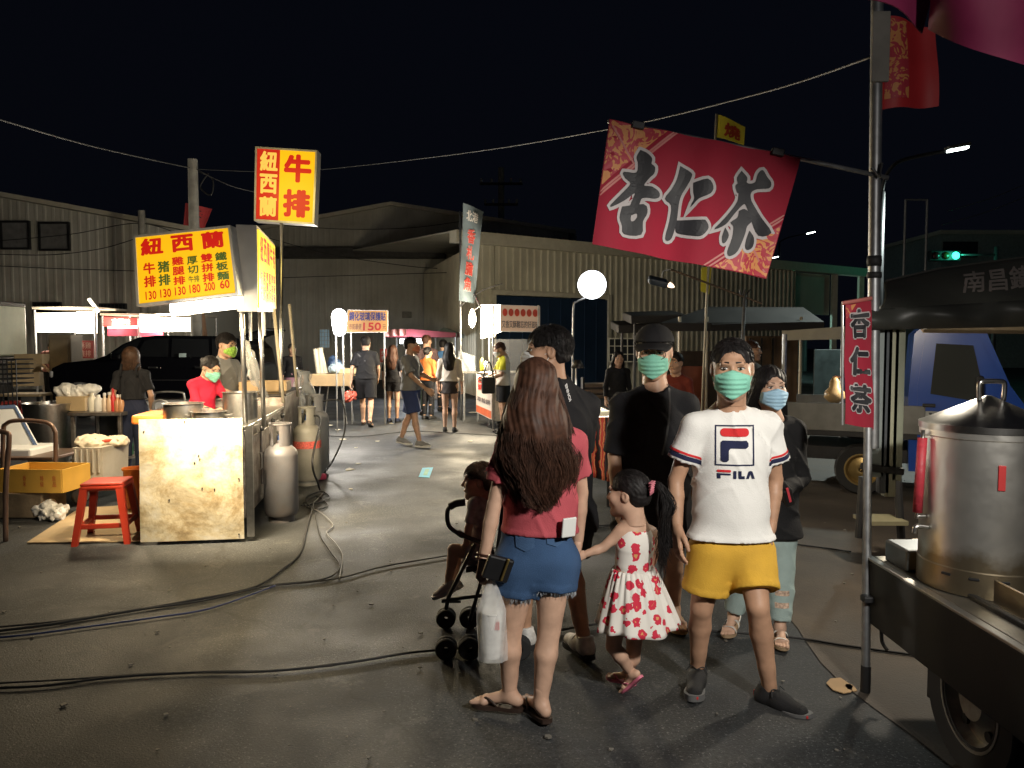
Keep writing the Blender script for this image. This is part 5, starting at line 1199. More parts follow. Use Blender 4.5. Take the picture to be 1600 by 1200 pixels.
BAG = pm('white_bag', (.72, .72, .70), .45, var=.06)
def crumple(c, r, label, name='plastic_bag', m=BAG, seed=0):
    e = thing(name, label, name.replace('_', ' '), c); rs = np.random.RandomState(seed); P = [ell(np.array((rs.normal() * r[0] * .4, rs.normal() * r[1] * .4, r[2] * (.5 + .4 * rs.rand()))), np.array(r) * (.45 + .3 * rs.rand()), k=.02) for _ in range(7)]
    V, Q = field_mesh(P, max(.008, max(r) / 14), (lambda A: lambda F, X, Y, Z: F - sum(.005 * np.sin(a[0] * X + a[1] * Y + a[2] * Z + a[3] + 2.2 * np.sin(a[1] * X + a[2] * Y + a[0] * Z)) for a in A))(rs.normal(size=(6, 4)) * 34), clips=[((0, 0, .005), (0, 0, -1))]); so = Soup(); so.add(V, Q); so.build('bag_body', m, e); return e
crumple(G(72, 808), (.12, .10, .11), 'crumpled white plastic bag on the ground under the left trolley', seed=1); crumple(G(92, 812), (.12, .09, .10), 'flatter white plastic bag beside the crumpled one on the ground', seed=2)
# trolley with bent tube handles, white bin, tray
BROWNTUBE = pm('brown_tube', (.20, .13, .10), .4, .5, var=.25); t0 = W(45, 720, 7.8)
e = thing('trolley', 'flat trolley with bent brown tube handles at the left edge', 'trolley', (t0.x, 7.8, 0))
def T(px, py, Y): return W(px, py, Y)
mb = MB(); a = T(88, 782, 7.6); mb.tube(sm_path([T(87, 775, 7.6), T(87, 690, 7.6), T(85, 672, 7.6), T(72, 660, 7.6), T(30, 657, 7.6), T(10, 662, 7.6), T(5, 680, 7.6), T(5, 780, 7.6)], 5), .021, 10); part(mb, 'handle', BROWNTUBE, e, True)
mb = MB(); mb.tube(sm_path([T(9, 850, 6.3), T(9, 760, 6.3), T(14, 690, 6.3), T(10, 676, 6.3), T(-20, 673, 6.3)], 5), .02, 10); part(mb, 'handle', BROWNTUBE, e, True)
p, q = T(-30, 716, 7.7), T(86, 716, 7.7); mb = MB(); mb.box(((p.x + q.x) / 2, 8.0, p.z), (q.x - p.x, .7, .03), bev=.005); part(mb, 'shelf', BROWNTUBE, e)
p, q = T(-30, 775, 7.7), T(138, 775, 7.7); mb = MB(); mb.box(((p.x + q.x) / 2, 8.05, .20), (q.x - p.x, .8, .04), bev=.005); part(mb, 'deck', BROWNTUBE, e)
for px, Yq in ((125, 7.75), (143, 8.35)):
    c = T(px, 770, Yq); mb = MB(); mb.lathe([(.03, -.02), (.085, -.024), (.095, -.012), (.095, .012), (.085, .024), (.03, .02)], (c.x, Yq, .095), 18, M=Matrix.Rotation(R(90), 4, 'Y') @ Matrix.Rotation(R(25), 4, 'X')); part(mb, 'caster', pm('caster_grey', (.16, .15, .14), .5), e, True, 40)
e = thing('plastic_bin', 'ribbed off white plastic bin on the trolley deck', 'bin', (T(114, 0, 7.75).x, 7.75, .22)); x0, x1 = T(90, 0, 7.65).x, T(137, 0, 7.65).x; zt = T(0, 700, 7.65).z
mb = MB(); cx = (x0 + x1) / 2; 
for z0, z1, s in ((.225, zt - .05, .97), (zt - .05, zt, 1.03)):
    mb.prism([(-.5, -.5), (.5, -.5), (.5, .5), (-.5, .5)], lambda x, y: Vector((cx + x * (x1 - x0) * s * .94, 7.95 + y * .55 * s * .94, z0)), lambda x, y: Vector((cx + x * (x1 - x0) * s, 7.95 + y * .55 * s, z1)))
part(mb, 'bin_body', pm('offwhite_plastic', (.55, .52, .46), .5, var=.08, dirt=(.3, .26, .2), dirt_amt=.5), e)
for k in range(5): mb = MB(); x = x0 + (x1 - x0) * (.1 + .2 * k); mb.box((x, 7.66, .46), (.012, .02, zt - .36)); part(mb, 'rib', pm('offwhite_plastic', (.55, .52, .46), .5), e)
mb = MB(); mb.tube([(cx + .13 * math.cos(a), 7.95 + .15 * math.sin(a), zt + .045) for a in np.linspace(0, 6.283, 21)[:-1]], .016, 8, closed=True); o = mb.build('rubber_ring', pm('red_ring', (.55, .06, .03), .4), None, True); tag(o, 'red ring lying on the heap in the off white bin', 'ring')
crumple((cx, 7.95, zt - .04), (.2, .2, .10), 'pale food bags heaped in the off white bin', 'plastic_bag', pm('cream_bag', (.62, .55, .42), .6), 3)
e = thing('foam_box', 'open white foam box with a blue-edged lid raised at the left edge', 'foam box', T(20, 712, 7.9)); p, q = T(-40, 712, 7.9), T(62, 712, 7.9); mb = MB(); mb.box(((p.x + q.x) / 2, 8.0, p.z + .04), (q.x - p.x, .5, .10), bev=.02); part(mb, 'box_body', pm('foam_white', (.80, .82, .84), .7, var=.03), e)
fn = bil(T(-30, 636, 8.3), T(24, 633, 8.3), T(61, 700, 8.05), T(-30, 706, 8.05)); mb = MB(); slab(mb, fn, -.04, 0); ld = part(mb, 'lid', pm('foam_white', (.80, .82, .84), .7), e); mb = MB(); ring_frame(mb, fn, 0, .012, .07, 1.3); part(mb, 'lid_rim', pm('blue_rim', (.12, .18, .34), .5), ld)
def crate(c, s, rot, label, m, name='crate', open_=True, marks=None, cat=None):
    e = thing(name, label, cat or name.replace('_', ' '), c, rot); w, d, h = s; t = .012; mb = MB(); mb.box((0, 0, t / 2), (w - .03, d - .03, t))
    for x, y, q in ((-w / 2, 0, (t, d, h)), (w / 2, 0, (t, d, h)), (0, -d / 2, (w - t, t, h)), (0, d / 2, (w - t, t, h))): mb.box((x, y, h / 2), q, bev=.003)
    mb.build('crate_body', m, e)
    if marks:
        for k, (x, ch) in enumerate(marks[1]):
            mb = MB(); f = lambda u, v, dd=0: Vector((x + .035 * (u - .5), -d / 2 - t / 2 - .001 - dd, h * .25 + v * h * .5)); column(mb, ch, (0, 0, 1, 1), f, 0); mb.build('lettering', marks[0], e)
    return e
c = T(38, 773, 7.0); crate((T(25, 0, 7.1).x, 7.3, c.z), (.62, .42, .22), R(-4), 'yellow cardboard crate with red print under the trolley shelf', pm('yellow_card', (.62, .36, .06), .7, var=.08), 'cardboard_crate', True, (pm('red_card_ink', (.5, .08, .03), .7), [(-.05, '香米'), (.12, '特級'), (.24, '良品')]))
e = thing('wooden_block', 'dark weathered block holding up the yellow cardboard crate', 'block', (T(20, 0, 7.2).x, 7.3, 0)); mb = MB(); mb.box((T(14, 0, 7.2).x, 7.3, c.z / 2), (.42, .40, c.z - .01), bev=.015); part(mb, 'block_body', pm('weathered_wood', (.15, .115, .075), .8, var=.4, bump=.5, bscale=30), e)
# table rack behind
Yt = 9.1; e = thing('table', 'dark steel rack table holding sauces beside the worker', 'table', (T(130, 0, Yt).x, Yt, 0)); x0, x1 = T(88, 0, Yt).x, T(172, 0, Yt).x; zt = T(0, 647, Yt).z
mb = MB(); mb.box(((x0 + x1) / 2, Yt + .3, zt), ((x1 - x0) * 1.02, .66, .04), bev=.005); part(mb, 'tabletop', RUSTM, e)
mb = MB(); mb.box(((x0 + x1) / 2, Yt + .3, .25), ((x1 - x0), .62, .03)); part(mb, 'shelf', RUSTM, e); mb = MB(); mb.box((x0 + .2, Yt + .58, .5), (.42, .02, .55)); part(mb, 'back_panel', DARKMET, e)
for x in (x0 + .03, x1 - .03):
    for y in (.02, .58): mb = MB(); mb.box((x, Yt + y, zt / 2), (.04, .04, zt), bev=.004); part(mb, 'leg', RUSTM, e)
c = (T(142, 0, 9.0).x, 9.1, .45); crate((T(138, 0, 9).x, 9.25, T(0, 718, 9).z), (.30, .4, .23), 0, 'green plastic crate on the rack table shelf', pm('green_plastic', (.04, .26, .10), .45), 'crate'); crate((T(136, 0, 9).x, 9.25, .27), (.24, .36, .16), 0, 'blue plastic crate under the green one', pm('blue_plastic', (.02, .08, .36), .45), 'crate')
c = T(58, 690, 9.3); bucket((T(57, 0, 9.3).x, 9.3, .0), .29, T(0, 629, 9.3).z, 'big dented steel drum beside the rack table', STEEL, 'steel_drum')
e = thing('cardboard_box', 'open cardboard box at the left end of the rack table', 'cardboard box', (T(98, 0, 9.3).x, 9.3, zt + .02)); crate_m = CARD; mb = MB(); w = T(118, 0, 9.3).x - T(72, 0, 9.3).x; hz_ = T(0, 622, 9.3).z - zt; mb.box((T(95, 0, 9.3).x, 9.4, zt + .022 + hz_ / 2), (w, .32, hz_), bev=.004); part(mb, 'box_body', CARD, e)
crumple((T(100, 0, 9.4).x, 9.4, zt + hz_), (.2, .14, .12), 'white bags spilling out of the cardboard box', 'plastic_bag', BAG, 5)
for k, (px, h, r, m, cap, lab) in enumerate(((122, .22, .05, (.7, .66, .55), None, 'cream squat jar left of the sauce bottles'), (132, .20, .05, (.72, .7, .65), None, 'white plastic jar in the row of sauces'), (142, .19, .035, (.62, .5, .38), (.7, .7, .7), 'pale brown sauce bottle in the row'), (150, .20, .04, (.6, .4, .25), (.7, .7, .7), 'tan sauce bottle in the row'), (156, .24, .032, (.55, .03, .03), (.55, .03, .03), 'red squeeze bottle with pointed nozzle'), (163, .17, .042, (.5, .22, .1), (.7, .65, .6), 'orange brown sauce bottle beside the red one'), (169, .17, .042, (.5, .25, .12), (.7, .65, .6), 'last sauce bottle, nearest the worker'))):
    b = Vector((T(px, 0, 9.2).x, 9.25, zt + .02)); e = thing('sauce_bottle', lab, 'bottle', b, group='sauces on the rack table'); mb = MB(); mb.lathe([(r * .9, 0), (r, .01), (r, h * .7), (r * .45, h * .85), (r * .4, h)], b, 14); part(mb, 'bottle_body', pm('sauce_%d' % k, m, .35, var=.05), e, True, 50)
    if cap: mb = MB(); mb.lathe([(r * .5, h), (r * .5, h + .03), (r * .12, h + .09 if k == 4 else h + .035)], b, 12); part(mb, 'cap', pm('cap_%d' % k, cap, .4), e, True, 40)
def hoop_chair(px0, px1, ytop, ybot, Y, label):
    x0, x1 = T(px0, 0, Y).x, T(px1, 0, Y).x; z1, z0 = T(0, ytop, Y).z, T(0, ybot, Y).z; e = thing('folding_chair', label, 'chair', ((x0 + x1) / 2, Y, 0)); mb = MB()
    mb.tube(sm_path([(x0 - .02, Y, 0), (x0, Y, z1 * .6), (x0 + .01, Y, z1 - .06), (x0 + .07, Y, z1), (x1 - .07, Y, z1), (x1 - .01, Y, z1 - .06), (x1, Y, z1 * .6), (x1 + .02, Y, 0)], 6), .014, 8); part(mb, 'back_frame', GALV, e, True)
    mb = MB(); mb.box(((x0 + x1) / 2, Y - .2, .44), (x1 - x0 - .04, .4, .03), bev=.01); part(mb, 'seat', DARKMET, e)
    for x in (x0 + .01, x1 - .01): mb = MB(); mb.tube([(x, Y - .05, .43), (x, Y - .42, 0)], .013, 8); part(mb, 'leg', GALV, e)
hoop_chair(224, 275, 613, 660, 9.9, 'steel folding chair behind the worker, with the taller hoop back'); hoop_chair(222, 249, 626, 665, 9.3, 'steel folding chair just right of the worker, lower')
# far left truck back
e = thing('truck', 'pale box of a truck cut off by the left edge', 'truck', (W(-20, 0, 15).x, 15, 0)); p, q = W(-120, 467, 15), W(24, 467, 15); z0 = W(0, 560, 15).z
mb = MB(); q.x = W(24, 0, 18).x; p.x = q.x - 2.2; mb.box(((p.x + q.x) / 2, 16.5, (p.z + z0) / 2), (q.x - p.x, 3, p.z - z0), bev=.04); part(mb, 'cargo_box', pm('pale_green_box', (.42, .45, .34), .5, var=.1), e); mb = MB(); mb.box(((p.x + q.x) / 2, 16.4, p.z + .02), (q.x - p.x + .06, 3.1, .1), bev=.02); part(mb, 'top_rail', DARKMET, e)
mb = MB(); mb.box(((p.x + q.x) / 2, 16.5, z0 - .12), (q.x - p.x, 3, .2), bev=.02); part(mb, 'chassis', DARKMET, e)
for x, y in ((q.x - .25, 15.3), (q.x - .25, 17.4)): mb = MB(); mb.lathe([(.1, -.1), (.36, -.11), (.38, -.06), (.38, .06), (.36, .11), (.1, .1)], (x, y, .38), 24, cap=False, M=Matrix.Rotation(R(90), 4, 'Y')); part(mb, 'wheel', RUB_BLACK, e, True, 40)
e = thing('wire_basket', 'dark wire basket trolley under the pale truck box', 'basket', (W(12, 0, 14).x, 14, 0)); p, q = W(-10, 562, 14), W(26, 600, 14); mb = MB()
for k in range(6): z = p.z + (q.z - p.z) * k / 5; mb.tube([(p.x, 14, z), (q.x, 14, z), (q.x, 14.5, z), (p.x, 14.5, z)], .012, 5, closed=True)
for k in range(6): x = p.x + (q.x - p.x) * k / 5; mb.tube([(x, 14, 0), (x, 14, p.z)], .012, 5)
part(mb, 'wire_frame', DARKMET, e)
# black van
VY = 16.6; e = thing('van', 'black minivan parked behind the steak stall with its tailgate raised', 'van', (W(220, 0, VY).x, VY + .9, 0)); xA, xB = W(56, 0, VY).x, W(392, 0, VY).x
VANP = pm('black_paint', (.004, .004, .005), .12, var=0, coat=.8); L = xB - xA
def vx(px): return W(px, 0, VY).x
def vz(py): return W(0, py, VY).z
side = [(58, 606), (57, 592), (62, 575), (80, 567), (128, 562), (148, 555), (172, 538), (198, 527), (225, 524), (330, 525), (362, 529), (378, 545), (384, 580), (384, 612), (360, 616), (345, 616)]
arch = lambda c, n=8: [(c + 24 * math.cos(math.pi * k / n), 622 - 26 * math.sin(math.pi * k / n)) for k in range(n + 1)]
poly = side[:-2] + [(372, 622)] + arch(330) + arch(106) + [(64, 620)]
P2 = [(vx(x), vz(y)) for x, y in poly]
mb = MB()
def vs_(x, z, s):                                                   # the cabin narrows upwards
    t = max(0, (z - .95) / .9); return Vector((x, VY + .88 + s * (.88 - .16 * t), z))
mb.prism(P2, lambda x, z: vs_(x, z, -1), lambda x, z: vs_(x, z, 1)); part(mb, 'body', VANP, e, True, 35)
for nm, pts in (('windscreen', [(152, 557), (176, 539), (196, 530), (201, 531), (188, 557)]), ('front_window', [(195, 557), (208, 532), (226, 529), (246, 529), (246, 558)]), ('side_window', [(252, 558), (252, 529), (310, 530), (312, 558)]), ('rear_window', [(318, 558), (316, 530), (355, 533), (370, 557)])):
    mb = MB(); mb.prism([(vx(x), vz(y)) for x, y in pts], lambda x, z: vs_(x, z, -1) + Vector((0, -.012, 0)), lambda x, z: vs_(x, z, -1) + Vector((0, .01, 0))); part(mb, nm, pm('tinted_glass', (.012, .013, .014), .05, var=0), e)
for px in (106, 330):
    mb = MB(); mb.lathe([(.2, -.1), (.31, -.11), (.335, -.06), (.335, .06), (.31, .11), (.2, .1)], (vx(px), VY + .15, .335), 28, cap=False, M=Matrix.Rotation(R(90), 4, 'X')); wl = part(mb, 'wheel', RUB_BLACK, e, True, 40)
    mb = MB()
    for k in range(6): a = k * math.pi / 3; mb.box((vx(px) + .13 * math.cos(a), VY + .04, .335 + .13 * math.sin(a)), (.2, .03, .05), Euler((0, -a, 0)))
    mb.lathe([(.19, -.02), (.215, -.02), (.215, .02), (.19, .02)], (vx(px), VY + .04, .335), 24, M=Matrix.Rotation(R(90), 4, 'X')); part(mb, 'rim', STEEL, wl)
for px in (225, 300): mb = MB(); mb.box((vx(px), VY - .02, vz(574)), (.2, .04, .035), bev=.01); part(mb, 'door_handle', STEEL, e)
mb = MB(); mb.box((vx(255), VY - .015, vz(594)), (2.2, .03, .03), bev=.008); part(mb, 'side_trim', STEEL, e)
mb = MB(); mb.box((vx(170), VY - .1, vz(557)), (.2, .16, .15), bev=.04); part(mb, 'wing_mirror', VANP, e)
mb = MB(); mb.box((vx(60), VY + .2, vz(585)), (.1, .4, .16), bev=.04); part(mb, 'headlight', pm('lamp_glass', (.4, .4, .4), .1), e)
mb = MB(); a, b = Vector((vx(376), VY + .88, vz(531))), W(402, 514, VY + .9); mb.box((a + b) / 2 + Vector((.1, 0, .02)), ((b - a).length + .35, 1.5, .06), Euler((0, -.3, 0)), bev=.02); part(mb, 'tailgate', VANP, e)
mb = MB(); slab(mb, bil(W(280, 552, VY - .03), W(291, 552, VY - .03), W(291, 558, VY - .03), W(280, 558, VY - .03)), 0, .01); part(mb, 'sticker', pm('pale_sticker', (.4, .5, .48), .4), e)
# far stalls behind the van
GLOW = pm('stall_glow', (.95, .93, .88), .4, var=0, emis=(1, .86, .62), estr=2.6)
def canopy_stall(label, px0, px1, ytop, ybot, Y, watts, glow_rects, frame_col=GALV):
    p, q = W(px0, ytop, Y), W(px1, ytop, Y); e = thing('market_stall', label, 'market stall', ((p.x + q.x) / 2, Y, 0))
    mb = MB(); mb.box(((p.x + q.x) / 2, Y + .9, p.z + .05), (q.x - p.x + .1, 1.9, .06), bev=.01); part(mb, 'roof', pm('stall_roof', (.4, .36, .3), .6), e)
    for x in (p.x, q.x):
        for y in (0, 1.8): mb = MB(); mb.tube([(x, Y + y, 0), (x, Y + y, p.z)], .03, 8); part(mb, 'post', frame_col, e)
    zc = .95; mb = MB(); mb.box(((p.x + q.x) / 2, Y + .4, zc), (q.x - p.x, .8, .06), bev=.01); mb.box(((p.x + q.x) / 2, Y + .45, zc / 2), (q.x - p.x - .1, .6, zc - .08)); part(mb, 'counter', pm('stall_counter', (.35, .28, .22), .6, var=.2), e)
    for r in glow_rects:
        fn = bil(W(r[0], r[1], Y + .1), W(r[2], r[1], Y + .1), W(r[2], r[3], Y + .1), W(r[0], r[3], Y + .1)); mb = MB(); slab(mb, fn, -.12, 0); part(mb, 'light_panel', GLOW, e)
    lamp('POINT', ((p.x + q.x) / 2, Y - .25, p.z - .3), watts, (1, .88, .68), .3, e); return e
e = canopy_stall('brightly lit white stall at far left with glowing panels', 54, 148, 484, 560, 20, 260, [(55, 489, 118, 519), (120, 487, 148, 521)])
fn = bil(W(110, 532, 19.7), W(146, 532, 19.7), W(146, 560, 19.7), W(110, 560, 19.7)); mb = MB(); slab(mb, fn, -.03, 0); b_ = part(mb, 'banner', pm('maroon_banner', (.30, .05, .05), .7), e); mb = MB(); write(mb, '鹽酥雞', (.1, .55, .9, .9), fn, 0); write(mb, '香雞排', (.1, .1, .9, .45), fn, 0); part(mb, 'lettering', pm('pale_pink_ink', (.6, .4, .35), .7), b_)
e = canopy_stall('lit red stall with a red signboard, left of the glowing yellow stall', 160, 216, 494, 560, 21, 160, [(168, 508, 212, 513)])
fn = bil(W(161, 495, 20.8), W(215, 497, 20.8), W(215, 509, 20.8), W(161, 510, 20.8)); mb = MB(); slab(mb, fn, -.05, 0); sb = part(mb, 'signboard', pm('red_board', (.5, .03, .03), .5, emis=(.6, .03, .03), estr=.5), e); mb = MB(); write(mb, '古早味', (.25, .1, .8, .9), fn, .03); part(mb, 'lettering', pm('white_ink', (.75, .75, .72), .5), sb)
fn = bil(W(168, 513, 20.7), W(215, 513, 20.7), W(215, 525, 20.7), W(168, 525, 20.7)); mb = MB(); slab(mb, fn, -.03, 0); part(mb, 'valance', pm('red_pink_cloth', (.5, .05, .1), .7), e)
e = canopy_stall('long stall with a warm yellow-white glowing roof behind the van', 218, 300, 494, 560, 22, 260, [(218, 495, 240, 521), (238, 496, 298, 518)])
fn = bil(W(218, 519, 21.8), W(254, 519, 21.8), W(254, 526, 21.8), W(218, 526, 21.8)); mb = MB(); slab(mb, fn, -.03, 0); part(mb, 'valance', pm('red_pink_cloth', (.5, .05, .1), .7), e)
e = thing('tube_light', 'slanting bare white tube light above the far left stall', 'light', W(147, 476, 20)); mb = MB(); mb.tube([W(139, 467, 20), W(154, 487, 20)], .045, 8); part(mb, 'tube_lamp', GLOW, e)
e = thing('cabinet', 'brown cabinet in front of the far left stall', 'cabinet', (W(92, 0, 18).x, 18, 0)); p, q = W(75, 523, 18), W(110, 523, 18); mb = MB(); mb.box(((p.x + q.x) / 2, 18.25, p.z / 2), (q.x - p.x, .5, p.z), bev=.02); bd = part(mb, 'cabinet_body', pm('brown_panel', (.24, .19, .13), .6, var=.1), e); mb = MB(); mb.box(((p.x + q.x) / 2, 17.985, p.z / 2), (q.x - p.x - .1, .03, p.z - .2), bev=.01); dr = part(mb, 'door', pm('brown_door', (.28, .22, .15), .6), e)
e = thing('wooden_post', 'leaning brown post beside the glowing stall roof', 'post', (W(312, 0, 21).x, 21, 0)); mb = MB(); mb.tube([(W(318, 0, 21).x, 21, 0), W(314, 486, 21)], .09, 10); part(mb, 'post_body', pm('brown_wood', (.2, .11, .06), .7), e)
for k, (px, py, Y, s, lab) in enumerate(((38, 575, 17, (.5, .4, .3), 'pale carton on a heap left of the van bonnet'), (50, 558, 17.2, (.55, .4, .22), 'top carton of the heap left of the van bonnet'), (44, 592, 16.8, (.5, .4, .3), 'lowest carton of the heap left of the van bonnet'))):
    p = W(px, py, Y); crate((p.x, Y, p.z - .15), s, R(10 * k), lab, CARD, 'carton', cat='carton')
p = W(44, 606, 17); e = thing('table', 'low table under the cartons left of the van bonnet', 'table', (p.x, 17, 0)); mb = MB(); mb.box((p.x, 17, .50), (.9, .7, .05)); part(mb, 'tabletop', CARD, e)
for sx in (-.4, .4):
    for sy in (-.3, .3): mb = MB(); mb.box((p.x + sx, 17 + sy, .24), (.05, .05, .48)); part(mb, 'leg', DARKMET, e)
# stall people
GREY = cloth('grey_cotton', (.22, .22, .22)); RED_S = cloth('red_cotton', (.55, .02, .05))
bl = W(190, 0, 9.35); J = tmpl(); J.update(elL=(.225, .03, 1.10), wrL=(.17, -.16, .95), elR=(-.235, .02, 1.08), wrR=(-.20, -.12, .90), knL=(.10, -.03, .48))
p = person('woman with a brown bob and dark apron, back turned, at the rack table', (bl.x, 9.35, 0), R(180 + 12), J, 1.58, 1.05, 'mid', ('bob', 'light'), (cloth('charcoal_cotton', (.014, .014, .016)), .75, .10, .02), ('pants', NAVY, 1.94, .008), ('shoe', RUB_BLACK, RUB_WHITE), det=2, female=True, seed=8)
e = p['e']; J = p['J']; mb = MB(); mb.box(((0), .128, 1.12), (.20, .02, .30), bev=.008); snap_to(p['shirt'], mb, (0, -1, 0), .008); mb.build('apron', BLACK, e)
for s in (-1, 1): mb = MB(); mb.tube(sm_path([(s * .09, .13, 1.25), (s * .085, .13, 1.34), (s * .10, .03, 1.39)], 4), .014, 6); mb.build('apron_strap', BLACK, e)
for k in (0, 1): mb = MB(); mb.tube([(-.168 + .0, .045 * k - .02, .84), (-.165, .045 * k - .03, .5)], .008, 5); mb.build('side_stripe', WHITE, e)
bl = W(297, 0, 7.9); J = tmpl(); J.update(pel=(0, .02, .93), chs=(0, -.06, 1.24), nck=(0, -.11, 1.41), hd=(0, -.17, 1.53), shL=(.165, -.06, 1.35), shR=(-.165, -.06, 1.35), elL=(.20, -.22, 1.12), wrL=(.12, -.42, 1.06), elR=(-.21, -.20, 1.11), wrR=(-.16, -.40, 1.06))
p = person('cook in a red T-shirt with a hair bun bending over the pots', (bl.x, 7.95, 0), R(62), J, 1.54, 1.0, 'mid', ('bun', 'black'), (RED_S, .9, .02, .02), ('pants', NAVY, 1.95), ('shoe', RUB_BLACK, RUB_BLACK), GREEN_MASK, 2, hyaw=0, hpitch=R(25), female=True, seed=9)
e = p['e']; J = p['J']; so = Soup()
for S in 'L': P = [cone(seg(J, S, 1.15), seg(J, S, 1.85), .048, .042, k=.02)]; so.add(*field_mesh(P, .008, folds(.004, 4, 1.3))); so.build('sleeve_guard', pm('floral_blue', (.12, .2, .42), .7, var=.5, scale=40), e)
bl = W(334, 0, 8.8); J = tmpl(); J.update(hd=(0, -.04, 1.58), elL=(.21, -.08, 1.10), wrL=(.14, -.30, 1.03), elR=(-.21, -.08, 1.10), wrR=(-.14, -.30, 1.03))
p = person('tall cook in a grey T-shirt with a patterned green mask, looking right across the cart', (bl.x, 8.9, 0), R(66), J, 1.74, 1.0, 'mid', ('short', 'black'), (GREY, .8, .0, .024), ('pants', BLACK, 1.95), ('shoe', RUB_BLACK, RUB_BLACK), pm('lime_mask', (.25, .45, .06), .7, var=.5, scale=60), 2, hpitch=R(10), seed=10)
bl = W(62, 0, 19.2); person('vendor in a dusty pink shirt bending at the far left stall', (bl.x, 19.2, 0), R(40), dict(hd=(0, -.16, 1.50), nck=(0, -.08, 1.40), chs=(0, -.04, 1.24), wrL=(.15, -.35, .98), wrR=(-.15, -.35, .98), elL=(.21, -.1, 1.1), elR=(-.21, -.1, 1.1)), 1.72, 1, 'mid', ('crop', 'black'), (cloth('dusty_pink', (.36, .16, .15)), .7, -.02), ('pants', BLACK, 1.9), ('shoe', RUB_BLACK, RUB_BLACK), hpitch=R(20), seed=11)
bl = W(448, 0, 17.5); person('person in black and pink with a scarf far back right of the sign pole', (bl.x, 17.5, 0), R(20), None, 1.60, 1, 'mid', ('short', 'grey'), (BLACK, 1.6, -.02), ('skirt', cloth('faded_pink', (.40, .22, .28)), .9), ('shoe', RUB_BLACK, RUB_BLACK), female=True, seed=12)
# ------------------------------------------------------------------ the lane in the middle distance
COOL = (.92, .97, 1.0)
BULB = pm('bulb_white', (.95, .95, .95), .4, var=0, emis=(1, .98, .95), estr=30)
# phone accessory stall
PY = 15.4; p, q = W(484, 596, PY), W(548, 596, PY)
e = thing('market_table', 'folding table stacked with tubes and trays of phone accessories', 'table', ((p.x + q.x) / 2, PY, 0)); mb = MB(); mb.box(((p.x + q.x) / 2, PY + .4, p.z + .12), (q.x - p.x, .8, .05), bev=.006); part(mb, 'tabletop', CARD, e); mb = MB(); mb.box(((p.x + q.x) / 2, PY - .01, p.z + .02), (q.x - p.x, .03, .22)); part(mb, 'front_board', pm('plywood', (.36, .25, .13), .7, var=.2), e)
for x in (p.x + .1, q.x - .1):
    for y in (.05, .75): mb = MB(); mb.tube([(x, PY + y, 0), (x + .12 * (1 if x < (p.x + q.x) / 2 else -1), PY + y, p.z + .08)], .016, 6); part(mb, 'leg', GALV, e)
zt = p.z + .15
for k, (px, h, r, tl) in enumerate(((484, .50, .055, -.06), (489, .52, .055, -.03), (495, .46, .05, -.1))):
    b = Vector((W(px, 0, PY + .3).x + .08, PY + .3, zt)); t = thing('paper_roll', ('leftmost tall pale paper roll leaning on the accessory table', 'middle tall pale paper roll on the accessory table', 'rightmost, shorter pale paper roll on the accessory table')[k], 'roll', b, group='rolls on the accessory table'); mb = MB(); mb.tube([b, b + Vector((tl, 0, h))], r, 12); part(mb, 'roll_body', pm('pale_paper', (.62, .56, .42), .7, var=.08), t, True, 40)
crumple((W(513, 0, PY).x, PY + .3, zt), (.16, .14, .15), 'blue white plastic bags heaped on the accessory table', 'plastic_bag', pm('pale_blue_bag', (.45, .6, .72), .4), 21); crumple((W(506, 0, PY).x, PY + .55, zt), (.14, .14, .22), 'dark blue bag behind the paper rolls', 'plastic_bag', pm('dark_blue_bag', (.05, .09, .18), .4), 22)
crate((W(534, 0, PY).x, PY + .35, zt), (.36, .4, .1), 0, 'shallow tray of goods at the right end of the accessory table', pm('cream_card', (.55, .46, .26), .7), 'tray')
fn = bil(W(543, 484, PY), W(606, 485, PY), W(606, 519, PY), W(541, 520, PY)); e = thing('shop_sign', 'yellow sign for tempered glass protectors priced at 150', 'sign', W(574, 520, PY))
mb = MB(); slab(mb, fn, -.06, -.004); part(mb, 'board', ALU, e); mb = MB(); slab(mb, fn, -.004, 0, (.01, .02, .99, .98)); fc = part(mb, 'face', pm('orange_face', (.45, .22, .06), .5, var=.08, emis=(1, .50, .12), estr=.10), e)
mb = MB(); write(mb, '鋼化玻璃保護貼', (.05, .52, .95, .92), fn, .03, d=.004); part(mb, 'lettering', pm('blue_ink', (.03, .03, .16), .6), fc)
mb = MB(); write(mb, '市街最便', (.06, .13, .36, .40), fn, .02, d=.004); part(mb, 'small_lettering', pm('brown_ink', (.2, .08, .04), .6), fc); mb = MB(); write(mb, '150', (.40, .08, .84, .45), fn, .05, d=.004); part(mb, 'price', pm('red_ink', (.45, .02, .015), .6), fc); mb = MB(); write(mb, '元', (.87, .13, .96, .36), fn, .02, d=.004); part(mb, 'unit_mark', pm('brown_ink', (.2, .08, .04), .6), fc)
for u in (.1, .9): mb = MB(); a = fn(u, 0, -.05); mb.tube([(a.x, a.y, 0), a], .015, 6); part(mb, 'post', GALV, e)
e = thing('work_lamp', 'dazzling work lamp on twin poles beside the accessory table', 'lamp', (W(531, 0, 14).x, 14.0, 0)); LP_ = 14.0; c = W(530, 504, LP_)
for px in (525, 536): b = W(px, 520, LP_); mb = MB(); mb.tube([(b.x, LP_, 0), b], .014, 6); part(mb, 'pole', GALV, e)
mb = MB(); mb.lathe([(.02, -.24), (.10, -.2), (.125, -.05), (.14, .10), (.11, .2), (.03, .25)], c, 16); part(mb, 'bulb', BULB, e, True); lamp('POINT', c + Vector((-.05, -.2, -.1)), 560, (1, .93, .82), .14, e)
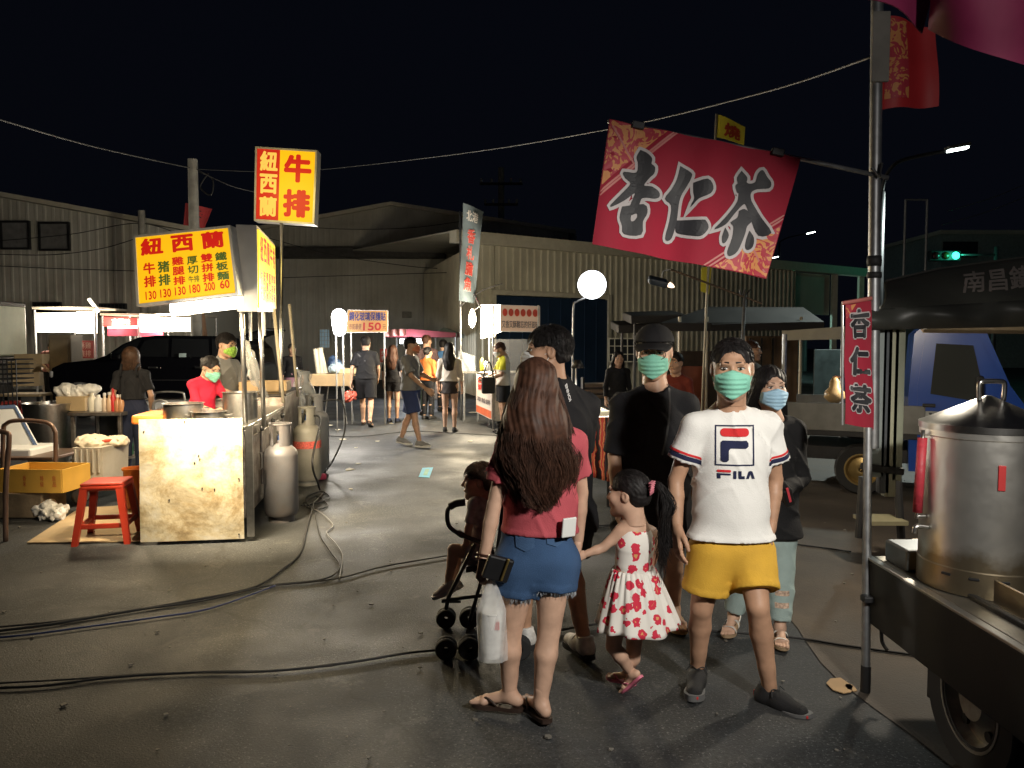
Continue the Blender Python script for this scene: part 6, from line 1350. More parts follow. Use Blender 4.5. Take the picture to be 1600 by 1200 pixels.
# far tent and stalls at the end of the lane
e = thing('market_stall', 'far stall under a dark red canopy with a bright tube light', 'market stall', (W(655, 0, 22).x, 22, 0)); p, q = W(600, 520, 22), W(712, 520, 22); a = W(640, 514, 22)
mb = MB(); mb.prism([(p.x, p.z), (a.x, a.z), (q.x, p.z), (q.x, p.z - .12), (p.x, p.z - .12)], lambda x, z: Vector((x, 22, z)), lambda x, z: Vector((x, 24.5, z))); part(mb, 'canopy', pm('maroon_canopy', (.20, .03, .045), .7, var=.2), e)
for x in (p.x, q.x):
    for y in (22.05, 24.4): mb = MB(); mb.tube([(x, y, 0), (x, y, p.z)], .03, 8); part(mb, 'post', GALV, e)
mb = MB(); z = W(0, 533, 22).z; mb.box((W(640, 0, 22).x, 22.3, z), (W(662, 0, 22).x - W(618, 0, 22).x, .12, .14), bev=.03); part(mb, 'tube_lamp', pm('cool_tube', (.9, .9, .9), .4, var=0, emis=(.75, .95, 1), estr=9), e); lamp('POINT', (W(640, 0, 22).x, 21.8, z - .25), 150, COOL, .2, e)
mb = MB(); mb.box(((p.x + q.x) / 2, 22.6, .5), (q.x - p.x - .4, .7, 1.0), bev=.02); part(mb, 'counter', pm('stall_counter', (.35, .28, .22), .6), e)
fn = bil(W(600, 515, 21.9), W(635, 514, 21.9), W(635, 524, 21.9), W(600, 526, 21.9), lambda u, v: .05 * math.sin(u * 20)); mb = MB(); slab(mb, fn, -.02, 0, nu=14); part(mb, 'valance', pm('pink_white_cloth', (.45, .20, .18), .7, var=.4, scale=20), e)
fn = bil(W(594, 545, 21.5), W(604, 545, 21.5), W(604, 566, 21.5), W(594, 566, 21.5)); e = thing('small_banner', 'small red and white upright banner at the far stall', 'banner', W(599, 566, 21.5)); mb = MB(); slab(mb, fn, -.02, 0); b_ = part(mb, 'cloth', pm('red_banner', (.55, .08, .05), .6, var=.1), e); mb = MB(); column(mb, '炸物', (.2, .1, .8, .9), fn, .02); part(mb, 'lettering', pm('white_ink', (.75, .75, .72), .5), b_)
e = thing('tent', 'small pale tent roof far back right of the maroon canopy', 'tent', (W(700, 0, 24.5).x, 24.5, 0)); p, q, a = W(672, 524, 24.5), W(745, 530, 24.5), W(690, 511, 24.5); mb = MB(); mb.prism([(p.x, p.z), (a.x, a.z), (q.x, q.z)], lambda x, z: Vector((x, 25.2, z)), lambda x, z: Vector((x, 28, z))); part(mb, 'roof', pm('tent_green', (.16, .2, .18), .7), e)
for x in (p.x + .1, q.x - .1): mb = MB(); mb.tube([(x, 25.3, 0), (x, 25.3, p.z)], .03, 8); part(mb, 'post', GALV, e)
# cake cart with the round emblems
CY = 14.6; e = thing('food_cart', 'white pastry cart with red dot sign and poster front under bright lamps', 'food cart', (W(790, 0, CY).x, CY, 0))
A0, A1, A2, A3 = W(781, 476, CY), W(844, 478, CY + .1), W(844, 519, CY + .1), W(781, 518, CY)
fn = bil(A0, A1, A2, A3); mb = MB(); slab(mb, fn, -.10, -.006); part(mb, 'sign_case', ALU, e); mb = MB(); slab(mb, fn, -.006, 0, (.01, .02, .99, .98)); fc = part(mb, 'sign_face', pm('cream_face', (.50, .36, .26), .5, var=.05, emis=(1, .66, .45), estr=.16), e)
for k in range(6):
    mb = MB(); mb.bm.faces.new([mb.bm.verts.new(fn(.125 + .15 * k + .062 * math.cos(a), .72 + .145 * math.sin(a), .003)) for a in np.linspace(0, 6.283, 21)[:-1]]); part(mb, 'red_dot', pm('red_dot', (.60, .06, .03), .5), fc)
mb = MB(); write(mb, '又香又酥難忘的好滋味', (.05, .14, .96, .42), fn, .02, d=.004); part(mb, 'lettering', pm('grey_ink', (.14, .12, .12), .6), fc)
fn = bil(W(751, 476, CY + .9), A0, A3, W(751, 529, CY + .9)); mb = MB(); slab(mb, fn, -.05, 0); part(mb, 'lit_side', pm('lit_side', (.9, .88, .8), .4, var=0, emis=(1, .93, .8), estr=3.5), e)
fn = bil(W(744, 585, CY + .8), W(769, 590, CY - .05), W(768, 656, CY - .05), W(744, 644, CY + .8)); mb = MB(); slab(mb, fn, -.04, 0); fc = part(mb, 'poster', pm('poster_white', (.62, .55, .48), .5, var=.05), e)
mb = MB(); write(mb, '紅豆', (.12, .80, .88, .96), fn, .04, d=.004); write(mb, '奶油', (.12, .62, .88, .78), fn, .04, d=.004); part(mb, 'lettering', pm('red_ink', (.45, .02, .015), .6), fc); mb = MB(); write(mb, '車輪餅', (.08, .32, .92, .45), fn, .03, d=.004); part(mb, 'dark_lettering', pm('grey_ink', (.14, .12, .12), .6), fc); mb = MB(); slab(mb, fn, .001, .004, (.02, .02, .98, .2)); part(mb, 'red_band', pm('poster_red', (.55, .12, .05), .5), fc)
x0, x1 = W(770, 0, CY).x, W(842, 0, CY).x; zt = W(0, 585, CY).z; mb = MB(); mb.box(((x0 + x1) / 2, CY + .42, (zt + .14) / 2), (x1 - x0, .8, zt - .14), bev=.01); part(mb, 'cabinet', STEEL, e); mb = MB(); mb.box(((x0 + x1) / 2 - .1, CY + .42, zt + .02), (x1 - x0 + .35, .9, .04), bev=.006); part(mb, 'worktop', STEEL, e)
for x, y in ((x0 - .1, CY + .8), (x1, CY + .8), (x1, CY), (x0, CY)): mb = MB(); mb.tube([(x, y, 0), (x, y, 2.35)], .018, 8); part(mb, 'post', STEEL, e)
for x in (x0 + .1, x1 - .1): mb = MB(); mb.lathe([(.03, -.025), (.065, -.03), (.07, .0), (.065, .03), (.03, .025)], (x, CY + .2, .07), 14, M=Matrix.Rotation(R(90), 4, 'Y')); part(mb, 'caster', RUB_BLACK, e, True)
for px, py, wv in ((738, 499, 360), (768, 520, 360)):
    c = W(px, py, CY + .45); l = thing('hanging_lamp', ('tall warm bare bulb at the left of the pastry cart', 'warm bulb hung under the pastry cart sign')[px > 750], 'lamp', c); mb = MB(); mb.lathe([(.02, -.16 if px < 750 else -.09), (.06, -.08), (.075, .0), (.06, .10), (.02, .2 if px < 750 else .1)], c, 14); part(mb, 'bulb', pm('warm_bulb', (1, .9, .7), .4, var=0, emis=(1, .85, .55), estr=22), l, True); mb = MB(); mb.tube([c + Vector((0, 0, .15)), W(px + (12 if px < 750 else 2), 478 if px < 750 else 512, CY + .05)], .008, 6); part(mb, 'cord', WIRE, l); lamp('POINT', c + Vector((-.1, .0, -.2)), wv, (1, .84, .58), .1, l)
fn = bil(W(770, 530, CY + .3), W(842, 530, CY + .3), W(842, 583, CY + .3), W(770, 583, CY + .3)); mb = MB(); slab(mb, fn, 0, .006); part(mb, 'glass_guard', pm('guard_glass', (.8, .8, .78), .1, var=0, alpha=.18), e)
for k, (px, h) in enumerate(((752, .26), (758, .2))): b = Vector((W(px, 0, CY + .5).x, CY + .5, zt + .042)); t = thing('bottle', ('yellow squeeze bottle on the pastry cart', 'white jar beside the yellow bottle on the pastry cart')[k], 'bottle', b); mb = MB(); mb.lathe([(.035, 0), (.04, .02), (.04, h * .7), (.012, h)], b, 12); part(mb, 'bottle_body', pm(('yellow_bottle', 'white_jar')[k], ((.6, .5, .05), (.7, .7, .68))[k], .4), t, True)
e = thing('side_stand', 'small metal stand with legs left of the pastry cart', 'stand', (W(733, 0, 16).x, 16, 0)); p, q = W(722, 582, 16), W(748, 582, 16); mb = MB(); mb.box(((p.x + q.x) / 2, 16.2, p.z), (q.x - p.x, .4, .03)); part(mb, 'top', STEEL, e)
for x in (p.x + .03, q.x - .03):
    for y in (16.03, 16.37): mb = MB(); mb.tube([(x, y, 0), (x, y, p.z)], .012, 6); part(mb, 'leg', GALV, e)
e = thing('canvas_screen', 'white crumpled sheet hung beside the steel lane pole', 'sheet', W(730, 590, 17)); fn = bil(W(716, 548, 17), W(742, 556, 17), W(743, 582, 17), W(716, 585, 17), lambda u, v: .06 * math.sin(u * 9 + v * 6)); mb = MB(); slab(mb, fn, 0, .01, nu=10, nv=8); part(mb, 'cloth', pm('white_sheet', (.5, .55, .58), .6), e)
# tall banner flag
FY = 16.2; e = thing('banner_flag', 'tall weathered grey-blue banner with red characters hanging at the shed corner', 'banner', W(722, 480, FY))
fn0 = bil(W(724, 318, FY), W(755, 330, FY), W(741, 474, FY), W(717, 470, FY), lambda u, v: .10 * math.sin(u * 3 + v * 7)); fn = fn0
mb = MB(); slab(mb, fn, -.006, .006, nu=6, nv=22); cl = part(mb, 'cloth', pm('grey_blue_cloth', (.10, .13, .15), .75, var=.25, scale=2.5), e, True, 50)
mb = MB(); column(mb, '香札膽魚', (.28, .10, .74, .78), fn, .06, d=.016); part(mb, 'white_outline', pm('cloth_white', (.5, .48, .47), .7), cl); mb = MB(); column(mb, '香札膽魚', (.29, .105, .73, .775), fn, .03, d=.026); part(mb, 'lettering', pm('cloth_red', (.42, .05, .04), .7), cl); mb = MB(); write(mb, '北港', (.2, .84, .8, .95), fn, .02, d=.016); part(mb, 'top_lettering', pm('cloth_white', (.5, .48, .47), .7), cl)
mb = MB(); mb.tube([(W(718, 0, FY).x, FY + .05, 0), W(719, 330, FY + .05)], .022, 8); part(mb, 'pole', GALV, e, True); mb = MB(); mb.tube([W(718, 480, FY), W(735, 465, FY), W(757, 452, FY), W(785, 443, FY)], .012, 6); part(mb, 'arm', DARKMET, e)
mb = MB(); mb.tube([W(741, 460, FY), W(752, 482, CY + .5)], .02, 6); part(mb, 'strut', GALV, e)
# balloon lamp
LY = 10.6; e = thing('globe_lamp', 'dazzling round white globe lamp on a thin bent pole', 'lamp', (W(893, 0, LY).x, LY, 0)); c = W(925, 445, LY)
mb = MB(); bmesh.ops.create_uvsphere(mb.bm, u_segments=28, v_segments=18, radius=.195, matrix=Matrix.Translation(c)); part(mb, 'globe', pm('globe_white', (.95, .97, 1), .5, var=0, emis=(.90, .95, 1), estr=7), e, True)
mb = MB(); mb.tube(sm_path([(W(893, 0, LY).x, LY, 0), W(895, 560, LY), W(896, 482, LY), W(901, 472, LY), W(914, 466, LY), W(922, 462, LY)], 5), .014, 8); part(mb, 'pole', GALV, e, True); lamp('POINT', c, 850, (.88, .94, 1), .19, e)
e['label'] = 'dazzling round white globe lamp on a thin bent pole'
# ------------------------------------------------------------------ people in the lane
SHOE_D = ('shoe', RUB_BLACK, RUB_BLACK)
def at_(px, Y): return (W(px, 0, Y).x, Y, 0)
WALK = tmpl('walk')
p = person('man in black T-shirt and shorts walking away with a red plastic bag', at_(566, 15), R(184), dict(WALK, wrL=(.27, .06, .86), elL=(.25, .06, 1.1)), 1.76, 1.06, 'mid', ('short', 'black'), (BLACK, .75, -.02, .03), ('shorts', BLACK, .85, .014), ('sandal', RUB_BLACK, RUB_BLACK), seed=20)
e = p['e']; b = e.matrix_basis @ Vector(p['J']['wrL']); b = Vector(at_(566, 15)) + Vector(rotz_np(p['J']['wrL'], R(184))); crumple(b - Vector((.02, 0, .42)), (.11, .09, .17), 'red and clear plastic shopping bag hanging from the hand of the man in black', 'plastic_bag', pm('red_bag', (.62, .12, .08), .4, var=.2), 30)
mb = MB(); mb.tube([p['J']['chs'] + np.array((.16, .02, .14)), p['J']['chs'] + np.array((.0, .17, .0)), p['J']['wst'] + np.array((-.16, .06, .0))], .012, 5); snap_to(p['shirt'], mb, (0, -1, 0), .004); mb.build('shoulder_strap', pm('strap_black', (.02, .02, .02), .5), e)
person('slim woman with long hair in a black top and shorts, seen from behind', at_(609, 15.8), R(170), None, 1.58, .92, 'mid', ('long', 'brown'), (BLACK, .8, -.04, .02), ('shorts', BLACK, .45, .012), ('shoe', NAVY, RUB_BLACK), female=True, seed=21)
gj = dict(WALK); gj.update(elL=(.24, -.06, 1.13), wrL=(.10, -.30, 1.06), elR=(-.24, -.12, 1.12), wrR=(-.24, -.36, .93), knL=(.09, .08, .47), anL=(.09, .22, .12), toL=(.10, .05, .02), knR=(-.09, -.10, .49), anR=(-.09, -.18, .1), toR=(-.10, -.36, .035))
person('man in grey T-shirt and navy shorts striding right with his arm held out', at_(638, 12.1), R(72), gj, 1.72, 1.02, 'mid', ('short', 'black'), (GREY, .85, -.04, .034), ('shorts', cloth('blue_navy', (.035, .05, .13)), .86, .02), ('shoe', pm('grey_shoe', (.2, .2, .2), .6), RUB_WHITE), pm('orange_mask', (.6, .2, .1), .7), hyaw=R(8), seed=22)
person('girl in black with an orange collar standing among the crowd', at_(665, 16.4), R(150), None, 1.54, .95, 'mid', ('bun', 'black'), (pm('orange_top', (.60, .16, .03), .7), 1.5, .0, .03), ('pants', BLACK, 1.9), SHOE_D, female=True, seed=23)
person('tall person with wavy hair in a dark top behind the girl in orange', at_(664, 17.4), R(200), None, 1.80, 1, 'mid', ('short', 'brown'), (cloth('maroon_grey', (.10, .06, .06)), .8, -.02), ('pants', cloth('dark_green', (.03, .045, .04)), 1.9), SHOE_D, hyaw=R(-60), seed=24)
person('person in a bright blue shirt at the far stall', at_(690, 18.4), R(160), None, 1.70, 1, 'fair', ('short', 'black'), (cloth('bright_blue', (.08, .20, .42)), .8, -.02), ('pants', BLACK, 1.9), SHOE_D, seed=25)
p = person('woman in a white blouse and black mini skirt with shoulder-length black hair', at_(700, 14.1), R(176), None, 1.63, .95, 'fair', ('long', 'black'), (cloth('cream_blouse', (.55, .50, .44)), 1.7, .05, .028), ('skirt', pm('brown_black_skirt', (.02, .013, .013), .7), .35), ('shoe', RUB_BLACK, RUB_BLACK), female=True, seed=26)
yj = dict(hd=(0, -.07, 1.56), elL=(.21, -.08, 1.10), wrL=(.12, -.30, 1.03), elR=(-.21, -.10, 1.10), wrR=(-.12, -.32, 1.02))
p = person('man in a yellow and white T-shirt with black shorts, buying at the pastry cart', at_(786, 13.9), R(-78), yj, 1.66, 1.0, 'mid', ('crop', 'brown'), (cloth('white_tee', (.60, .56, .50)), .8, -.03, .03), ('shorts', BLACK, .72, .016), SHOE_D, WHITE_MASK, hpitch=R(24), seed=27)
sh = p['shirt']; J = p['J']; bm2 = bmesh.new(); bm2.from_mesh(sh.data); bmesh.ops.delete(bm2, geom=[f for f in bm2.faces if not (f.calc_center_median().y < -.005 and f.calc_center_median().z > 1.16)], context='FACES')
for v in bm2.verts: v.co += v.normal * .004
m2 = bpy.data.meshes.new('yellow_front'); bm2.to_mesh(m2); bm2.free(); link_mesh('yellow_front', m2, cloth('acid_yellow', (.50, .48, .03)), sh, True); 
mb = MB(); mb.box((-.185, -.0, .72), (.015, .035, .26)); mb.build('orange_stripe', pm('orange_stripe', (.7, .16, .04), .6), p['e'])
e = thing('shoulder_bag', 'black woven bag hanging beside the man in yellow and white', 'bag', W(763, 608, 13.6)); fn = None; mb = MB(); c = W(763, 602, 13.6); mb.box(c, (.24, .10, .30), bev=.03); part(mb, 'bag_body', pm('woven_black', (.02, .02, .02), .7, var=.6, scale=40), e); mb = MB(); mb.tube(sm_path([c + Vector((-.09, 0, .14)), c + Vector((-.02, 0, .38)), c + Vector((.04, 0, .38)), c + Vector((.09, 0, .14))], 4), .012, 6); part(mb, 'handle', pm('strap_black', (.02, .02, .02), .5), e)
# cyan patch of projected light on the road, modelled as a flat coloured sheet
e = tag(None or thing('light_patch', 'small cyan patch of projected light, a coloured sheet flat on the asphalt lane', 'light_patch', G(665, 738)), 'small cyan patch of projected light, a coloured sheet flat on the asphalt lane', 'light_patch'); fn = bil(G(660, 731, .006), G(677, 730, .006), G(671, 746, .006), G(654, 745, .006)); mb = MB(); slab(mb, fn, -.002, .0); f_ = part(mb, 'paper', pm('cyan_light_paint', (.10, .55, .80), .6, var=.1), e); mb = MB(); slab(mb, fn, .001, .003, (.35, .2, .7, .8)); part(mb, 'light_logo', pm('green_patch', (.2, .5, .35), .6), f_)
rs = np.random.RandomState(5)
for k, (px, py, s) in enumerate(((528, 672, 5), (535, 687, 6), (545, 734, 8), (560, 725, 4), (548, 765, 3), (612, 662, 4), (590, 690, 4), (556, 700, 3), (740, 645, 8), (735, 690, 5), (515, 665, 5), (1225, 1003, 6), (1312, 1075, 22), (1330, 1077, 9))):
    e = thing('litter', 'scrap of pale litter flattened on the ground', 'litter', G(px, py), group='paper scraps on the ground'); c = G(px, py); mb = MB(); n = 7; r = s * c.y / 1200
    P = [c + Vector((math.cos(a) * r * (.6 + .6 * rs.rand()), math.sin(a) * r * 1.5 * (.6 + .6 * rs.rand()), 0)) for a in np.linspace(0, 6.28, n + 1)[:-1]]
    mb.prism([(v.x, v.y) for v in P], lambda x, y: Vector((x, y, .006)), lambda x, y: Vector((x, y, .010))); part(mb, 'scrap', pm('litter_pale' if k < 12 else 'litter_tan', (.5, .46, .36) if k < 12 else (.38, .25, .13), .8, var=.2), e)
mb = MB()
for k in range(420):
    Yg = 2.4 + 14 * rs.rand() ** 1.6; x = (rs.rand() * 1.5 - .75) * Yg * .95; r = .004 + .010 * rs.rand() ** 3; n = rs.randint(4, 7); a0 = rs.rand() * 6; P = [(x + r * math.cos(a0 + 6.283 * i / n) * (.5 + rs.rand()), Yg + r * math.sin(a0 + 6.283 * i / n) * (.5 + rs.rand())) for i in range(n)]
    mb.prism(P, lambda x, y: Vector((x, y, .0062)), lambda x, y: Vector((x, y, .0062 + r * .5)))
mb.build('ground_grit', pm('grit', (.16, .15, .13), .8, var=.6, scale=.9))['kind'] = 'stuff'
# ------------------------------------------------------------------ cables on the road
def cg(pts, z=.014): return [G(x, y, z) for x, y in pts]
cable('thick black cable sweeping in from the left to the gas cylinders', cg([(-60, 992), (60, 978), (160, 962), (300, 938), (395, 918), (440, 890), (468, 865), (478, 830), (486, 800), (490, 785)]), .014)
cable('second black cable running beside the thick one from the left', cg([(-60, 984), (80, 972), (200, 955), (320, 938), (420, 915), (505, 905), (530, 885), (515, 860), (500, 835), (492, 800)]), .010)
cable('blue black cable along the left foreground', cg([(-60, 1001), (40, 992), (130, 980), (240, 965), (330, 950), (430, 915)]), .010, pm('blue_cable', (.02, .035, .12), .5))
cable('black cable crossing the road from the cable bundle to the stroller', cg([(400, 917), (520, 905), (600, 885), (700, 868), (820, 848), (950, 822), (1000, 820)]), .009)
cable('black cable crossing the foreground from the left to the pink woman', cg([(-60, 1076), (60, 1072), (180, 1058), (320, 1050), (430, 1048), (540, 1036), (640, 1020), (720, 1012), (800, 1000), (900, 980), (960, 975), (1100, 985), (1230, 995), (1330, 1010), (1480, 1030)]), .011)
cable('second thin cable along the foreground from the left', cg([(-60, 1070), (100, 1062), (250, 1052), (400, 1050), (520, 1040)]), .008)
cable('grey cable curling from the gas cylinders across the road', cg([(505, 770), (490, 785), (478, 790), (500, 800), (520, 820), (510, 832), (525, 850), (535, 870), (530, 905)]), .009, pm('grey_cable', (.12, .12, .12), .6))
cable('tangled black hose on the ground behind the nearest gas cylinder', cg([(470, 790), (500, 785), (515, 776), (500, 768), (478, 778), (490, 795), (512, 790), (495, 775), (474, 786)]), .012)
cable('thin dark cable crossing the lane behind the walking man', cg([(500, 680), (560, 682), (640, 674), (700, 676), (800, 682), (880, 690)]), .012)
cable('black cable on the ground by the red table cloth', cg([(920, 822), (985, 820), (1060, 830), (1240, 850), (1330, 862)]), .010)
e = thing('hose_plug', 'pink plug lying by the gas cylinders', 'plug', G(501, 750)); mb = MB(); mb.box(G(500, 750) + Vector((0, 0, .04)), (.14, .10, .07), Euler((0, 0, .5)), bev=.02); part(mb, 'plug_body', pm('pink_plastic', (.65, .08, .20), .4), e)
# ------------------------------------------------------------------ other people in front
def build_black_man():
    Y0 = 4.05; loc = (W(862, 0, Y0).x, Y0, 0); yaw = R(-62 - 90)
    J = pxj(loc, yaw, Y0, dict(pel=(872, 812), wst=(872, 752), chs=(874, 672), nck=(868, 598), hd=(856, 550)))
    s = 1.0; J = dict(J)
    T_ = {k: np.array(v) * 1.03 for k, v in tmpl().items()}
    for k in ('shL', 'shR', 'elL', 'elR', 'wrL', 'wrR'): J[k] = T_[k] + (J['chs'] - T_['chs'])
    J['elR'] = J['shR'] + np.array((-.04, -.12, -.26)); J['wrR'] = J['elR'] + np.array((.02, -.22, -.10)); J['elL'] = J['shL'] + np.array((.04, -.08, -.27)); J['wrL'] = J['elL'] + np.array((-.02, -.22, -.08))
    for k in ('hipL', 'hipR'): J[k] = T_[k] + (J['pel'] - T_['pel'])
    J['knL'] = np.array((.10, -.12, .49)); J['anL'] = np.array((.10, -.10, .09)); J['toL'] = np.array((.11, -.27, .025)); J['knR'] = np.array((-.10, .02, .49)); J['anR'] = np.array((-.10, .18, .10)); J['toR'] = np.array((-.11, .01, .03))
    p = person('man in black T-shirt and shorts beyond the pink-shirted woman, face turned left', loc, yaw, J, 1.74, 1.08, 'tan', ('short', 'black'), (BLACK, .9, -.06, .036), ('shorts', BLACK, .88, .016), ('shoe', pm('white_grey_shoe', (.55, .54, .52), .6, var=.3, scale=30), RUB_BLACK), WHITE_MASK, 2, hyaw=R(62), seed=31)
    sh = p['shirt']; mb = MB(); o = W(893, 618, Y0 - .3); c = Vector(rotz_np(np.array(o - Vector(loc)), -yaw)); d = Vector(rotz_np(np.array((0, 1, 0)), -yaw)); u_ = Vector(rotz_np(np.array((1, 0, 0)), -yaw))
    def f(u, v, dd=0): return c + u_ * (.012 * (v - .5) + (u - .5) * .022 ) + Vector((0, 0, (.5 - u) * .085 + .012 * (v - .5)))
    write(mb, 'ENNOI', (0, 0, 1, 1), f, .06); snap_to(sh, mb, d, .006); mb.build('back_mark', pm('white_print', (.6, .6, .6), .6), sh)
build_black_man()
def build_cap_man():
    Y0 = 4.45; loc = (W(1022, 0, Y0).x, Y0, 0); yaw = R(-10)
    J = pxj(loc, yaw, Y0, dict(pel=(1020, 800), wst=(1022, 745), chs=(1024, 675), nck=(1024, 606), hd=(1022, 551), shR=(974, 634), elR=(960, 712), wrR=(964, 780, -.1), shL=(1072, 634), elL=(1088, 710), wrL=(1084, 780), hipR=(996, 815), knR=(1000, 890, .1), anR=(1010, 962, .25), toR=(1005, 975, .1), hipL=(1048, 815), knL=(1052, 890, -.05), anL=(1052, 966, -.02), toL=(1062, 992, -.20)))
    J['anL'][2] = .10; J['toL'][2] = .03; J['anR'][2] = .10; J['toR'][2] = .03
    p = person('tall man in a black cap, glasses and green mask wearing an oversized black T-shirt', loc, yaw, J, 1.80, 1.06, 'mid', ('crop', 'black'), (BLACK, .95, -.12, .044), ('shorts', cloth('black_shorts', (.014, .013, .013)), .50, .02), ('slide', pm('tan_sandal', (.30, .19, .08), .6, var=.1), pm('tan_sandal', (.30, .19, .08), .6)), GREEN_MASK, 2, hyaw=R(-4), hpitch=R(6), seed=32, hs=1.24)
    e, hx = p['e'], p['hx']; m = cloth('cap_black', (.012, .012, .013))
    V, Q = field_mesh([ell((0, .010, .045), (.094, .115, .090), k=.01)], .006, clips=[((0, 0, .048), (0, -.12, -1))]); so = Soup(); so.add(hx(V), Q); cap = so.build('cap', m, e)
    mb = MB(); mb.grid(lambda u, v: ((u - .5) * .17 * (1 - .25 * v * v), -.085 - .085 * v * (1 - (2 * u - 1) ** 2 * .45), .058 - .022 * v - .018 * (2 * u - 1) ** 2), 12, 6)
    for v in mb.bm.verts: v.co = Vector(hx([v.co[:]])[0])
    mb.build('brim', m, cap, True, solid=.005)
    for sx in (-1, 1):
        mb = MB(); mb.tube([hx([(sx * .033 + .025 * math.cos(a), -.108 + .006 * abs(math.cos(a)), .004 + .022 * math.sin(a))])[0] for a in np.linspace(0, 6.283, 23)[:-1]], .0022, 6, closed=True); mb.build('spectacle_rim', pm('rim_black', (.01, .01, .01), .3), e)
    mb = MB(); mb.tube([hx([(-.008, -.110, .008)])[0], hx([(.008, -.110, .008)])[0]], .002, 5); mb.build('spectacle_bridge', pm('rim_black', (.01, .01, .01), .3), e)
    o = W(1056, 606, Y0 - .1); mb = MB(); pts = [Vector(rotz_np(np.array(W(x, y, Y0 - .25) - Vector(loc)), -yaw)) for x, y in ((1057, 600), (1056, 630), (1051, 660), (1046, 690), (1040, 715))]; mb.tube(sm_path(pts, 5), .006, 6); snap_to(p['shirt'], mb, rotz_np(np.array((0, 1, 0)), -yaw), .006); mb.build('bag_chain', pm('dark_chain', (.03, .03, .03), .5, .3), e)
build_cap_man()
def build_jacket_woman():
    Y0 = 4.25; loc = (W(1200, 0, Y0).x, Y0, 0); yaw = R(-12)
    J = pxj(loc, yaw, Y0, dict(pel=(1194, 828), wst=(1198, 775), chs=(1204, 712), nck=(1206, 655), hd=(1203, 606), shR=(1166, 672), elR=(1158, 745), wrR=(1180, 785, -.15), shL=(1243, 672), elL=(1250, 748), wrL=(1218, 772, -.22), hipR=(1172, 840), knR=(1158, 905, .0), anR=(1146, 962, .05), toR=(1134, 985, -.12), hipL=(1216, 840), knL=(1220, 925, -.05), anL=(1218, 1012, -.10), toL=(1222, 1040, -.28)))
    J['anR'][2] = .11; J['toR'][2] = .03; J['anL'][2] = .10; J['toL'][2] = .03; 
    p = person('woman with a pale blue mask, black jacket and light ripped jeans behind the tee-shirted man', loc, yaw, J, 1.58, 1.0, 'fair', ('long', 'black'), (cloth('black_jacket', (.010, .010, .011), bump=.4), 1.8, -.03, .036, .085), ('pants', cloth('light_denim', (.36, .46, .44), bump=.5, bscale=300), 1.9, .006), ('sandal', pm('cork_sandal', (.36, .25, .15), .7), pm('white_strap', (.62, .60, .56), .5)), BLUE_MASK, 2, hyaw=R(16), hpitch=R(2), female=True, seed=33, hands=dict(L=dict(curl=1.0, thumb_in=.6)))
    e, J = p['e'], p['J']
    mb = MB()
    mb.grid(lambda u, v: ((u - .62) * .10 + J['nck'][0], -.3, J['nck'][2] - .03 - v * .30), 6, 14); snap_to(p['shirt'], mb, (0, 1, 0), .004); mb.build('inner_top', WHITE, e)
    ph = MB(); c = W(1226, 770, Y0 - .36); ph.box(c, (.05, .10, .12), Euler((R(30), R(-25), 0)), bev=.01); o = ph.build('wallet_phone', pm('black_case', (.012, .012, .013), .4)); tag(o, 'black cased phone held by the woman in the black jacket', 'phone')
    st = MB(); st.box(c + Vector((.0, -.058, .0)), (.012, .006, .10), Euler((R(30), R(-25), 0))); M = Matrix(); st.build('red_strap', pm('red_strap', (.6, .06, .08), .5), o)
    for (S, f) in (('L', .95), ('L', 1.3), ('R', .95)):                  # rips in the jeans
        mb = MB(); k0 = legp(J, S, f); mb.grid(lambda u, v: (k0[0] + (u - .5) * .075, k0[1] - .3, k0[2] + (v - .5) * .028), 8, 3); sh = [x for x in e.children if x.name.startswith('trousers')][0]; snap_to(sh, mb, (0, 1, 0), .002); mb.build('ripped_patch', pm('rip_skin', (.5, .36, .27), .8, var=.5, scale=80), sh)
build_jacket_woman()
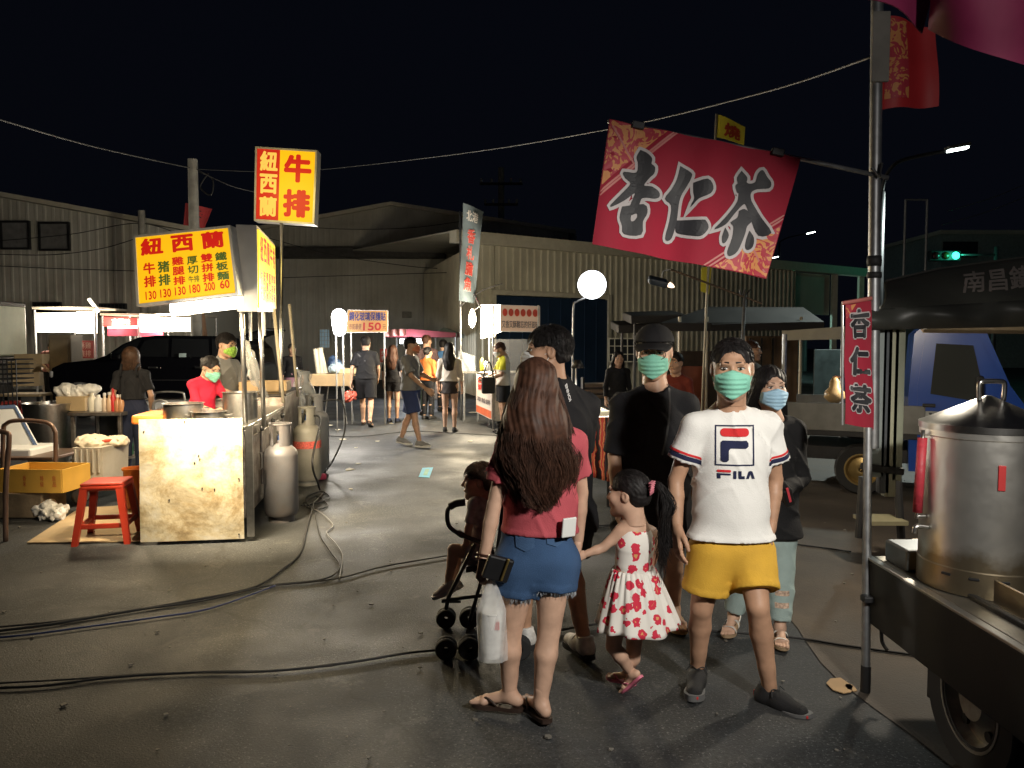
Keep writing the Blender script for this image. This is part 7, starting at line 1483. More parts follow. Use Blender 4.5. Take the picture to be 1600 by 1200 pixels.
def build_girl():
    Y0 = 3.50; loc = (W(985, 0, Y0).x, Y0, 0); yaw = R(180 + 40)
    J = pxj(loc, yaw, Y0, dict(pel=(985, 925), wst=(990, 885), chs=(992, 850), nck=(992, 815), hd=(982, 772), shL=(968, 832, -.02), elL=(942, 856, -.02), wrL=(914, 866, -.03), shR=(1018, 832, .06), elR=(1022, 868, .10), wrR=(1010, 895, .12), hipL=(968, 950), knL=(958, 1010, -.02), anL=(985, 1082, .02), toL=(1020, 1104, .0), hipR=(995, 950, .04), knR=(990, 1015, .06), anR=(980, 1075, .1), toR=(958, 1095, .15)))
    f = rotz_np(np.array((.30, -.93, 0)), -yaw)
    J['toL'] = J['anL'] - rotz_np(np.array((-.75, .55, 0)), -yaw) * .0 + rotz_np(np.array((-.60, .62, -.42)), -yaw) * .11; J['anL'][2] = max(J['anL'][2], .11); J['anR'][2] = .07; J['toR'] = J['anR'] + rotz_np(np.array((-.75, .55, 0)), -yaw) * .10 + np.array((0, 0, -.045))
    p = person('little girl with a ponytail in a white sleeveless dress with red flowers, holding a hand', loc, yaw, J, 1.08, 1.06, 'fair', ('pony', 'black'), None, None, ('flip', pm('pink_sandal', (.62, .16, .24), .5), pm('pink_sandal', (.62, .16, .24), .5)), None, 2, hyaw=R(20), female=True, hs=.92, seed=34, hands=dict(L=dict(curl=.9, thumb=(0, -.2, 1)), R=dict(curl=.5)))
    e, J = p['e'], p['J']
    m = bpy.data.materials.new('flower_print'); m.use_nodes = True; nt = m.node_tree; N = nt.nodes; L = nt.links; b = N['Principled BSDF']; b.inputs['Roughness'].default_value = .85
    tc = N.new('ShaderNodeTexCoord'); v = N.new('ShaderNodeTexVoronoi'); v.inputs['Scale'].default_value = 18; v.inputs['Randomness'].default_value = .75; L.new(tc.outputs['Object'], v.inputs['Vector'])
    n = N.new('ShaderNodeTexNoise'); n.inputs['Scale'].default_value = 55; L.new(tc.outputs['Object'], n.inputs['Vector']); ad = N.new('ShaderNodeMath'); ad.operation = 'MULTIPLY_ADD'; ad.inputs[1].default_value = .55; L.new(n.outputs[0], ad.inputs[0]); L.new(v.outputs['Distance'], ad.inputs[2])
    r = N.new('ShaderNodeValToRGB'); r.color_ramp.interpolation = 'CONSTANT'; el = r.color_ramp.elements; el[0].position = 0; el[0].color = (.62, .32, .12, 1); el[1].position = .40; el[1].color = (.56, .022, .055, 1); q = el.new(.665); q.color = (.72, .69, .64, 1); L.new(ad.outputs[0], r.inputs[0]); L.new(r.outputs[0], b.inputs['Base Color'])
    # dress: bodice and gathered skirt
    P = [cone(J['wst'], J['chs'], .094, .104, 1.35, .03), cone(J['shL'] * .62 + J['shR'] * .38, J['shR'] * .62 + J['shL'] * .38, .050, .050, k=.03), ell(J['nck'] + np.array((0, 0, .035)), (.055, .052, .06), k=.012, op='sub')]
    V, Q = field_mesh(P, .007, folds(.002, 2, 1.6), clips=[(J['wst'] + np.array((0, 0, -.03)), (0, 0, -1))]); so = Soup(); so.add(V, Q); so.build('dress_bodice', m, e)
    w0 = J['wst'] + np.array((0, 0, -.005)); z1 = W(980, 974, Y0).z; rs = np.random.RandomState(4)
    mb = MB()
    def sk(u, t):
        a = u * 2 * math.pi; rr = .098 + .105 * t ** .8 + .014 * t * math.sin(a * 11 + 1.2 * math.sin(a * 3)) + .006 * (1 - t) * math.sin(a * 28)
        return (w0[0] + rr * math.cos(a) - .01 * t, w0[1] + rr * .86 * math.sin(a) + .02 * t, w0[2] - (w0[2] - z1) * t + .008 * t * math.sin(a * 4))
    mb.grid(sk, 140, 16); bmesh.ops.remove_doubles(mb.bm, verts=list(mb.bm.verts), dist=.0005); mb.build('dress_skirt', m, e, True, solid=.003)
    mb = MB(); c = p['hx']([(.035, .125, .055)])[0]
    for k in range(5): mb.box(Vector(c) + Vector((0, .01, .02 - k * .011)), (.03, .02, .006), Euler((.3 * k, .4, 0)), bev=.002)
    mb.build('hair_clip', pm('pink_clip', (.6, .2, .25), .4), e)
build_girl()
# child in the stroller
def build_child():
    Y0 = 4.15; loc = (W(752, 0, Y0).x, Y0, .0); yaw = R(-70)
    J = pxj(loc, yaw, Y0, dict(pel=(748, 868), wst=(750, 840), chs=(752, 806), nck=(752, 778, 0), hd=(748, 752), shL=(742, 788, -.08), elL=(732, 825, -.10), wrL=(728, 850, -.08), shR=(758, 788, .08), elR=(752, 820, .12), wrR=(745, 845, .12), hipL=(745, 868, -.05), knL=(708, 858, -.06), anL=(700, 912, -.06), toL=(684, 930, -.06), hipR=(748, 868, .06), knR=(715, 858, .06), anR=(708, 910, .06), toR=(692, 928, .06)))
    p = person('small child with tousled brown hair sitting in the stroller in a striped shirt', loc, yaw, J, .95, 1.0, 'fair', ('short', 'light'), (pm('striped_shirt', (.40, .36, .36), .8, var=.4, scale=30), .8, .0, .014), ('shorts', pm('pale_shorts', (.5, .46, .45), .8), .5, .01), ('shoe', pm('pale_shoe', (.55, .52, .5), .6), RUB_WHITE), None, 2, hs=.82, hyaw=R(-20), seed=35)
build_child()
# stroller
SYc = 4.15; BLK = pm('stroller_black', (.012, .012, .013), .4, var=.1); FAB = cloth('stroller_fabric', (.014, .014, .016))
e = thing('stroller', 'black folding stroller with padded handles and double wheels carrying the child', 'stroller', (W(765, 0, SYc).x, SYc, 0))
for y in (-.22, .22):
    mb = MB(); mb.tube(sm_path([W(724, 786, SYc + y), W(706, 790, SYc + y), W(699, 800, SYc + y), W(702, 822, SYc + y), W(722, 836, SYc + y), W(760, 850, SYc + y)], 5), .012, 8); part(mb, 'side_bar', BLK, e, True)
    mb = MB(); mb.tube(sm_path([W(727, 785, SYc + y), W(712, 787, SYc + y), W(703, 792, SYc + y)], 4), .019, 8); part(mb, 'grip', RUB_BLACK, e, True)
    mb = MB(); mb.tube([W(742, 850, SYc + y), W(700, 935, SYc + y), W(697, 952, SYc + y)], .011, 8); part(mb, 'front_leg', BLK, e, True); mb = MB(); mb.tube([W(762, 842, SYc + y), W(812, 985, SYc + y)], .011, 8); part(mb, 'rear_leg', BLK, e, True)
    mb = MB(); mb.tube([W(690, 938, SYc + y), W(800, 925, SYc + y)], .010, 8); part(mb, 'lower_rail', BLK, e, True)
    for px, py, r in ((697, 965, .057), (734, 995, .06), (812, 990, .06)):
        c = W(px, py, SYc + y); c.z = r; 
        for s in (-.02, .02): mb = MB(); mb.lathe([(r * .3, -.012), (r * .9, -.014), (r, -.006), (r, .006), (r * .9, .014), (r * .3, .012)], c + Vector((0, s, 0)), 20, cap=False, M=Matrix.Rotation(R(90), 4, 'X')); part(mb, 'wheel', RUB_BLACK, e, True, 40)
    mb = MB(); mb.tube([W(734, 970, SYc + y), W(760, 880, SYc + y)], .010, 8); part(mb, 'strut', BLK, e, True)
mb = MB(); mb.tube([W(722, 836, SYc - .22), W(716, 832, SYc), W(722, 836, SYc + .22)], .017, 8); part(mb, 'bumper_bar', RUB_BLACK, e, True)
mb = MB(); f = lambda u, v, d=0: W(728 + 45 * u, 886 - 6 * u, SYc - .19 + .38 * v) + Vector((0, 0, d)); slab(mb, f, -.03, 0); part(mb, 'seat', FAB, e); f = lambda u, v, d=0: W(772 + 16 * u, 880 - 130 * u, SYc - .19 + .38 * v) + Vector((d, 0, 0)); mb = MB(); slab(mb, f, 0, .03); part(mb, 'backrest', FAB, e); f = lambda u, v, d=0: W(690 + 30 * u, 938, SYc - .15 + .3 * v) + Vector((0, 0, d)); mb = MB(); slab(mb, f, -.015, 0); part(mb, 'footrest', BLK, e)
mb = MB(); mb.tube([W(788, 750, SYc - .2), W(820, 720, SYc - .2), W(820, 720, SYc + .2), W(788, 750, SYc + .2)], .013, 8); part(mb, 'push_bar', BLK, e, True)
# bag with cup, wallet in the pink woman's hand
HB = W(767, 905, 3.24); e = thing('plastic_bag', 'clear plastic carrier bag with a white cup hanging from her hand', 'plastic bag', HB); c0 = W(770, 1030, 3.24)
def bagf(u, t):
    a = u * 2 * math.pi; k = min(1, t * 2.6); rx = .012 + .050 * k ** .8 + .004 * math.sin(a * 7 + t * 9) * k; ry = .010 + .035 * k + .003 * math.sin(a * 5) * k; c = HB.lerp(c0, t)
    return (c.x + rx * math.cos(a), c.y + ry * math.sin(a), c.z)
mb = MB(); mb.grid(bagf, 36, 20); part(mb, 'bag_skin', pm('bag_film', (.85, .85, .84), .25, var=.15, scale=30, alpha=.38), e, True)
b = W(769, 1026, 3.24); t = thing('paper_cup', 'white drink cup with a small red mark inside the plastic bag', 'cup', b); h = W(769, 955, 3.24).z - b.z; mb = MB(); mb.lathe([(.034, .0), (.046, h * .96), (.048, h * .97), (.048, h), (.02, h + .004)], b, 24); part(mb, 'cup_body', pm('cup_white', (.72, .71, .68), .5, var=.03), t, True, 40); mb = MB(); mb.box(b + Vector((.02, -.038, h * .75)), (.022, .006, .035)); part(mb, 'red_mark', pm('cup_red', (.6, .1, .08), .5), t)
o = MB(); c = W(778, 888, 3.20); o.box(c, (.115, .028, .105), Euler((R(8), R(18), R(15))), bev=.008); w_ = o.build('wallet', pm('black_leather', (.012, .012, .013), .3, var=.2)); tag(w_, 'black leather wallet pressed against the denim shorts', 'wallet'); o = MB(); o.box(c + Vector((.03, -.02, 0)), (.01, .012, .10), Euler((R(8), R(18), R(15))), bev=.003); o.build('gold_trim', pm('gold', (.5, .36, .12), .3, .9), w_)
# ------------------------------------------------------------------ tea truck on the right
TB = thing('food_truck', 'black tea stall truck bed with fold down side, wheel and canopy posts on the right', 'food truck', (2.3, 3.0, 0)); PX = 1.685
BLKP = pm('matt_black_panel', (.009, .010, .009), .6, var=.3, scale=4, bump=.05); ZT = W(1352, 870, 3.63).z; ZB = W(1352, 965, 3.63).z
mb = MB(); mb.box((PX + .012, 2.42, (ZT + ZB) / 2), (.024, 2.42, ZT - ZB), bev=.006); part(mb, 'side_gate', BLKP, TB)
mb = MB(); mb.box((PX + .014, 2.42, ZT + .006), (.036, 2.42, .012), bev=.003); part(mb, 'gate_edge', pm('edge_alu', (.40, .39, .36), .35, .8), TB)
mb = MB(); mb.box((PX + .085, 2.42, ZT - .035), (.10, 2.40, .02)); part(mb, 'gutter', pm('gutter_blue', (.02, .03, .07), .4, var=.3), TB)
mb = MB(); mb.box((PX + .15, 2.42, ZT + .0), (.03, 2.42, .05), bev=.006); part(mb, 'bed_rail', pm('rail_black', (.03, .03, .03), .5, var=.4, bump=.3), TB)
for y in (3.36, 2.55): mb = MB(); mb.box((PX + .085, y, ZT - .015), (.05, .16, .03), bev=.01); part(mb, 'latch', pm('latch_blue', (.10, .16, .36), .35, .6), TB)
mb = MB(); mb.box((2.46, 2.42, ZT - .02), (1.46, 2.42, .05), bev=.005); part(mb, 'bed_floor', pm('bed_steel', (.40, .38, .33), .4, .9, var=.25), TB)
mb = MB()
fnr = lambda x, y, z: Vector((x, y, z))
for a, b in (((1.90, 3.60), (1.90, 1.3)), ((1.90, 3.60), (3.0, 3.60))): mb.box(((a[0] + b[0]) / 2, (a[1] + b[1]) / 2, ZT + .045), (abs(a[0] - b[0]) + .012, abs(a[1] - b[1]) + .012, .10), bev=.004)
part(mb, 'steel_tray', pm('tray_steel', (.42, .36, .29), .35, .9, var=.2), TB)
mb = MB(); mb.lathe([(.16, -.10), (.27, -.11), (.292, -.07), (.292, .07), (.27, .11), (.16, .10)], (PX + .145, 2.84, .292), 36, cap=False, M=Matrix.Rotation(R(90), 4, 'Y')); wl = part(mb, 'wheel', RUB_BLACK, TB, True, 40)
mb = MB(); mb.lathe([(.02, -.09), (.07, -.095), (.10, -.06), (.155, -.05), (.175, -.105), (.185, -.105), (.185, .05), (.02, .05)], (PX + .145, 2.84, .292), 36, M=Matrix.Rotation(R(90), 4, 'Y')); rm = part(mb, 'rim', pm('rim_silver', (.42, .41, .38), .45, .6, var=.3, scale=15, dirt=(.1, .08, .06), dirt_amt=.7), wl, True, 40)
for k in range(5):
    a = k * 2 * math.pi / 5 + .3; mb = MB(); mb.lathe([(.020, 0), (.020, .012)], (PX + .085, 2.84 + .125 * math.cos(a), .292 + .125 * math.sin(a)), 10, M=Matrix.Rotation(R(-90), 4, 'Y')); part(mb, 'rim_hole', DARKMET, wl)
mb = MB(); mb.box((PX + .17, 3.13, .30), (.24, .02, .26), bev=.004); part(mb, 'mudflap', RUB_BLACK, TB); mb = MB(); mb.box((2.4, 2.4, .42), (1.1, 2.3, .12)); part(mb, 'chassis', DARKMET, TB)
mb = MB(); mb.tube(sm_path([(PX + .03, 3.50, ZB + .02), (PX + .03, 3.49, ZB - .06), (PX + .04, 3.46, ZB - .09)], 4), .009, 6); part(mb, 'hook', DARKMET, TB)
e = thing('support_post', 'thin silver post standing on the ground at the tea truck corner', 'post', G(1352, 1082)); b = G(1352, 1082); tp = W(1356, 668, 3.66); mb = MB(); mb.tube([b + Vector((0, 0, .10)), tp], .020, 12); part(mb, 'tube', GALV, e, True, 40); mb = MB(); mb.tube([b, b + Vector((0, 0, .13))], .0225, 12); part(mb, 'rubber_foot', RUB_BLACK, e, True, 40); mb = MB(); mb.box(b + Vector((.0, .0, .62 - .17)), (.052, .05, .03), bev=.006); part(mb, 'clamp', DARKMET, e)
# posts of the raised canopy
PY2 = 3.85
e = thing('strapped_posts', 'bundle of grey green and cream channel posts strapped at the truck corner', 'frame posts', (W(1385, 0, PY2).x, PY2, W(0, 775, PY2).z))
for nm, x0, x1, y1, m in (('grey_channel', 1364, 1378, 745, pm('greygreen_paint', (.30, .34, .33), .45, .3, var=.1)), ('dark_channel', 1378, 1386, 770, pm('dark_channel', (.10, .11, .12), .5, .4)), ('cream_channel', 1386, 1396, 775, pm('cream_paint', (.50, .50, .36), .4, .2, var=.1)), ('olive_channel', 1396, 1406, 750, pm('olive_paint', (.38, .40, .30), .45, .3, var=.12))):
    a, b = W(x0, 505, PY2), W(x1, y1, PY2); mb = MB(); mb.box(((a.x + b.x) / 2, PY2, (a.z + b.z) / 2), (b.x - a.x, .045, a.z - b.z), bev=.004); part(mb, nm, m, e)
mb = MB(); a, b = W(1352, 728, PY2 - .04), W(1406, 738, PY2 - .04); mb.box(((a.x + b.x) / 2, PY2 - .035, (a.z + b.z) / 2), (b.x - a.x + .03, .05, .035), Euler((0, .12, 0)), bev=.006); part(mb, 'strap', RUB_BLACK, e)
e = thing('canopy', 'grey tarpaulin canopy with drooping front valance over the tea truck', 'canopy', (W(1500, 0, 4).x, 4.2, W(0, 490, 4).z)); TARP = pm('grey_tarp', (.045, .046, .040), .42, var=.25, scale=1.2, bump=.2, bscale=12, coat=.1)
x0, x1 = W(1380, 0, 3.95).x, W(1700, 0, 3.95).x
fn = bil(W(1350, 484, 3.80), W(1720, 462, 3.80), W(1720, 508, 3.80), W(1348, 516, 3.80), lambda u, v: .035 * math.sin(v * 3.1) + .012 * math.sin(u * 17 + v * 4) + .006 * math.sin(u * 41)); mb = MB(); slab(mb, fn, -.02, .02, nu=50, nv=8); part(mb, 'valance', TARP, e, True, 60)
top = lambda u: 404 - 26 * u
fn = lambda u, v, d=0: (W(1377 + 345 * u, 482 - 12 * u - .5 * math.sin(u * 9), 3.92) * (1 - v) + W(1383 + 337 * u, 440 - 45 * u - 8 * min(1, u * 4), 4.10) * v) + Vector((0, -d - .02 * math.sin(v * 3.1) - .010 * math.sin(u * 13 + v * 5), 0))
mb = MB(); slab(mb, fn, -.01, .01, nu=50, nv=10); up = part(mb, 'roof_flap', TARP, e, True, 60)
mb = MB(); write(mb, '南昌鐵架帆布', (.345, .30, 1.0, .84), fn, .02, d=.014); part(mb, 'lettering', pm('tarp_ink', (.21, .185, .17), .6, var=.2), up)
mb = MB(); f2 = lambda u, v, d=0: W(1384 + 336 * u, 440 - 45 * u - 8 * min(1, u * 4), 4.10).lerp(W(1384 + 336 * u, 440 - 45 * u - 8 * min(1, u * 4), 4.10) + Vector((.80, 1.5, .0)), v) + Vector((0, 0, d)); slab(mb, f2, -.01, .01, nu=8, nv=4); part(mb, 'roof', TARP, e)
mb = MB(); slab(mb, bil(W(1437, 512, 4.3), W(1640, 508, 4.3), W(1640, 522, 4.2), W(1442, 520, 4.2)), 0, .02); part(mb, 'lining', pm('canopy_lining', (.50, .38, .28), .7), e)
mb = MB(); mb.tube([(2.35, 4.75, 1.98), (2.95, 4.75, 1.98)], .02, 8); part(mb, 'tube_lamp', TUBE, e); lamp('POINT', (2.65, 4.75, 1.90), 120, (1, .88, .7), .08, e)  # assumed tube under the canopy, unseen; lights the lining and blue truck
# tall pole, boom and banners
TY = 3.80; e = thing('banner_pole', 'tall silver banner pole lashed to the tea truck canopy', 'pole', (W(1352, 0, TY).x, TY, W(0, 700, TY).z)); mb = MB(); mb.tube([W(1364, 700, TY), W(1366, 400, TY), W(1371, -30, TY)], .028, 14); part(mb, 'pole', GALV, e, True, 40)
for py, h in ((408, .05), (430, .03)): mb = MB(); mb.lathe([(.033, -h / 2), (.035, 0), (.033, h / 2)], W(1366, py, TY), 14); part(mb, 'tape_wrap', RUB_BLACK, e, True)
mb = MB(); mb.tube([W(1388, 278, TY - .03), W(1255, 249, TY + .02), W(950, 189, TY + .02)], .011, 10); bo = part(mb, 'boom', GALV, e, True); mb = MB(); mb.tube([W(1362, 262, TY - .05), W(1374, 276, TY - .06), W(1378, 255, TY - .05)], .008, 6); part(mb, 'clip', DARKMET, e)
mb = MB(); a, b = W(1363, 18, TY - .04), W(1388, 128, TY - .04); mb.box(((a.x + b.x) / 2, TY - .04, (a.z + b.z) / 2), (b.x - a.x, .02, a.z - b.z), bev=.004); part(mb, 'grey_board', pm('board_grey', (.20, .19, .17), .7, var=.25), e)
BAN = pm('banner_red', (.30, .010, .030), .85, var=.12, scale=3, bump=.1, bscale=30)
def damask():
    m = bpy.data.materials.new('damask_orange'); m.use_nodes = True; nt = m.node_tree; N = nt.nodes; L = nt.links; b = N['Principled BSDF']; b.inputs['Roughness'].default_value = .6
    tc = N.new('ShaderNodeTexCoord'); n = N.new('ShaderNodeTexNoise'); n.inputs['Scale'].default_value = 13; n.inputs['Detail'].default_value = 1.5; n.inputs['Distortion'].default_value = 3.2; L.new(tc.outputs['Object'], n.inputs['Vector']); r = N.new('ShaderNodeValToRGB'); r.color_ramp.elements[0].position = .50; r.color_ramp.elements[1].position = .53; r.color_ramp.elements[0].color = (.40, .03, .05, 1); r.color_ramp.elements[1].color = (.58, .24, .08, 1); L.new(n.outputs[0], r.inputs[0]); L.new(r.outputs[0], b.inputs['Base Color']); return m
DAM = damask(); INK = pm('brush_ink', (.012, .012, .016), .6, var=.3); OUTL = pm('outline_grey', (.46, .42, .42), .6, var=.06); LINE = pm('banner_line', (.50, .17, .15), .6)
fnb = bil(W(952, 187, 3.76), W(1252, 247, 3.76), W(1200, 435, 3.76), W(925, 382, 3.76), lambda u, v: .016 * math.sin(u * 11 + v * 2.0) * (1.1 - v) + .010 * math.sin(u * 23 + 1))
e = thing('banner', 'large tilted red banner with three brush characters hung from the boom', 'banner', W(1080, 310, 3.76)); mb = MB(); slab(mb, fnb, -.002, .002, nu=48, nv=24); cl = part(mb, 'cloth', BAN, e, True, 60)
def px_uv(zx, zy):                                                   # zoomed picture (4x, origin 900,160) -> banner u, v
    x, y = 900 + zx / 4, 160 + zy / 4; TLp, TRp, BRp, BLp = np.array((952, 187.)), np.array((1252, 247.)), np.array((1200, 435.)), np.array((925, 382.)); u = v = .5
    for _ in range(12):
        P = (TLp * (1 - u) + TRp * u) * v + (BLp * (1 - u) + BRp * u) * (1 - v); du = (TRp - TLp) * v + (BRp - BLp) * (1 - v); dv = (TLp * (1 - u) + TRp * u) - (BLp * (1 - u) + BRp * u)
        d = np.linalg.solve(np.stack([du, dv], 1), np.array((x, y)) - P); u += d[0]; v += d[1]
    return u, v
CH = [[[(405, 300), (440, 318), (470, 352), (466, 385), (488, 408), (482, 445), (455, 470), (420, 520), (470, 530), (512, 560), (516, 588), (490, 598), (440, 592), (405, 600), (388, 640), (345, 645), (352, 620), (372, 560), (300, 610), (225, 650), (222, 640), (300, 560), (345, 505), (310, 470), (300, 438), (380, 440), (392, 380), (384, 340)],
       [(290, 655), (420, 640), (440, 690), (412, 745), (402, 825), (300, 820), (290, 770), (275, 720)], [(340, 705), (378, 690), (386, 715), (362, 745), (338, 742)]],
      [[(655, 402), (715, 440), (716, 470), (690, 520), (655, 580), (640, 640), (628, 740), (600, 840), (572, 858), (566, 830), (590, 740), (600, 640), (560, 600), (600, 545), (635, 480)],
       [(735, 505), (815, 485), (846, 530), (830, 570), (760, 600), (722, 640), (740, 600), (735, 560)], [(632, 738), (775, 740), (800, 745), (816, 785), (780, 830), (730, 832), (640, 812), (628, 780)]],
      [[(1035, 432), (1066, 470), (1062, 500), (1085, 512), (1120, 500), (1136, 450), (1160, 430), (1185, 470), (1212, 505), (1200, 535), (1130, 540), (1090, 560), (1085, 600), (1100, 640), (1150, 720), (1222, 810), (1140, 828), (1095, 740), (1062, 640), (1035, 640), (980, 700), (930, 760), (865, 790), (900, 755), (960, 690), (1010, 620), (1020, 560), (1010, 560), (1000, 520), (1015, 505), (1010, 470)],
       [(1020, 680), (1050, 670), (1080, 700), (1092, 740), (1060, 775), (1045, 830), (1000, 930), (955, 958), (945, 930), (975, 850), (985, 775), (968, 750), (1010, 720)], [(930, 790), (948, 830), (930, 870), (915, 875), (912, 840)], [(1080, 810), (1105, 850), (1098, 900), (1070, 920), (1055, 905), (1062, 860)]]]
for ci, polys in enumerate(CH):
    U = [[px_uv(*p) for p in pl] for pl in polys]; U = [[(u * 1.6, v) for u, v in pl] for pl in U]
    U = [[(q.x, q.y) for q in sm_path([Vector((x, y, 0)) for x, y in pl] + [Vector((*pl[0], 0))], 3)[:-1]] for pl in U]
    for off, m, nm, dd in ((.030, OUTL, 'character_outline', .006), (.005, INK, 'character', .010)):
        mb = MB()
        for g in ([U[:1], U[1:3]] if ci == 0 and off < .01 else [[u] for u in (U[:2] if ci == 0 else U)]):
            vs, fs = poly_curve(g, off); vv = [mb.bm.verts.new((x, y, 0)) for x, y in vs]
            for f in fs:
                try: mb.bm.faces.new([vv[k] for k in f])
                except ValueError: pass
        dense(mb, .06)
        for i, v in enumerate(mb.bm.verts): v.co = fnb(v.co.x / 1.6, v.co.y, dd)
        part(mb, nm, m, cl)
for tri, m in (([(.0, 1), (.30, 1), (.0, .47)], 'a'), ([(1, 0), (1, .45), (.68, 0)], 'b')):
    mb = MB(); mb.bm.faces.new([mb.bm.verts.new((u, v, 0)) for u, v in tri]); dense(mb, .08)
    for v in mb.bm.verts: v.co = fnb(min(max(v.co.x, .004), .996), min(max(v.co.y, .006), .994), .0045)
    part(mb, 'corner_pattern', DAM, cl)
for (a, b) in (((.0, .42), (.335, 1)), ((.0, .39), (.35, 1)), ((.02, .95), (.16, .70)), ((.66, 0), (1, .50)), ((.63, 0), (1, .53)), ((.98, .05), (.82, .30))):
    mb = MB(); n = 16; d = np.array(b) - np.array(a); q = np.array((-d[1], d[0])) * .006 / np.linalg.norm(d)
    for k in range(n): p0 = np.array(a) + d * k / n; p1 = np.array(a) + d * (k + 1) / n; mb.quad(*[fnb(min(max(z[0], .002), .998), min(max(z[1], .002), .998), .0055) for z in (p0 - q, p1 - q, p1 + q, p0 + q)])
    part(mb, 'pattern_line', LINE, cl)
for u in (.15, .87): mb = MB(); mb.box(fnb(u, 1.0, .01), (.06, .03, .035), Euler((0, .2, 0)), bev=.004); part(mb, 'clip', DARKMET, e)
fnv = bil(W(1320, 474, 3.72), W(1360, 470, 3.72), W(1365, 671, 3.72), W(1320, 662, 3.72), lambda u, v: .008 * math.sin(u * 6 + v * 9)); e = thing('banner', 'narrow upright red banner with three black characters beside the post', 'banner', W(1342, 668, 3.72)); mb = MB(); slab(mb, fnv, -.002, .002, nu=8, nv=24); cl = part(mb, 'cloth', BAN, e, True, 60)
mb = MB(); mb.bm.faces.new([mb.bm.verts.new(fnv(u, v, .004)) for u, v in ((.01, .985), (.45, .985), (.01, .86))]); part(mb, 'corner_pattern', DAM, cl)
for i, ch in enumerate('杏仁茶'):
    mb = MB(); write(mb, ch, (.14, .70 - .30 * i, .96, .955 - .30 * i), fnv, .075, d=.004); part(mb, 'character_outline', OUTL, cl); mb = MB(); write(mb, ch, (.18, .71 - .30 * i, .92, .945 - .30 * i), fnv, .045, d=.007); part(mb, 'character', INK, cl)
mb = MB(); a, b = W(1316, 474, 3.72), W(1362, 466, 3.72); mb.tube([a, b], .010, 8); part(mb, 'top_rod', pm('rod_red', (.4, .12, .1), .5), e); mb = MB(); mb.tube([W(1316, 474, 3.73), W(1316, 664, 3.73)], .006, 6); part(mb, 'side_rod', GALV, e)
fnf = bil(W(1376, 24, 3.86), W(1464, 40, 3.86), W(1468, 165, 3.86), W(1374, 172, 3.86), lambda u, v: .03 * math.sin(u * 6) + .01 * math.sin(v * 5)); e = thing('flag', 'red and gold patterned flag behind the top of the tall pole', 'flag', W(1420, 168, 3.86)); mb = MB(); slab(mb, fnf, -.002, .002, nu=14, nv=8); cl = part(mb, 'cloth', pm('flag_bright_red', (.42, .02, .025), .6, var=.1), e, True, 60); mb = MB(); slab(mb, fnf, .003, .004, (.05, .10, .45, .97), nu=8, nv=6); part(mb, 'gold_pattern', DAM, cl)
pz = lambda x, y, Y: W(x, y, Y)
fnp = bil(pz(1290, -140, 2.5), pz(1500, -140, 2.7), pz(1452, 46, 2.7), pz(1322, -4, 2.5), lambda u, v: .04 * math.sin(u * 4)); PUR = pm('crimson_satin', (.19, .018, .065), .5, var=.12); e = thing('banner', 'crimson banner edge overhead at the top right, left of the two', 'banner', pz(1400, 20, 2.6)); mb = MB(); slab(mb, fnp, -.002, .002, nu=12, nv=8); part(mb, 'cloth', PUR, e, True, 60)
fnp = bil(pz(1480, -160, 2.5), pz(1700, -160, 2.3), pz(1640, 120, 2.3), pz(1450, 46, 2.65), lambda u, v: .05 * math.sin(u * 5 + v * 2)); e = thing('banner', 'larger crimson banner corner sweeping down at the top right edge', 'banner', pz(1560, 60, 2.4)); mb = MB(); slab(mb, fnp, -.002, .002, nu=14, nv=10); part(mb, 'cloth', PUR, e, True, 60)
e = thing('banner_flag', 'yellow flag with a red character rising behind the large red banner', 'flag', W(1140, 222, 12)); fny = bil(W(1121, 178, 12), W(1165, 198, 12), W(1163, 226, 12), W(1119, 214, 12), lambda u, v: .02 * math.sin(u * 5)); mb = MB(); slab(mb, fny, -.003, .003, nu=8, nv=4); cl = part(mb, 'cloth', pm('yellow_flag', (.70, .62, .05), .7, var=.1), e, True, 60); mb = MB(); write(mb, '燒', (.25, .12, .85, .8), fny, .04, d=.006); part(mb, 'lettering', pm('flag_red_ink', (.42, .05, .02), .7), cl)
mb = MB(); mb.tube([(W(1104, 0, 12).x, 12, 0), W(1104, 470, 12), W(1120, 178, 12)], .02, 8); part(mb, 'pole', pm('cream_pipe', (.5, .44, .33), .5), e, True); fny = bil(W(1096, 418, 12), W(1112, 416, 12), W(1108, 460, 12), W(1095, 455, 12)); mb = MB(); slab(mb, fny, -.003, .003); part(mb, 'lower_cloth', pm('yellow_flag', (.70, .62, .05), .7), e)
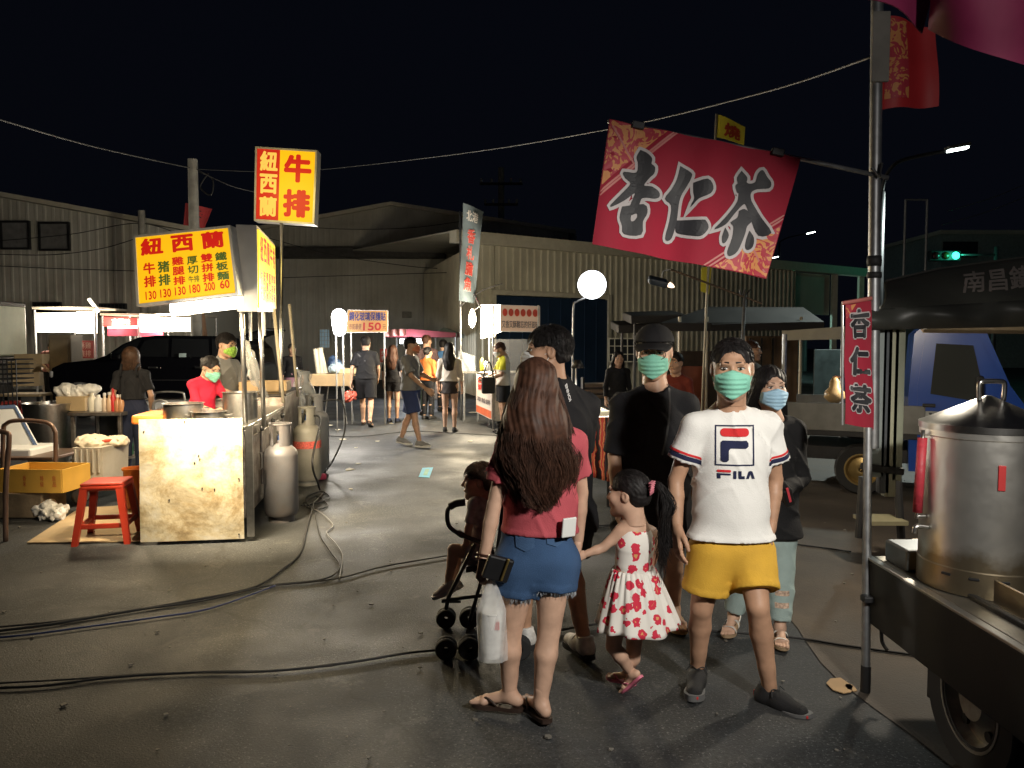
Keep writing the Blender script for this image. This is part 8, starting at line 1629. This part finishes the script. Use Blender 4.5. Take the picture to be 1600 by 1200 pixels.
# tea urn
UC = Vector((1.99, 3.20, ZT + .01)); e = thing('tea_urn', 'big dented stainless steel tea urn with a conical lid on the truck bed', 'urn', UC); r = .245; hh = W(0, 662, 3.2).z - UC.z
def urn_mat():
    m = bpy.data.materials.new('urn_steel'); m.use_nodes = True; nt = m.node_tree; N = nt.nodes; L = nt.links; b = N['Principled BSDF']; b.inputs['Metallic'].default_value = .88; b.inputs['Roughness'].default_value = .33
    tc = N.new('ShaderNodeTexCoord'); n = N.new('ShaderNodeTexNoise'); n.inputs['Scale'].default_value = 9; n.inputs['Detail'].default_value = 9; L.new(tc.outputs['Object'], n.inputs['Vector']); sx = N.new('ShaderNodeSeparateXYZ'); L.new(tc.outputs['Object'], sx.inputs[0])
    ml = N.new('ShaderNodeMath'); ml.operation = 'MULTIPLY_ADD'; ml.inputs[1].default_value = .22; L.new(n.outputs[0], ml.inputs[0]); ng = N.new('ShaderNodeMath'); ng.operation = 'MULTIPLY'; ng.inputs[1].default_value = -1; L.new(sx.outputs[2], ng.inputs[0]); L.new(ng.outputs[0], ml.inputs[2])
    r_ = N.new('ShaderNodeValToRGB'); r_.color_ramp.elements[0].position = .0; r_.color_ramp.elements[0].color = (.75, .73, .68, 1); r_.color_ramp.elements[1].position = .03; r_.color_ramp.elements[1].color = (.34, .28, .19, 1); L.new(ml.outputs[0], r_.inputs[0])
    mp = N.new('ShaderNodeMapRange'); mp.inputs[1].default_value = -.13; mp.inputs[2].default_value = .02; L.new(ml.outputs[0], mp.inputs[0]); L.new(mp.outputs[0], r_.inputs[0]); r_.color_ramp.elements[0].position = .35; r_.color_ramp.elements[1].position = .8; L.new(r_.outputs[0], b.inputs['Base Color'])
    w = N.new('ShaderNodeTexNoise'); w.inputs['Scale'].default_value = 4; w.inputs['Detail'].default_value = 3; L.new(tc.outputs['Object'], w.inputs['Vector']); bp = N.new('ShaderNodeBump'); bp.inputs['Strength'].default_value = .35; bp.inputs['Distance'].default_value = .03; L.new(w.outputs[0], bp.inputs['Height']); L.new(bp.outputs[0], b.inputs['Normal'])
    rr = N.new('ShaderNodeMapRange'); rr.inputs[3].default_value = .24; rr.inputs[4].default_value = .46; L.new(n.outputs[0], rr.inputs[0]); L.new(rr.outputs[0], b.inputs['Roughness']); return m
US = urn_mat(); mb = MB(); mb.lathe([(r + .004, .0), (r + .004, .10), (r, .105), (r, hh - .05), (r + .008, hh - .045), (r + .008, hh), (r, hh + .004)], UC, 56, cap=False); part(mb, 'vessel', US, e, True, 30)
zl = W(0, 618, 3.2).z - UC.z; mb = MB(); mb.lathe([(r + .012, hh - .02), (r + .012, hh + .006), (r * .98, hh + .012), (.012, zl)], UC, 56, cap=True); ld = part(mb, 'lid', STEEL, e, True, 30)
mb = MB(); z = UC.z + zl; mb.tube(sm_path([UC + Vector((-.05, -.02, zl - .02)), UC + Vector((-.052, -.02, zl + .05)), UC + Vector((-.03, -.02, zl + .06)), UC + Vector((.03, -.02, zl + .06)), UC + Vector((.052, -.02, zl + .05)), UC + Vector((.05, -.02, zl - .02))], 4), .010, 8); part(mb, 'lid_handle', STEEL, ld, True)
for k in range(5):
    a = math.pi * 1.5 + (k - 2) * .42 - .25; c = UC + Vector((math.cos(a) * (r + .005), math.sin(a) * (r + .005), .075)); mb = MB(); mb.box(c, (.038, .008, .011), Euler((0, 0, a + math.pi / 2)), bev=.003); part(mb, 'vent_slot', DARKMET, e)
a = W(1506, 710, 3.0); mb = MB(); ang = math.atan2(-1, -.35); c = UC + Vector((math.cos(ang) * (r + .003), math.sin(ang) * (r + .003), hh * .72)); mb.box(c, (.026, .005, .10), Euler((0, 0, ang + math.pi / 2)), bev=.002); part(mb, 'red_sticker', pm('red_sticker', (.65, .05, .05), .5, var=.05), e)
gx = W(1436, 740, 3.2); b0 = Vector((UC.x - r, UC.y, W(0, 806, 3.2).z)); mb = MB(); mb.tube(sm_path([b0, Vector((gx.x, 3.2, b0.z)), Vector((gx.x - .003, 3.2, b0.z + .02)), Vector((gx.x + .012, 3.2, W(0, 672, 3.2).z))], 4), .008, 8); sg_ = part(mb, 'sight_tube', STEEL, e, True); mb = MB(); mb.tube([Vector((gx.x - .002, 3.2, b0.z + .015)), Vector((gx.x + .010, 3.2, W(0, 684, 3.2).z))], .019, 10); part(mb, 'red_wrap', pm('red_tape', (.42, .035, .05), .55, var=.2, scale=40, bump=.4, bscale=60), sg_, True)
mb = MB(); z = W(0, 822, 3.2).z; mb.tube(sm_path([(UC.x - r, 3.18, z), (UC.x - r - .03, 3.18, z + .004), (UC.x - r - .055, 3.18, z), (UC.x - r - .06, 3.18, z - .025)], 4), .011, 8); part(mb, 'spout', STEEL, e, True)
e = thing('side_tray', 'shallow steel pan on the bed beside the urn', 'tray', (1.84, 3.44, ZT + .01)); mb = MB(); mb.box((1.83, 3.46, ZT + .055), (.16, .20, .10), bev=.01); part(mb, 'pan_body', pm('pan_steel', (.20, .21, .22), .35, .9, var=.2), e)
# assumed tea stall lamp, added out of view to light the people in front
TL = thing('assumed_stall_lamp', 'assumed unseen tea stall lamp clipped over the truck bed near the banner edge', 'lamp', (1.75, .75, 2.75)); mb = MB(); mb.lathe([(.03, .12), (.05, .06), (.12, -.02), (.125, -.03), (.04, -.03)], (1.75, .75, 2.75), 20); part(mb, 'lamp_shade', DARKMET, TL, True); mb = MB(); mb.lathe([(.02, -.12), (.045, -.09), (.045, -.05), (.02, -.02)], (1.75, .75, 2.75), 14); part(mb, 'bulb', BULB, TL, True); mb = MB(); mb.tube([(1.75, .75, 2.86), (1.78, 1.4, 3.2), W(1400, -30, TY - .02)], .008, 6); part(mb, 'cord', WIRE, TL)
q = (Vector((.55, 3.5, 1.05)) - Vector((1.70, .72, 2.52))).to_track_quat('-Z', 'Y'); lo_ = lamp('SPOT', (1.70, .72, 2.52), 420, (1, .95, .86), .10, TL, q.to_euler(), spot=R(62)); lo_.data.spot_blend = .8; lamp('POINT', (1.72, .72, 2.56), 55, (1, .93, .85), .08, TL)  # added spot aimed at the people, with a bare point light for the banners
# trestle by the posts
e = thing('trestle', 'dark low trestle standing behind the silver post', 'trestle', (W(1378, 0, 5.6).x, 5.6, 0)); YY = 5.6
for px in (1342, 1408): mb = MB(); mb.tube([W(px, 840, YY), W(px + (6 if px < 1370 else -6), 745, YY)], .03, 8); part(mb, 'leg', DARKMET, e)
mb = MB(); a, b = W(1345, 812, YY), W(1406, 812, YY); mb.box(((a.x + b.x) / 2, YY, a.z), (b.x - a.x, .25, .03)); part(mb, 'shelf', pm('shelf_olive', (.22, .2, .12), .6), e)
# ------------------------------------------------------------------ blue truck
BT = thing('truck', 'blue pickup truck parked behind the tea truck canopy', 'truck', (4.6, 7.6, 0)); BLUE = pm('blue_paint', (.008, .07, .42), .28, var=0, coat=.5)
hd_ = math.atan2(-.42, .9); BT.rotation_euler = (0, 0, hd_); o0 = W(1345, 768, 8.2); o0 = Vector((o0.x, 8.2, 0)); BT.location = o0
cs, sn = math.cos(hd_), math.sin(hd_)
def TK(x, y, z): return o0 + Vector((x * cs - y * sn, x * sn + y * cs, z))                    # x forward from the rear wheel, y to its far side
CX = -.17; prof = [(.62, .30), (1.62, .28), (1.72, .50), (1.70, .92), (1.50, 1.22), (1.28, 1.76), (1.15, 1.82), (.72, 1.82), (.64, 1.74), (.60, 1.1)]
mb = MB(); mb.prism(prof, lambda x, z: TK(x + CX, 0, z), lambda x, z: TK(x + CX, 1.42, z)); part(mb, 'cab', BLUE, BT, True, 30)
for nm, pts, m in (('door', [(.70, .34), (1.40, .34), (1.46, .60), (1.46, 1.18), (1.20, 1.72), (.74, 1.72), (.68, 1.2)], BLUE),): mb = MB(); mb.prism(pts, lambda x, z: TK(x + CX, -.012, z), lambda x, z: TK(x + CX, .01, z)); dr = part(mb, nm, m, BT)
mb = MB(); mb.prism([(.80, 1.12), (1.30, 1.04), (1.17, 1.62), (.84, 1.64)], lambda x, z: TK(x + CX, -.020, z), lambda x, z: TK(x + CX, -.008, z)); part(mb, 'side_window', pm('cab_glass', (.05, .055, .055), .08, var=0), dr); mb = MB(); mb.box(TK(.79 + CX, -.03, 1.0), (.12, .03, .035), Euler((0, 0, hd_)), bev=.008); part(mb, 'handle', DARKMET, dr)
mb = MB(); fnd = lambda u, v, d=0: TK(.74 + CX + .62 * u, -.016 - d, .78 + .16 * v); slab(mb, fnd, 0, .003); st = part(mb, 'door_stripe', pm('stripe_grey', (.40, .42, .42), .5, var=.25, scale=20), dr); mb = MB(); write(mb, 'Varoa', (.08, .1, .95, .9), fnd, .03, d=.005); part(mb, 'lettering', pm('stripe_ink', (.03, .03, .04), .5), st)
mb = MB(); fnd2 = lambda u, v, d=0: TK(1.02 + CX + .36 * u, -.014 - d, .40 + .16 * v); write(mb, '小貨', (.0, .5, .6, 1), fnd2, .02); write(mb, '自用', (0, 0, .6, .45), fnd2, .02); part(mb, 'small_lettering', pm('white_ink', (.75, .75, .72), .5), dr)
mb = MB(); mb.prism([(1.50, 1.16), (1.285, 1.70), (1.30, 1.71), (1.52, 1.17)], lambda x, z: TK(x + CX + .006, .10, z), lambda x, z: TK(x + CX + .006, 1.32, z)); part(mb, 'windscreen', pm('cab_glass', (.05, .055, .055), .08), BT)
mb = MB(); mb.box(TK(1.22 + CX, -.17, 1.20), (.06, .16, .24), Euler((0, 0, hd_)), bev=.02); mr = part(mb, 'wing_mirror', RUB_BLACK, BT)
mb = MB(); mb.box(TK(-.10, .71, .66), (1.38, 1.44, .06), Euler((0, 0, hd_)), bev=.008); part(mb, 'bed_floor', DARKMET, BT)
for y in (-.01, 1.43): mb = MB(); mb.box(TK(-.10, y, .84), (1.38, .03, .30), Euler((0, 0, hd_)), bev=.006); part(mb, 'bed_side', pm('bed_grey', (.20, .20, .19), .5, .5, var=.2), BT)
for x, y in ((.0, .12), (.0, 1.3), (1.30, .12), (1.30, 1.3)):
    Mw = Matrix.Rotation(hd_, 4, 'Z') @ Matrix.Rotation(R(90), 4, 'X'); mb = MB(); mb.lathe([(.15, -.08), (.255, -.09), (.275, -.05), (.275, .05), (.255, .09), (.15, .08)], TK(x, y, .275), 26, cap=False, M=Mw); wl = part(mb, 'wheel', RUB_BLACK, BT, True, 40)
    mb = MB(); mb.lathe([(.03, -.06), (.03, .075), (.06, .08), (.13, .055), (.16, .09), (.175, .09), (.175, -.06)], TK(x, y, .275), 26, M=Mw); part(mb, 'rim', pm('gold_rim', (.42, .30, .12), .35, .8, var=.2), wl, True, 40)
mb = MB(); mb.box(TK(.5, .70, .42), (2.2, 1.0, .14), Euler((0, 0, hd_))); part(mb, 'chassis', DARKMET, BT)
# beam, dark stalls, people in the right background
e = thing('wooden_beam', 'pale horizontal board spanning behind the woman in the black jacket', 'board', (W(1245, 0, 9.5).x, 9.5, W(0, 520, 9.5).z)); fn = bil(W(1222, 517, 9.5), W(1320, 510, 9.3), W(1320, 530, 9.3), W(1222, 532, 9.5)); mb = MB(); slab(mb, fn, -.05, 0); part(mb, 'board', pm('beige_board', (.36, .33, .25), .6, var=.15), e); mb = MB(); b = W(1318, 520, 9.4); mb.tube([(b.x, 9.4, 0), b], .03, 8); part(mb, 'post', GALV, e); b = W(1226, 522, 9.5); mb = MB(); mb.tube([(b.x, 9.5, 0), b], .03, 8); part(mb, 'post', GALV, e)
DK = pm('dark_stall_roof', (.018, .015, .013), .7, var=.4, scale=3); DY = 13.0; e = thing('market_stall', 'dark wooden stall with a wide overhanging roof behind the cap man', 'market stall', (W(1140, 0, DY).x, DY, 0))
A0, A1, A2 = W(1112, 478, DY), W(1262, 484, DY), W(1290, 505, DY - 1.6); mb = MB(); fr = [W(1030, 505, DY - .8), W(1108, 479, DY + .8), W(1255, 480, DY + .8), W(1288, 503, DY - .9)]; mb.prism([(0, 0), (1, 0), (2, 0), (3, 0)], lambda i, j: fr[int(i)], lambda i, j: fr[int(i)] - Vector((0, 0, .13))); part(mb, 'roof', DK, e)
mb = MB(); slab(mb, bil(W(1112, 480, DY + .75), W(1258, 482, DY + .75), W(1258, 503, DY - .92), W(1112, 507, DY - .92)), -.05, .0); part(mb, 'roof_slope', DK, e)
for px in (1062, 1105, 1252): b = W(px, 495, DY - .7); mb = MB(); mb.tube([(b.x, DY - .7, 0), b], .025, 8); part(mb, 'post', pm('cream_pipe', (.5, .44, .33), .5), e)
a, b = W(1165, 525, DY + .6), W(1245, 600, DY + .6); mb = MB(); mb.box(((a.x + b.x) / 2, DY + .6, a.z / 2), (b.x - a.x, .06, a.z)); part(mb, 'back_wall', pm('brown_boards', (.16, .10, .055), .7, var=.35, scale=4), e); mb = MB(); mb.box(((W(1060, 0, DY).x + W(1165, 0, DY).x) / 2, DY + .6, .75), (W(1165, 0, DY).x - W(1060, 0, DY).x, .06, 1.5)); part(mb, 'side_board', pm('dark_boards', (.05, .035, .025), .7, var=.4), e)
a, b = W(1062, 572, DY - .6), W(1106, 605, DY - .6); mb = MB(); mb.box(((a.x + b.x) / 2, DY - .6, (a.z + .2) / 2), (b.x - a.x, .05, a.z - .2), bev=.01); part(mb, 'red_counter', pm('red_brown_board', (.20, .05, .02), .6, var=.2), e)
for k in range(4): px = 1172 + 18 * k; mb = MB(); b = W(px, 528, DY + .5); c = W(px, 575, DY + .5); mb.box((b.x, DY + .5, (b.z + c.z) / 2), (.03, .03, b.z - c.z)); part(mb, 'wall_batten', DK, e)
for k, (px0, px1, py) in enumerate(((985, 1070, 498), (965, 1040, 513))):
    Yk = 14.5 + k * .3; e = thing('awning', ('low dark awning edge left of the wooden stall roof', 'smaller dark awning below it at the left')[k], 'awning', (W(px0, 0, Yk).x, Yk, 0)); a, b = W(px0, py, Yk), W(px1, py - 8, Yk); mb = MB(); mb.box(((a.x + b.x) / 2, Yk + .5, (a.z + b.z) / 2), (b.x - a.x, 1.1, .16), Euler((.1, -.03, 0)), bev=.02); part(mb, 'cloth', DK, e)
    for x in (a.x + .1, b.x - .1): mb = MB(); mb.tube([(x, Yk + .1, 0), (x, Yk + .1, a.z)], .025, 8); part(mb, 'post', DARKMET, e)
e = thing('flood_lamp', 'black floodlight on a slanting boom above the dark stall', 'lamp', (W(1160, 0, 8.4).x, 8.4, 0)); YF = 8.4
mb = MB(); mb.tube([(W(1160, 0, YF).x, YF, 0), W(1164, 458, YF)], .018, 8); part(mb, 'stand', GALV, e, True); mb = MB(); mb.tube([W(1048, 421, YF), W(1190, 474, YF)], .011, 8); part(mb, 'boom', pm('boom_brown', (.10, .07, .05), .5), e); mb = MB(); c = W(1028, 440, YF); mb.box(c, (.21, .16, .07), Euler((R(20), R(14), 0)), bev=.02); part(mb, 'lamp_housing', pm('flood_blue', (.03, .045, .07), .4), e); mb = MB(); mb.lathe([(.005, 0), (.03, .01), (.022, .05), (.006, .075)], W(1044, 444, YF), 10, M=Matrix.Rotation(R(115), 4, 'Y')); part(mb, 'bulb', pm('flood_glow', (1, .8, .6), .4, var=0, emis=(1, .72, .5), estr=3), e, True)
mb = MB(); mb.tube(sm_path([W(1046, 421, YF), W(1036, 424, YF), W(1034, 434, YF)], 4), .006, 6); part(mb, 'bracket', GALV, e)
for k in range(3): mb = MB(); mb.tube([W(1158 + 3 * k, 462, YF), W(1155 + 9 * k, 452, YF)], .008, 5); part(mb, 'clamp_arm', DARKMET, e)
# table with the red cloth behind the cap man
TYc = 7.0; e = thing('table', 'brightly lit table draped in a red, black and yellow cloth', 'table', (W(938, 0, TYc).x, TYc, 0)); x0, x1 = W(900, 0, TYc).x, W(975, 0, TYc).x; zt = W(0, 652, TYc).z
m = bpy.data.materials.new('striped_cloth'); m.use_nodes = True; nt = m.node_tree; N = nt.nodes; L_ = nt.links; b = N['Principled BSDF']; b.inputs['Roughness'].default_value = .7; tc = N.new('ShaderNodeTexCoord'); w = N.new('ShaderNodeTexWave'); w.inputs['Scale'].default_value = 4.2; w.inputs['Distortion'].default_value = 4.5; w.inputs['Detail'].default_value = 3; w.inputs['Detail Scale'].default_value = 1.5; L_.new(tc.outputs['Object'], w.inputs['Vector']); r = N.new('ShaderNodeValToRGB'); r.color_ramp.interpolation = 'CONSTANT'; el = r.color_ramp.elements; el[0].position = 0; el[0].color = (.02, .012, .01, 1); el[1].position = .35; el[1].color = (.50, .04, .03, 1); q = el.new(.62); q.color = (.62, .40, .12, 1); q = el.new(.8); q.color = (.5, .05, .03, 1); L_.new(w.outputs[1], r.inputs[0]); L_.new(r.outputs[0], b.inputs['Base Color'])
mb = MB(); mb.box(((x0 + x1) / 2, TYc + .35, zt - .02), (x1 - x0, .7, .04)); part(mb, 'tabletop', pm('white_top', (.65, .6, .55), .5), e)
fn = bil(Vector((x0, TYc, zt)), Vector((x1 + .02, TYc, zt)), Vector((x1 + .10, TYc - .06, zt - .64)), Vector((x0, TYc - .05, zt - .50)), lambda u, v: (1 - v) * .035 * math.sin(u * 30) + .012); mb = MB(); slab(mb, fn, 0, .004, nu=60, nv=8); part(mb, 'tablecloth', m, e, True)
for x in (x0 + .05, x1 - .03):
    for y in (.05, .65): mb = MB(); mb.tube([(x, TYc + y, 0), (x, TYc + y, zt - .04)], .014, 8); part(mb, 'leg', DARKMET, e)
for k, (px, c, lab) in enumerate(((930, (.6, .05, .03), 'red packet on the brightly lit table'), (918, (.7, .68, .62), 'white packet at the left of the lit table'), (944, (.7, .66, .5), 'cream packet at the right of the lit table'))): mb = MB(); mb.box((W(px, 0, TYc).x, TYc + .25, zt + .03), (.14, .2, .06), Euler((.2, 0, .3 * k)), bev=.02); o = mb.build('food_packet', pm('packet_%d' % k, c, .4)); tag(o, lab, 'packet')
e = thing('assumed_table_lamp', 'assumed small bright clip lamp over the lit table, hidden behind the crowd', 'lamp', (W(916, 0, TYc).x, TYc + .5, 1.35)); mb = MB(); c = Vector((W(912, 0, TYc).x, TYc + .45, 1.42)); mb.lathe([(.03, .06), (.07, -.02), (.02, -.02)], c, 14); part(mb, 'lamp_shade', DARKMET, e, True); mb = MB(); mb.tube([c + Vector((0, .05, .05)), c + Vector((0, .2, 0)), Vector((c.x, TYc + .66, zt))], .01, 6); part(mb, 'arm', GALV, e); lamp('SPOT', c + Vector((0, 0, -.04)), 90, (1, .92, .8), .04, e, (0, 0, 0), spot=R(130))  # assumed lamp, unseen behind the crowd, lights the table from above
# seated and standing people on the right
person('dark-clothed person with hair down, standing by the dark stall left of the cap man', at_(970, 12), R(10), None, 1.50, .95, 'mid', ('long', 'black'), (BLACK, 1.8, -.02), ('pants', BLACK, 1.9), SHOE_D, female=True, seed=41)
person('woman half hidden behind the shoulder of the cap man', at_(1062, 8.6), R(-30), None, 1.52, .95, 'mid', ('short', 'black'), (cloth('dark_red_top', (.16, .03, .02)), .9, -.02), ('pants', BLACK, 1.9), SHOE_D, female=True, seed=42)
person('man with close-cropped hair standing behind the man in white, before the wooden stall', at_(1183, 9.6), R(40), None, 1.66, 1, 'tan', ('crop', 'brown'), (cloth('dark_brown_top', (.05, .03, .02)), .9, -.02), ('pants', BLACK, 1.9), SHOE_D, hyaw=R(30), seed=43)
e = thing('crate_stack', 'low dark rack of flat boxes by the blue door', 'rack', (W(930, 0, 14).x, 14, 0)); a, b = W(912, 590, 14), W(952, 625, 14)
mb = MB(); mb.box(((a.x + b.x) / 2, 14.2, .35), (b.x - a.x, .4, .04)); part(mb, 'shelf', DARKMET, e)
for x in (a.x, b.x): mb = MB(); mb.box((x, 14.2, .5), (.03, .4, 1.0)); part(mb, 'side_frame', DARKMET, e)
for k in range(3): mb = MB(); mb.box(((a.x + b.x) / 2, 14.2, .66 + .1 * k), (b.x - a.x - .05, .38, .07), bev=.01); o = mb.build('flat_box', pm('flat_box', (.22, .17, .14), .7, var=.2)); tag(o, ('lowest', 'middle', 'topmost')[k] + ' flat brown box on the low dark rack by the blue door', 'box', 'flat boxes on the low rack')
e = thing('window_grille', 'white barred grille panel leaning on the cream shed right of the blue door', 'grille', (W(975, 0, 25).x, 24.6, 0)); fn = bil(W(950, 528, 24.6), W(1000, 528, 24.8), W(1000, 566, 24.8), W(950, 566, 24.6)); mb = MB(); ring_frame(mb, fn, 0, .05, .05, 1.3)
for k in range(1, 5): slab(mb, fn, .01, .04, (k / 5 - .01, .05, k / 5 + .01, .95))
for k in (1, 2): slab(mb, fn, .04, .055, (.03, k / 3 - .015, .97, k / 3 + .015))
part(mb, 'bars', TRIM, e); mb = MB(); slab(mb, fn, -.02, -.002, (.02, .02, .98, .98)); part(mb, 'backing', GLASS_D, e)
e = thing('plastic_bag', 'small orange-tied clear bag hanging by the upright banner', 'plastic bag', W(1304, 610, 5)); mb = MB(); c = W(1304, 612, 5); mb.lathe([(.01, .10), (.03, .07), (.035, .03), (.06, .0), (.065, -.04), (.03, -.07)], c, 14); part(mb, 'bag_body', pm('amber_bag', (.45, .32, .16), .35), e, True); mb = MB(); mb.tube([c + Vector((0, 0, .1)), W(1316, 590, 3.76)], .005, 5); part(mb, 'string', pm('orange_string', (.6, .2, .05), .6), e)
e = thing('hanging_cloth', 'dark shutter panel standing below the teal-lit bay', 'panel', (W(1292, 0, 16).x, 16, 0)); a, b = W(1272, 546, 16), W(1326, 620, 16); mb = MB(); mb.box(((a.x + b.x) / 2, 16, a.z / 2), (b.x - a.x, .05, a.z), bev=.01); part(mb, 'shutter', pm('dark_green_panel', (.02, .03, .03), .5, var=.3), e)
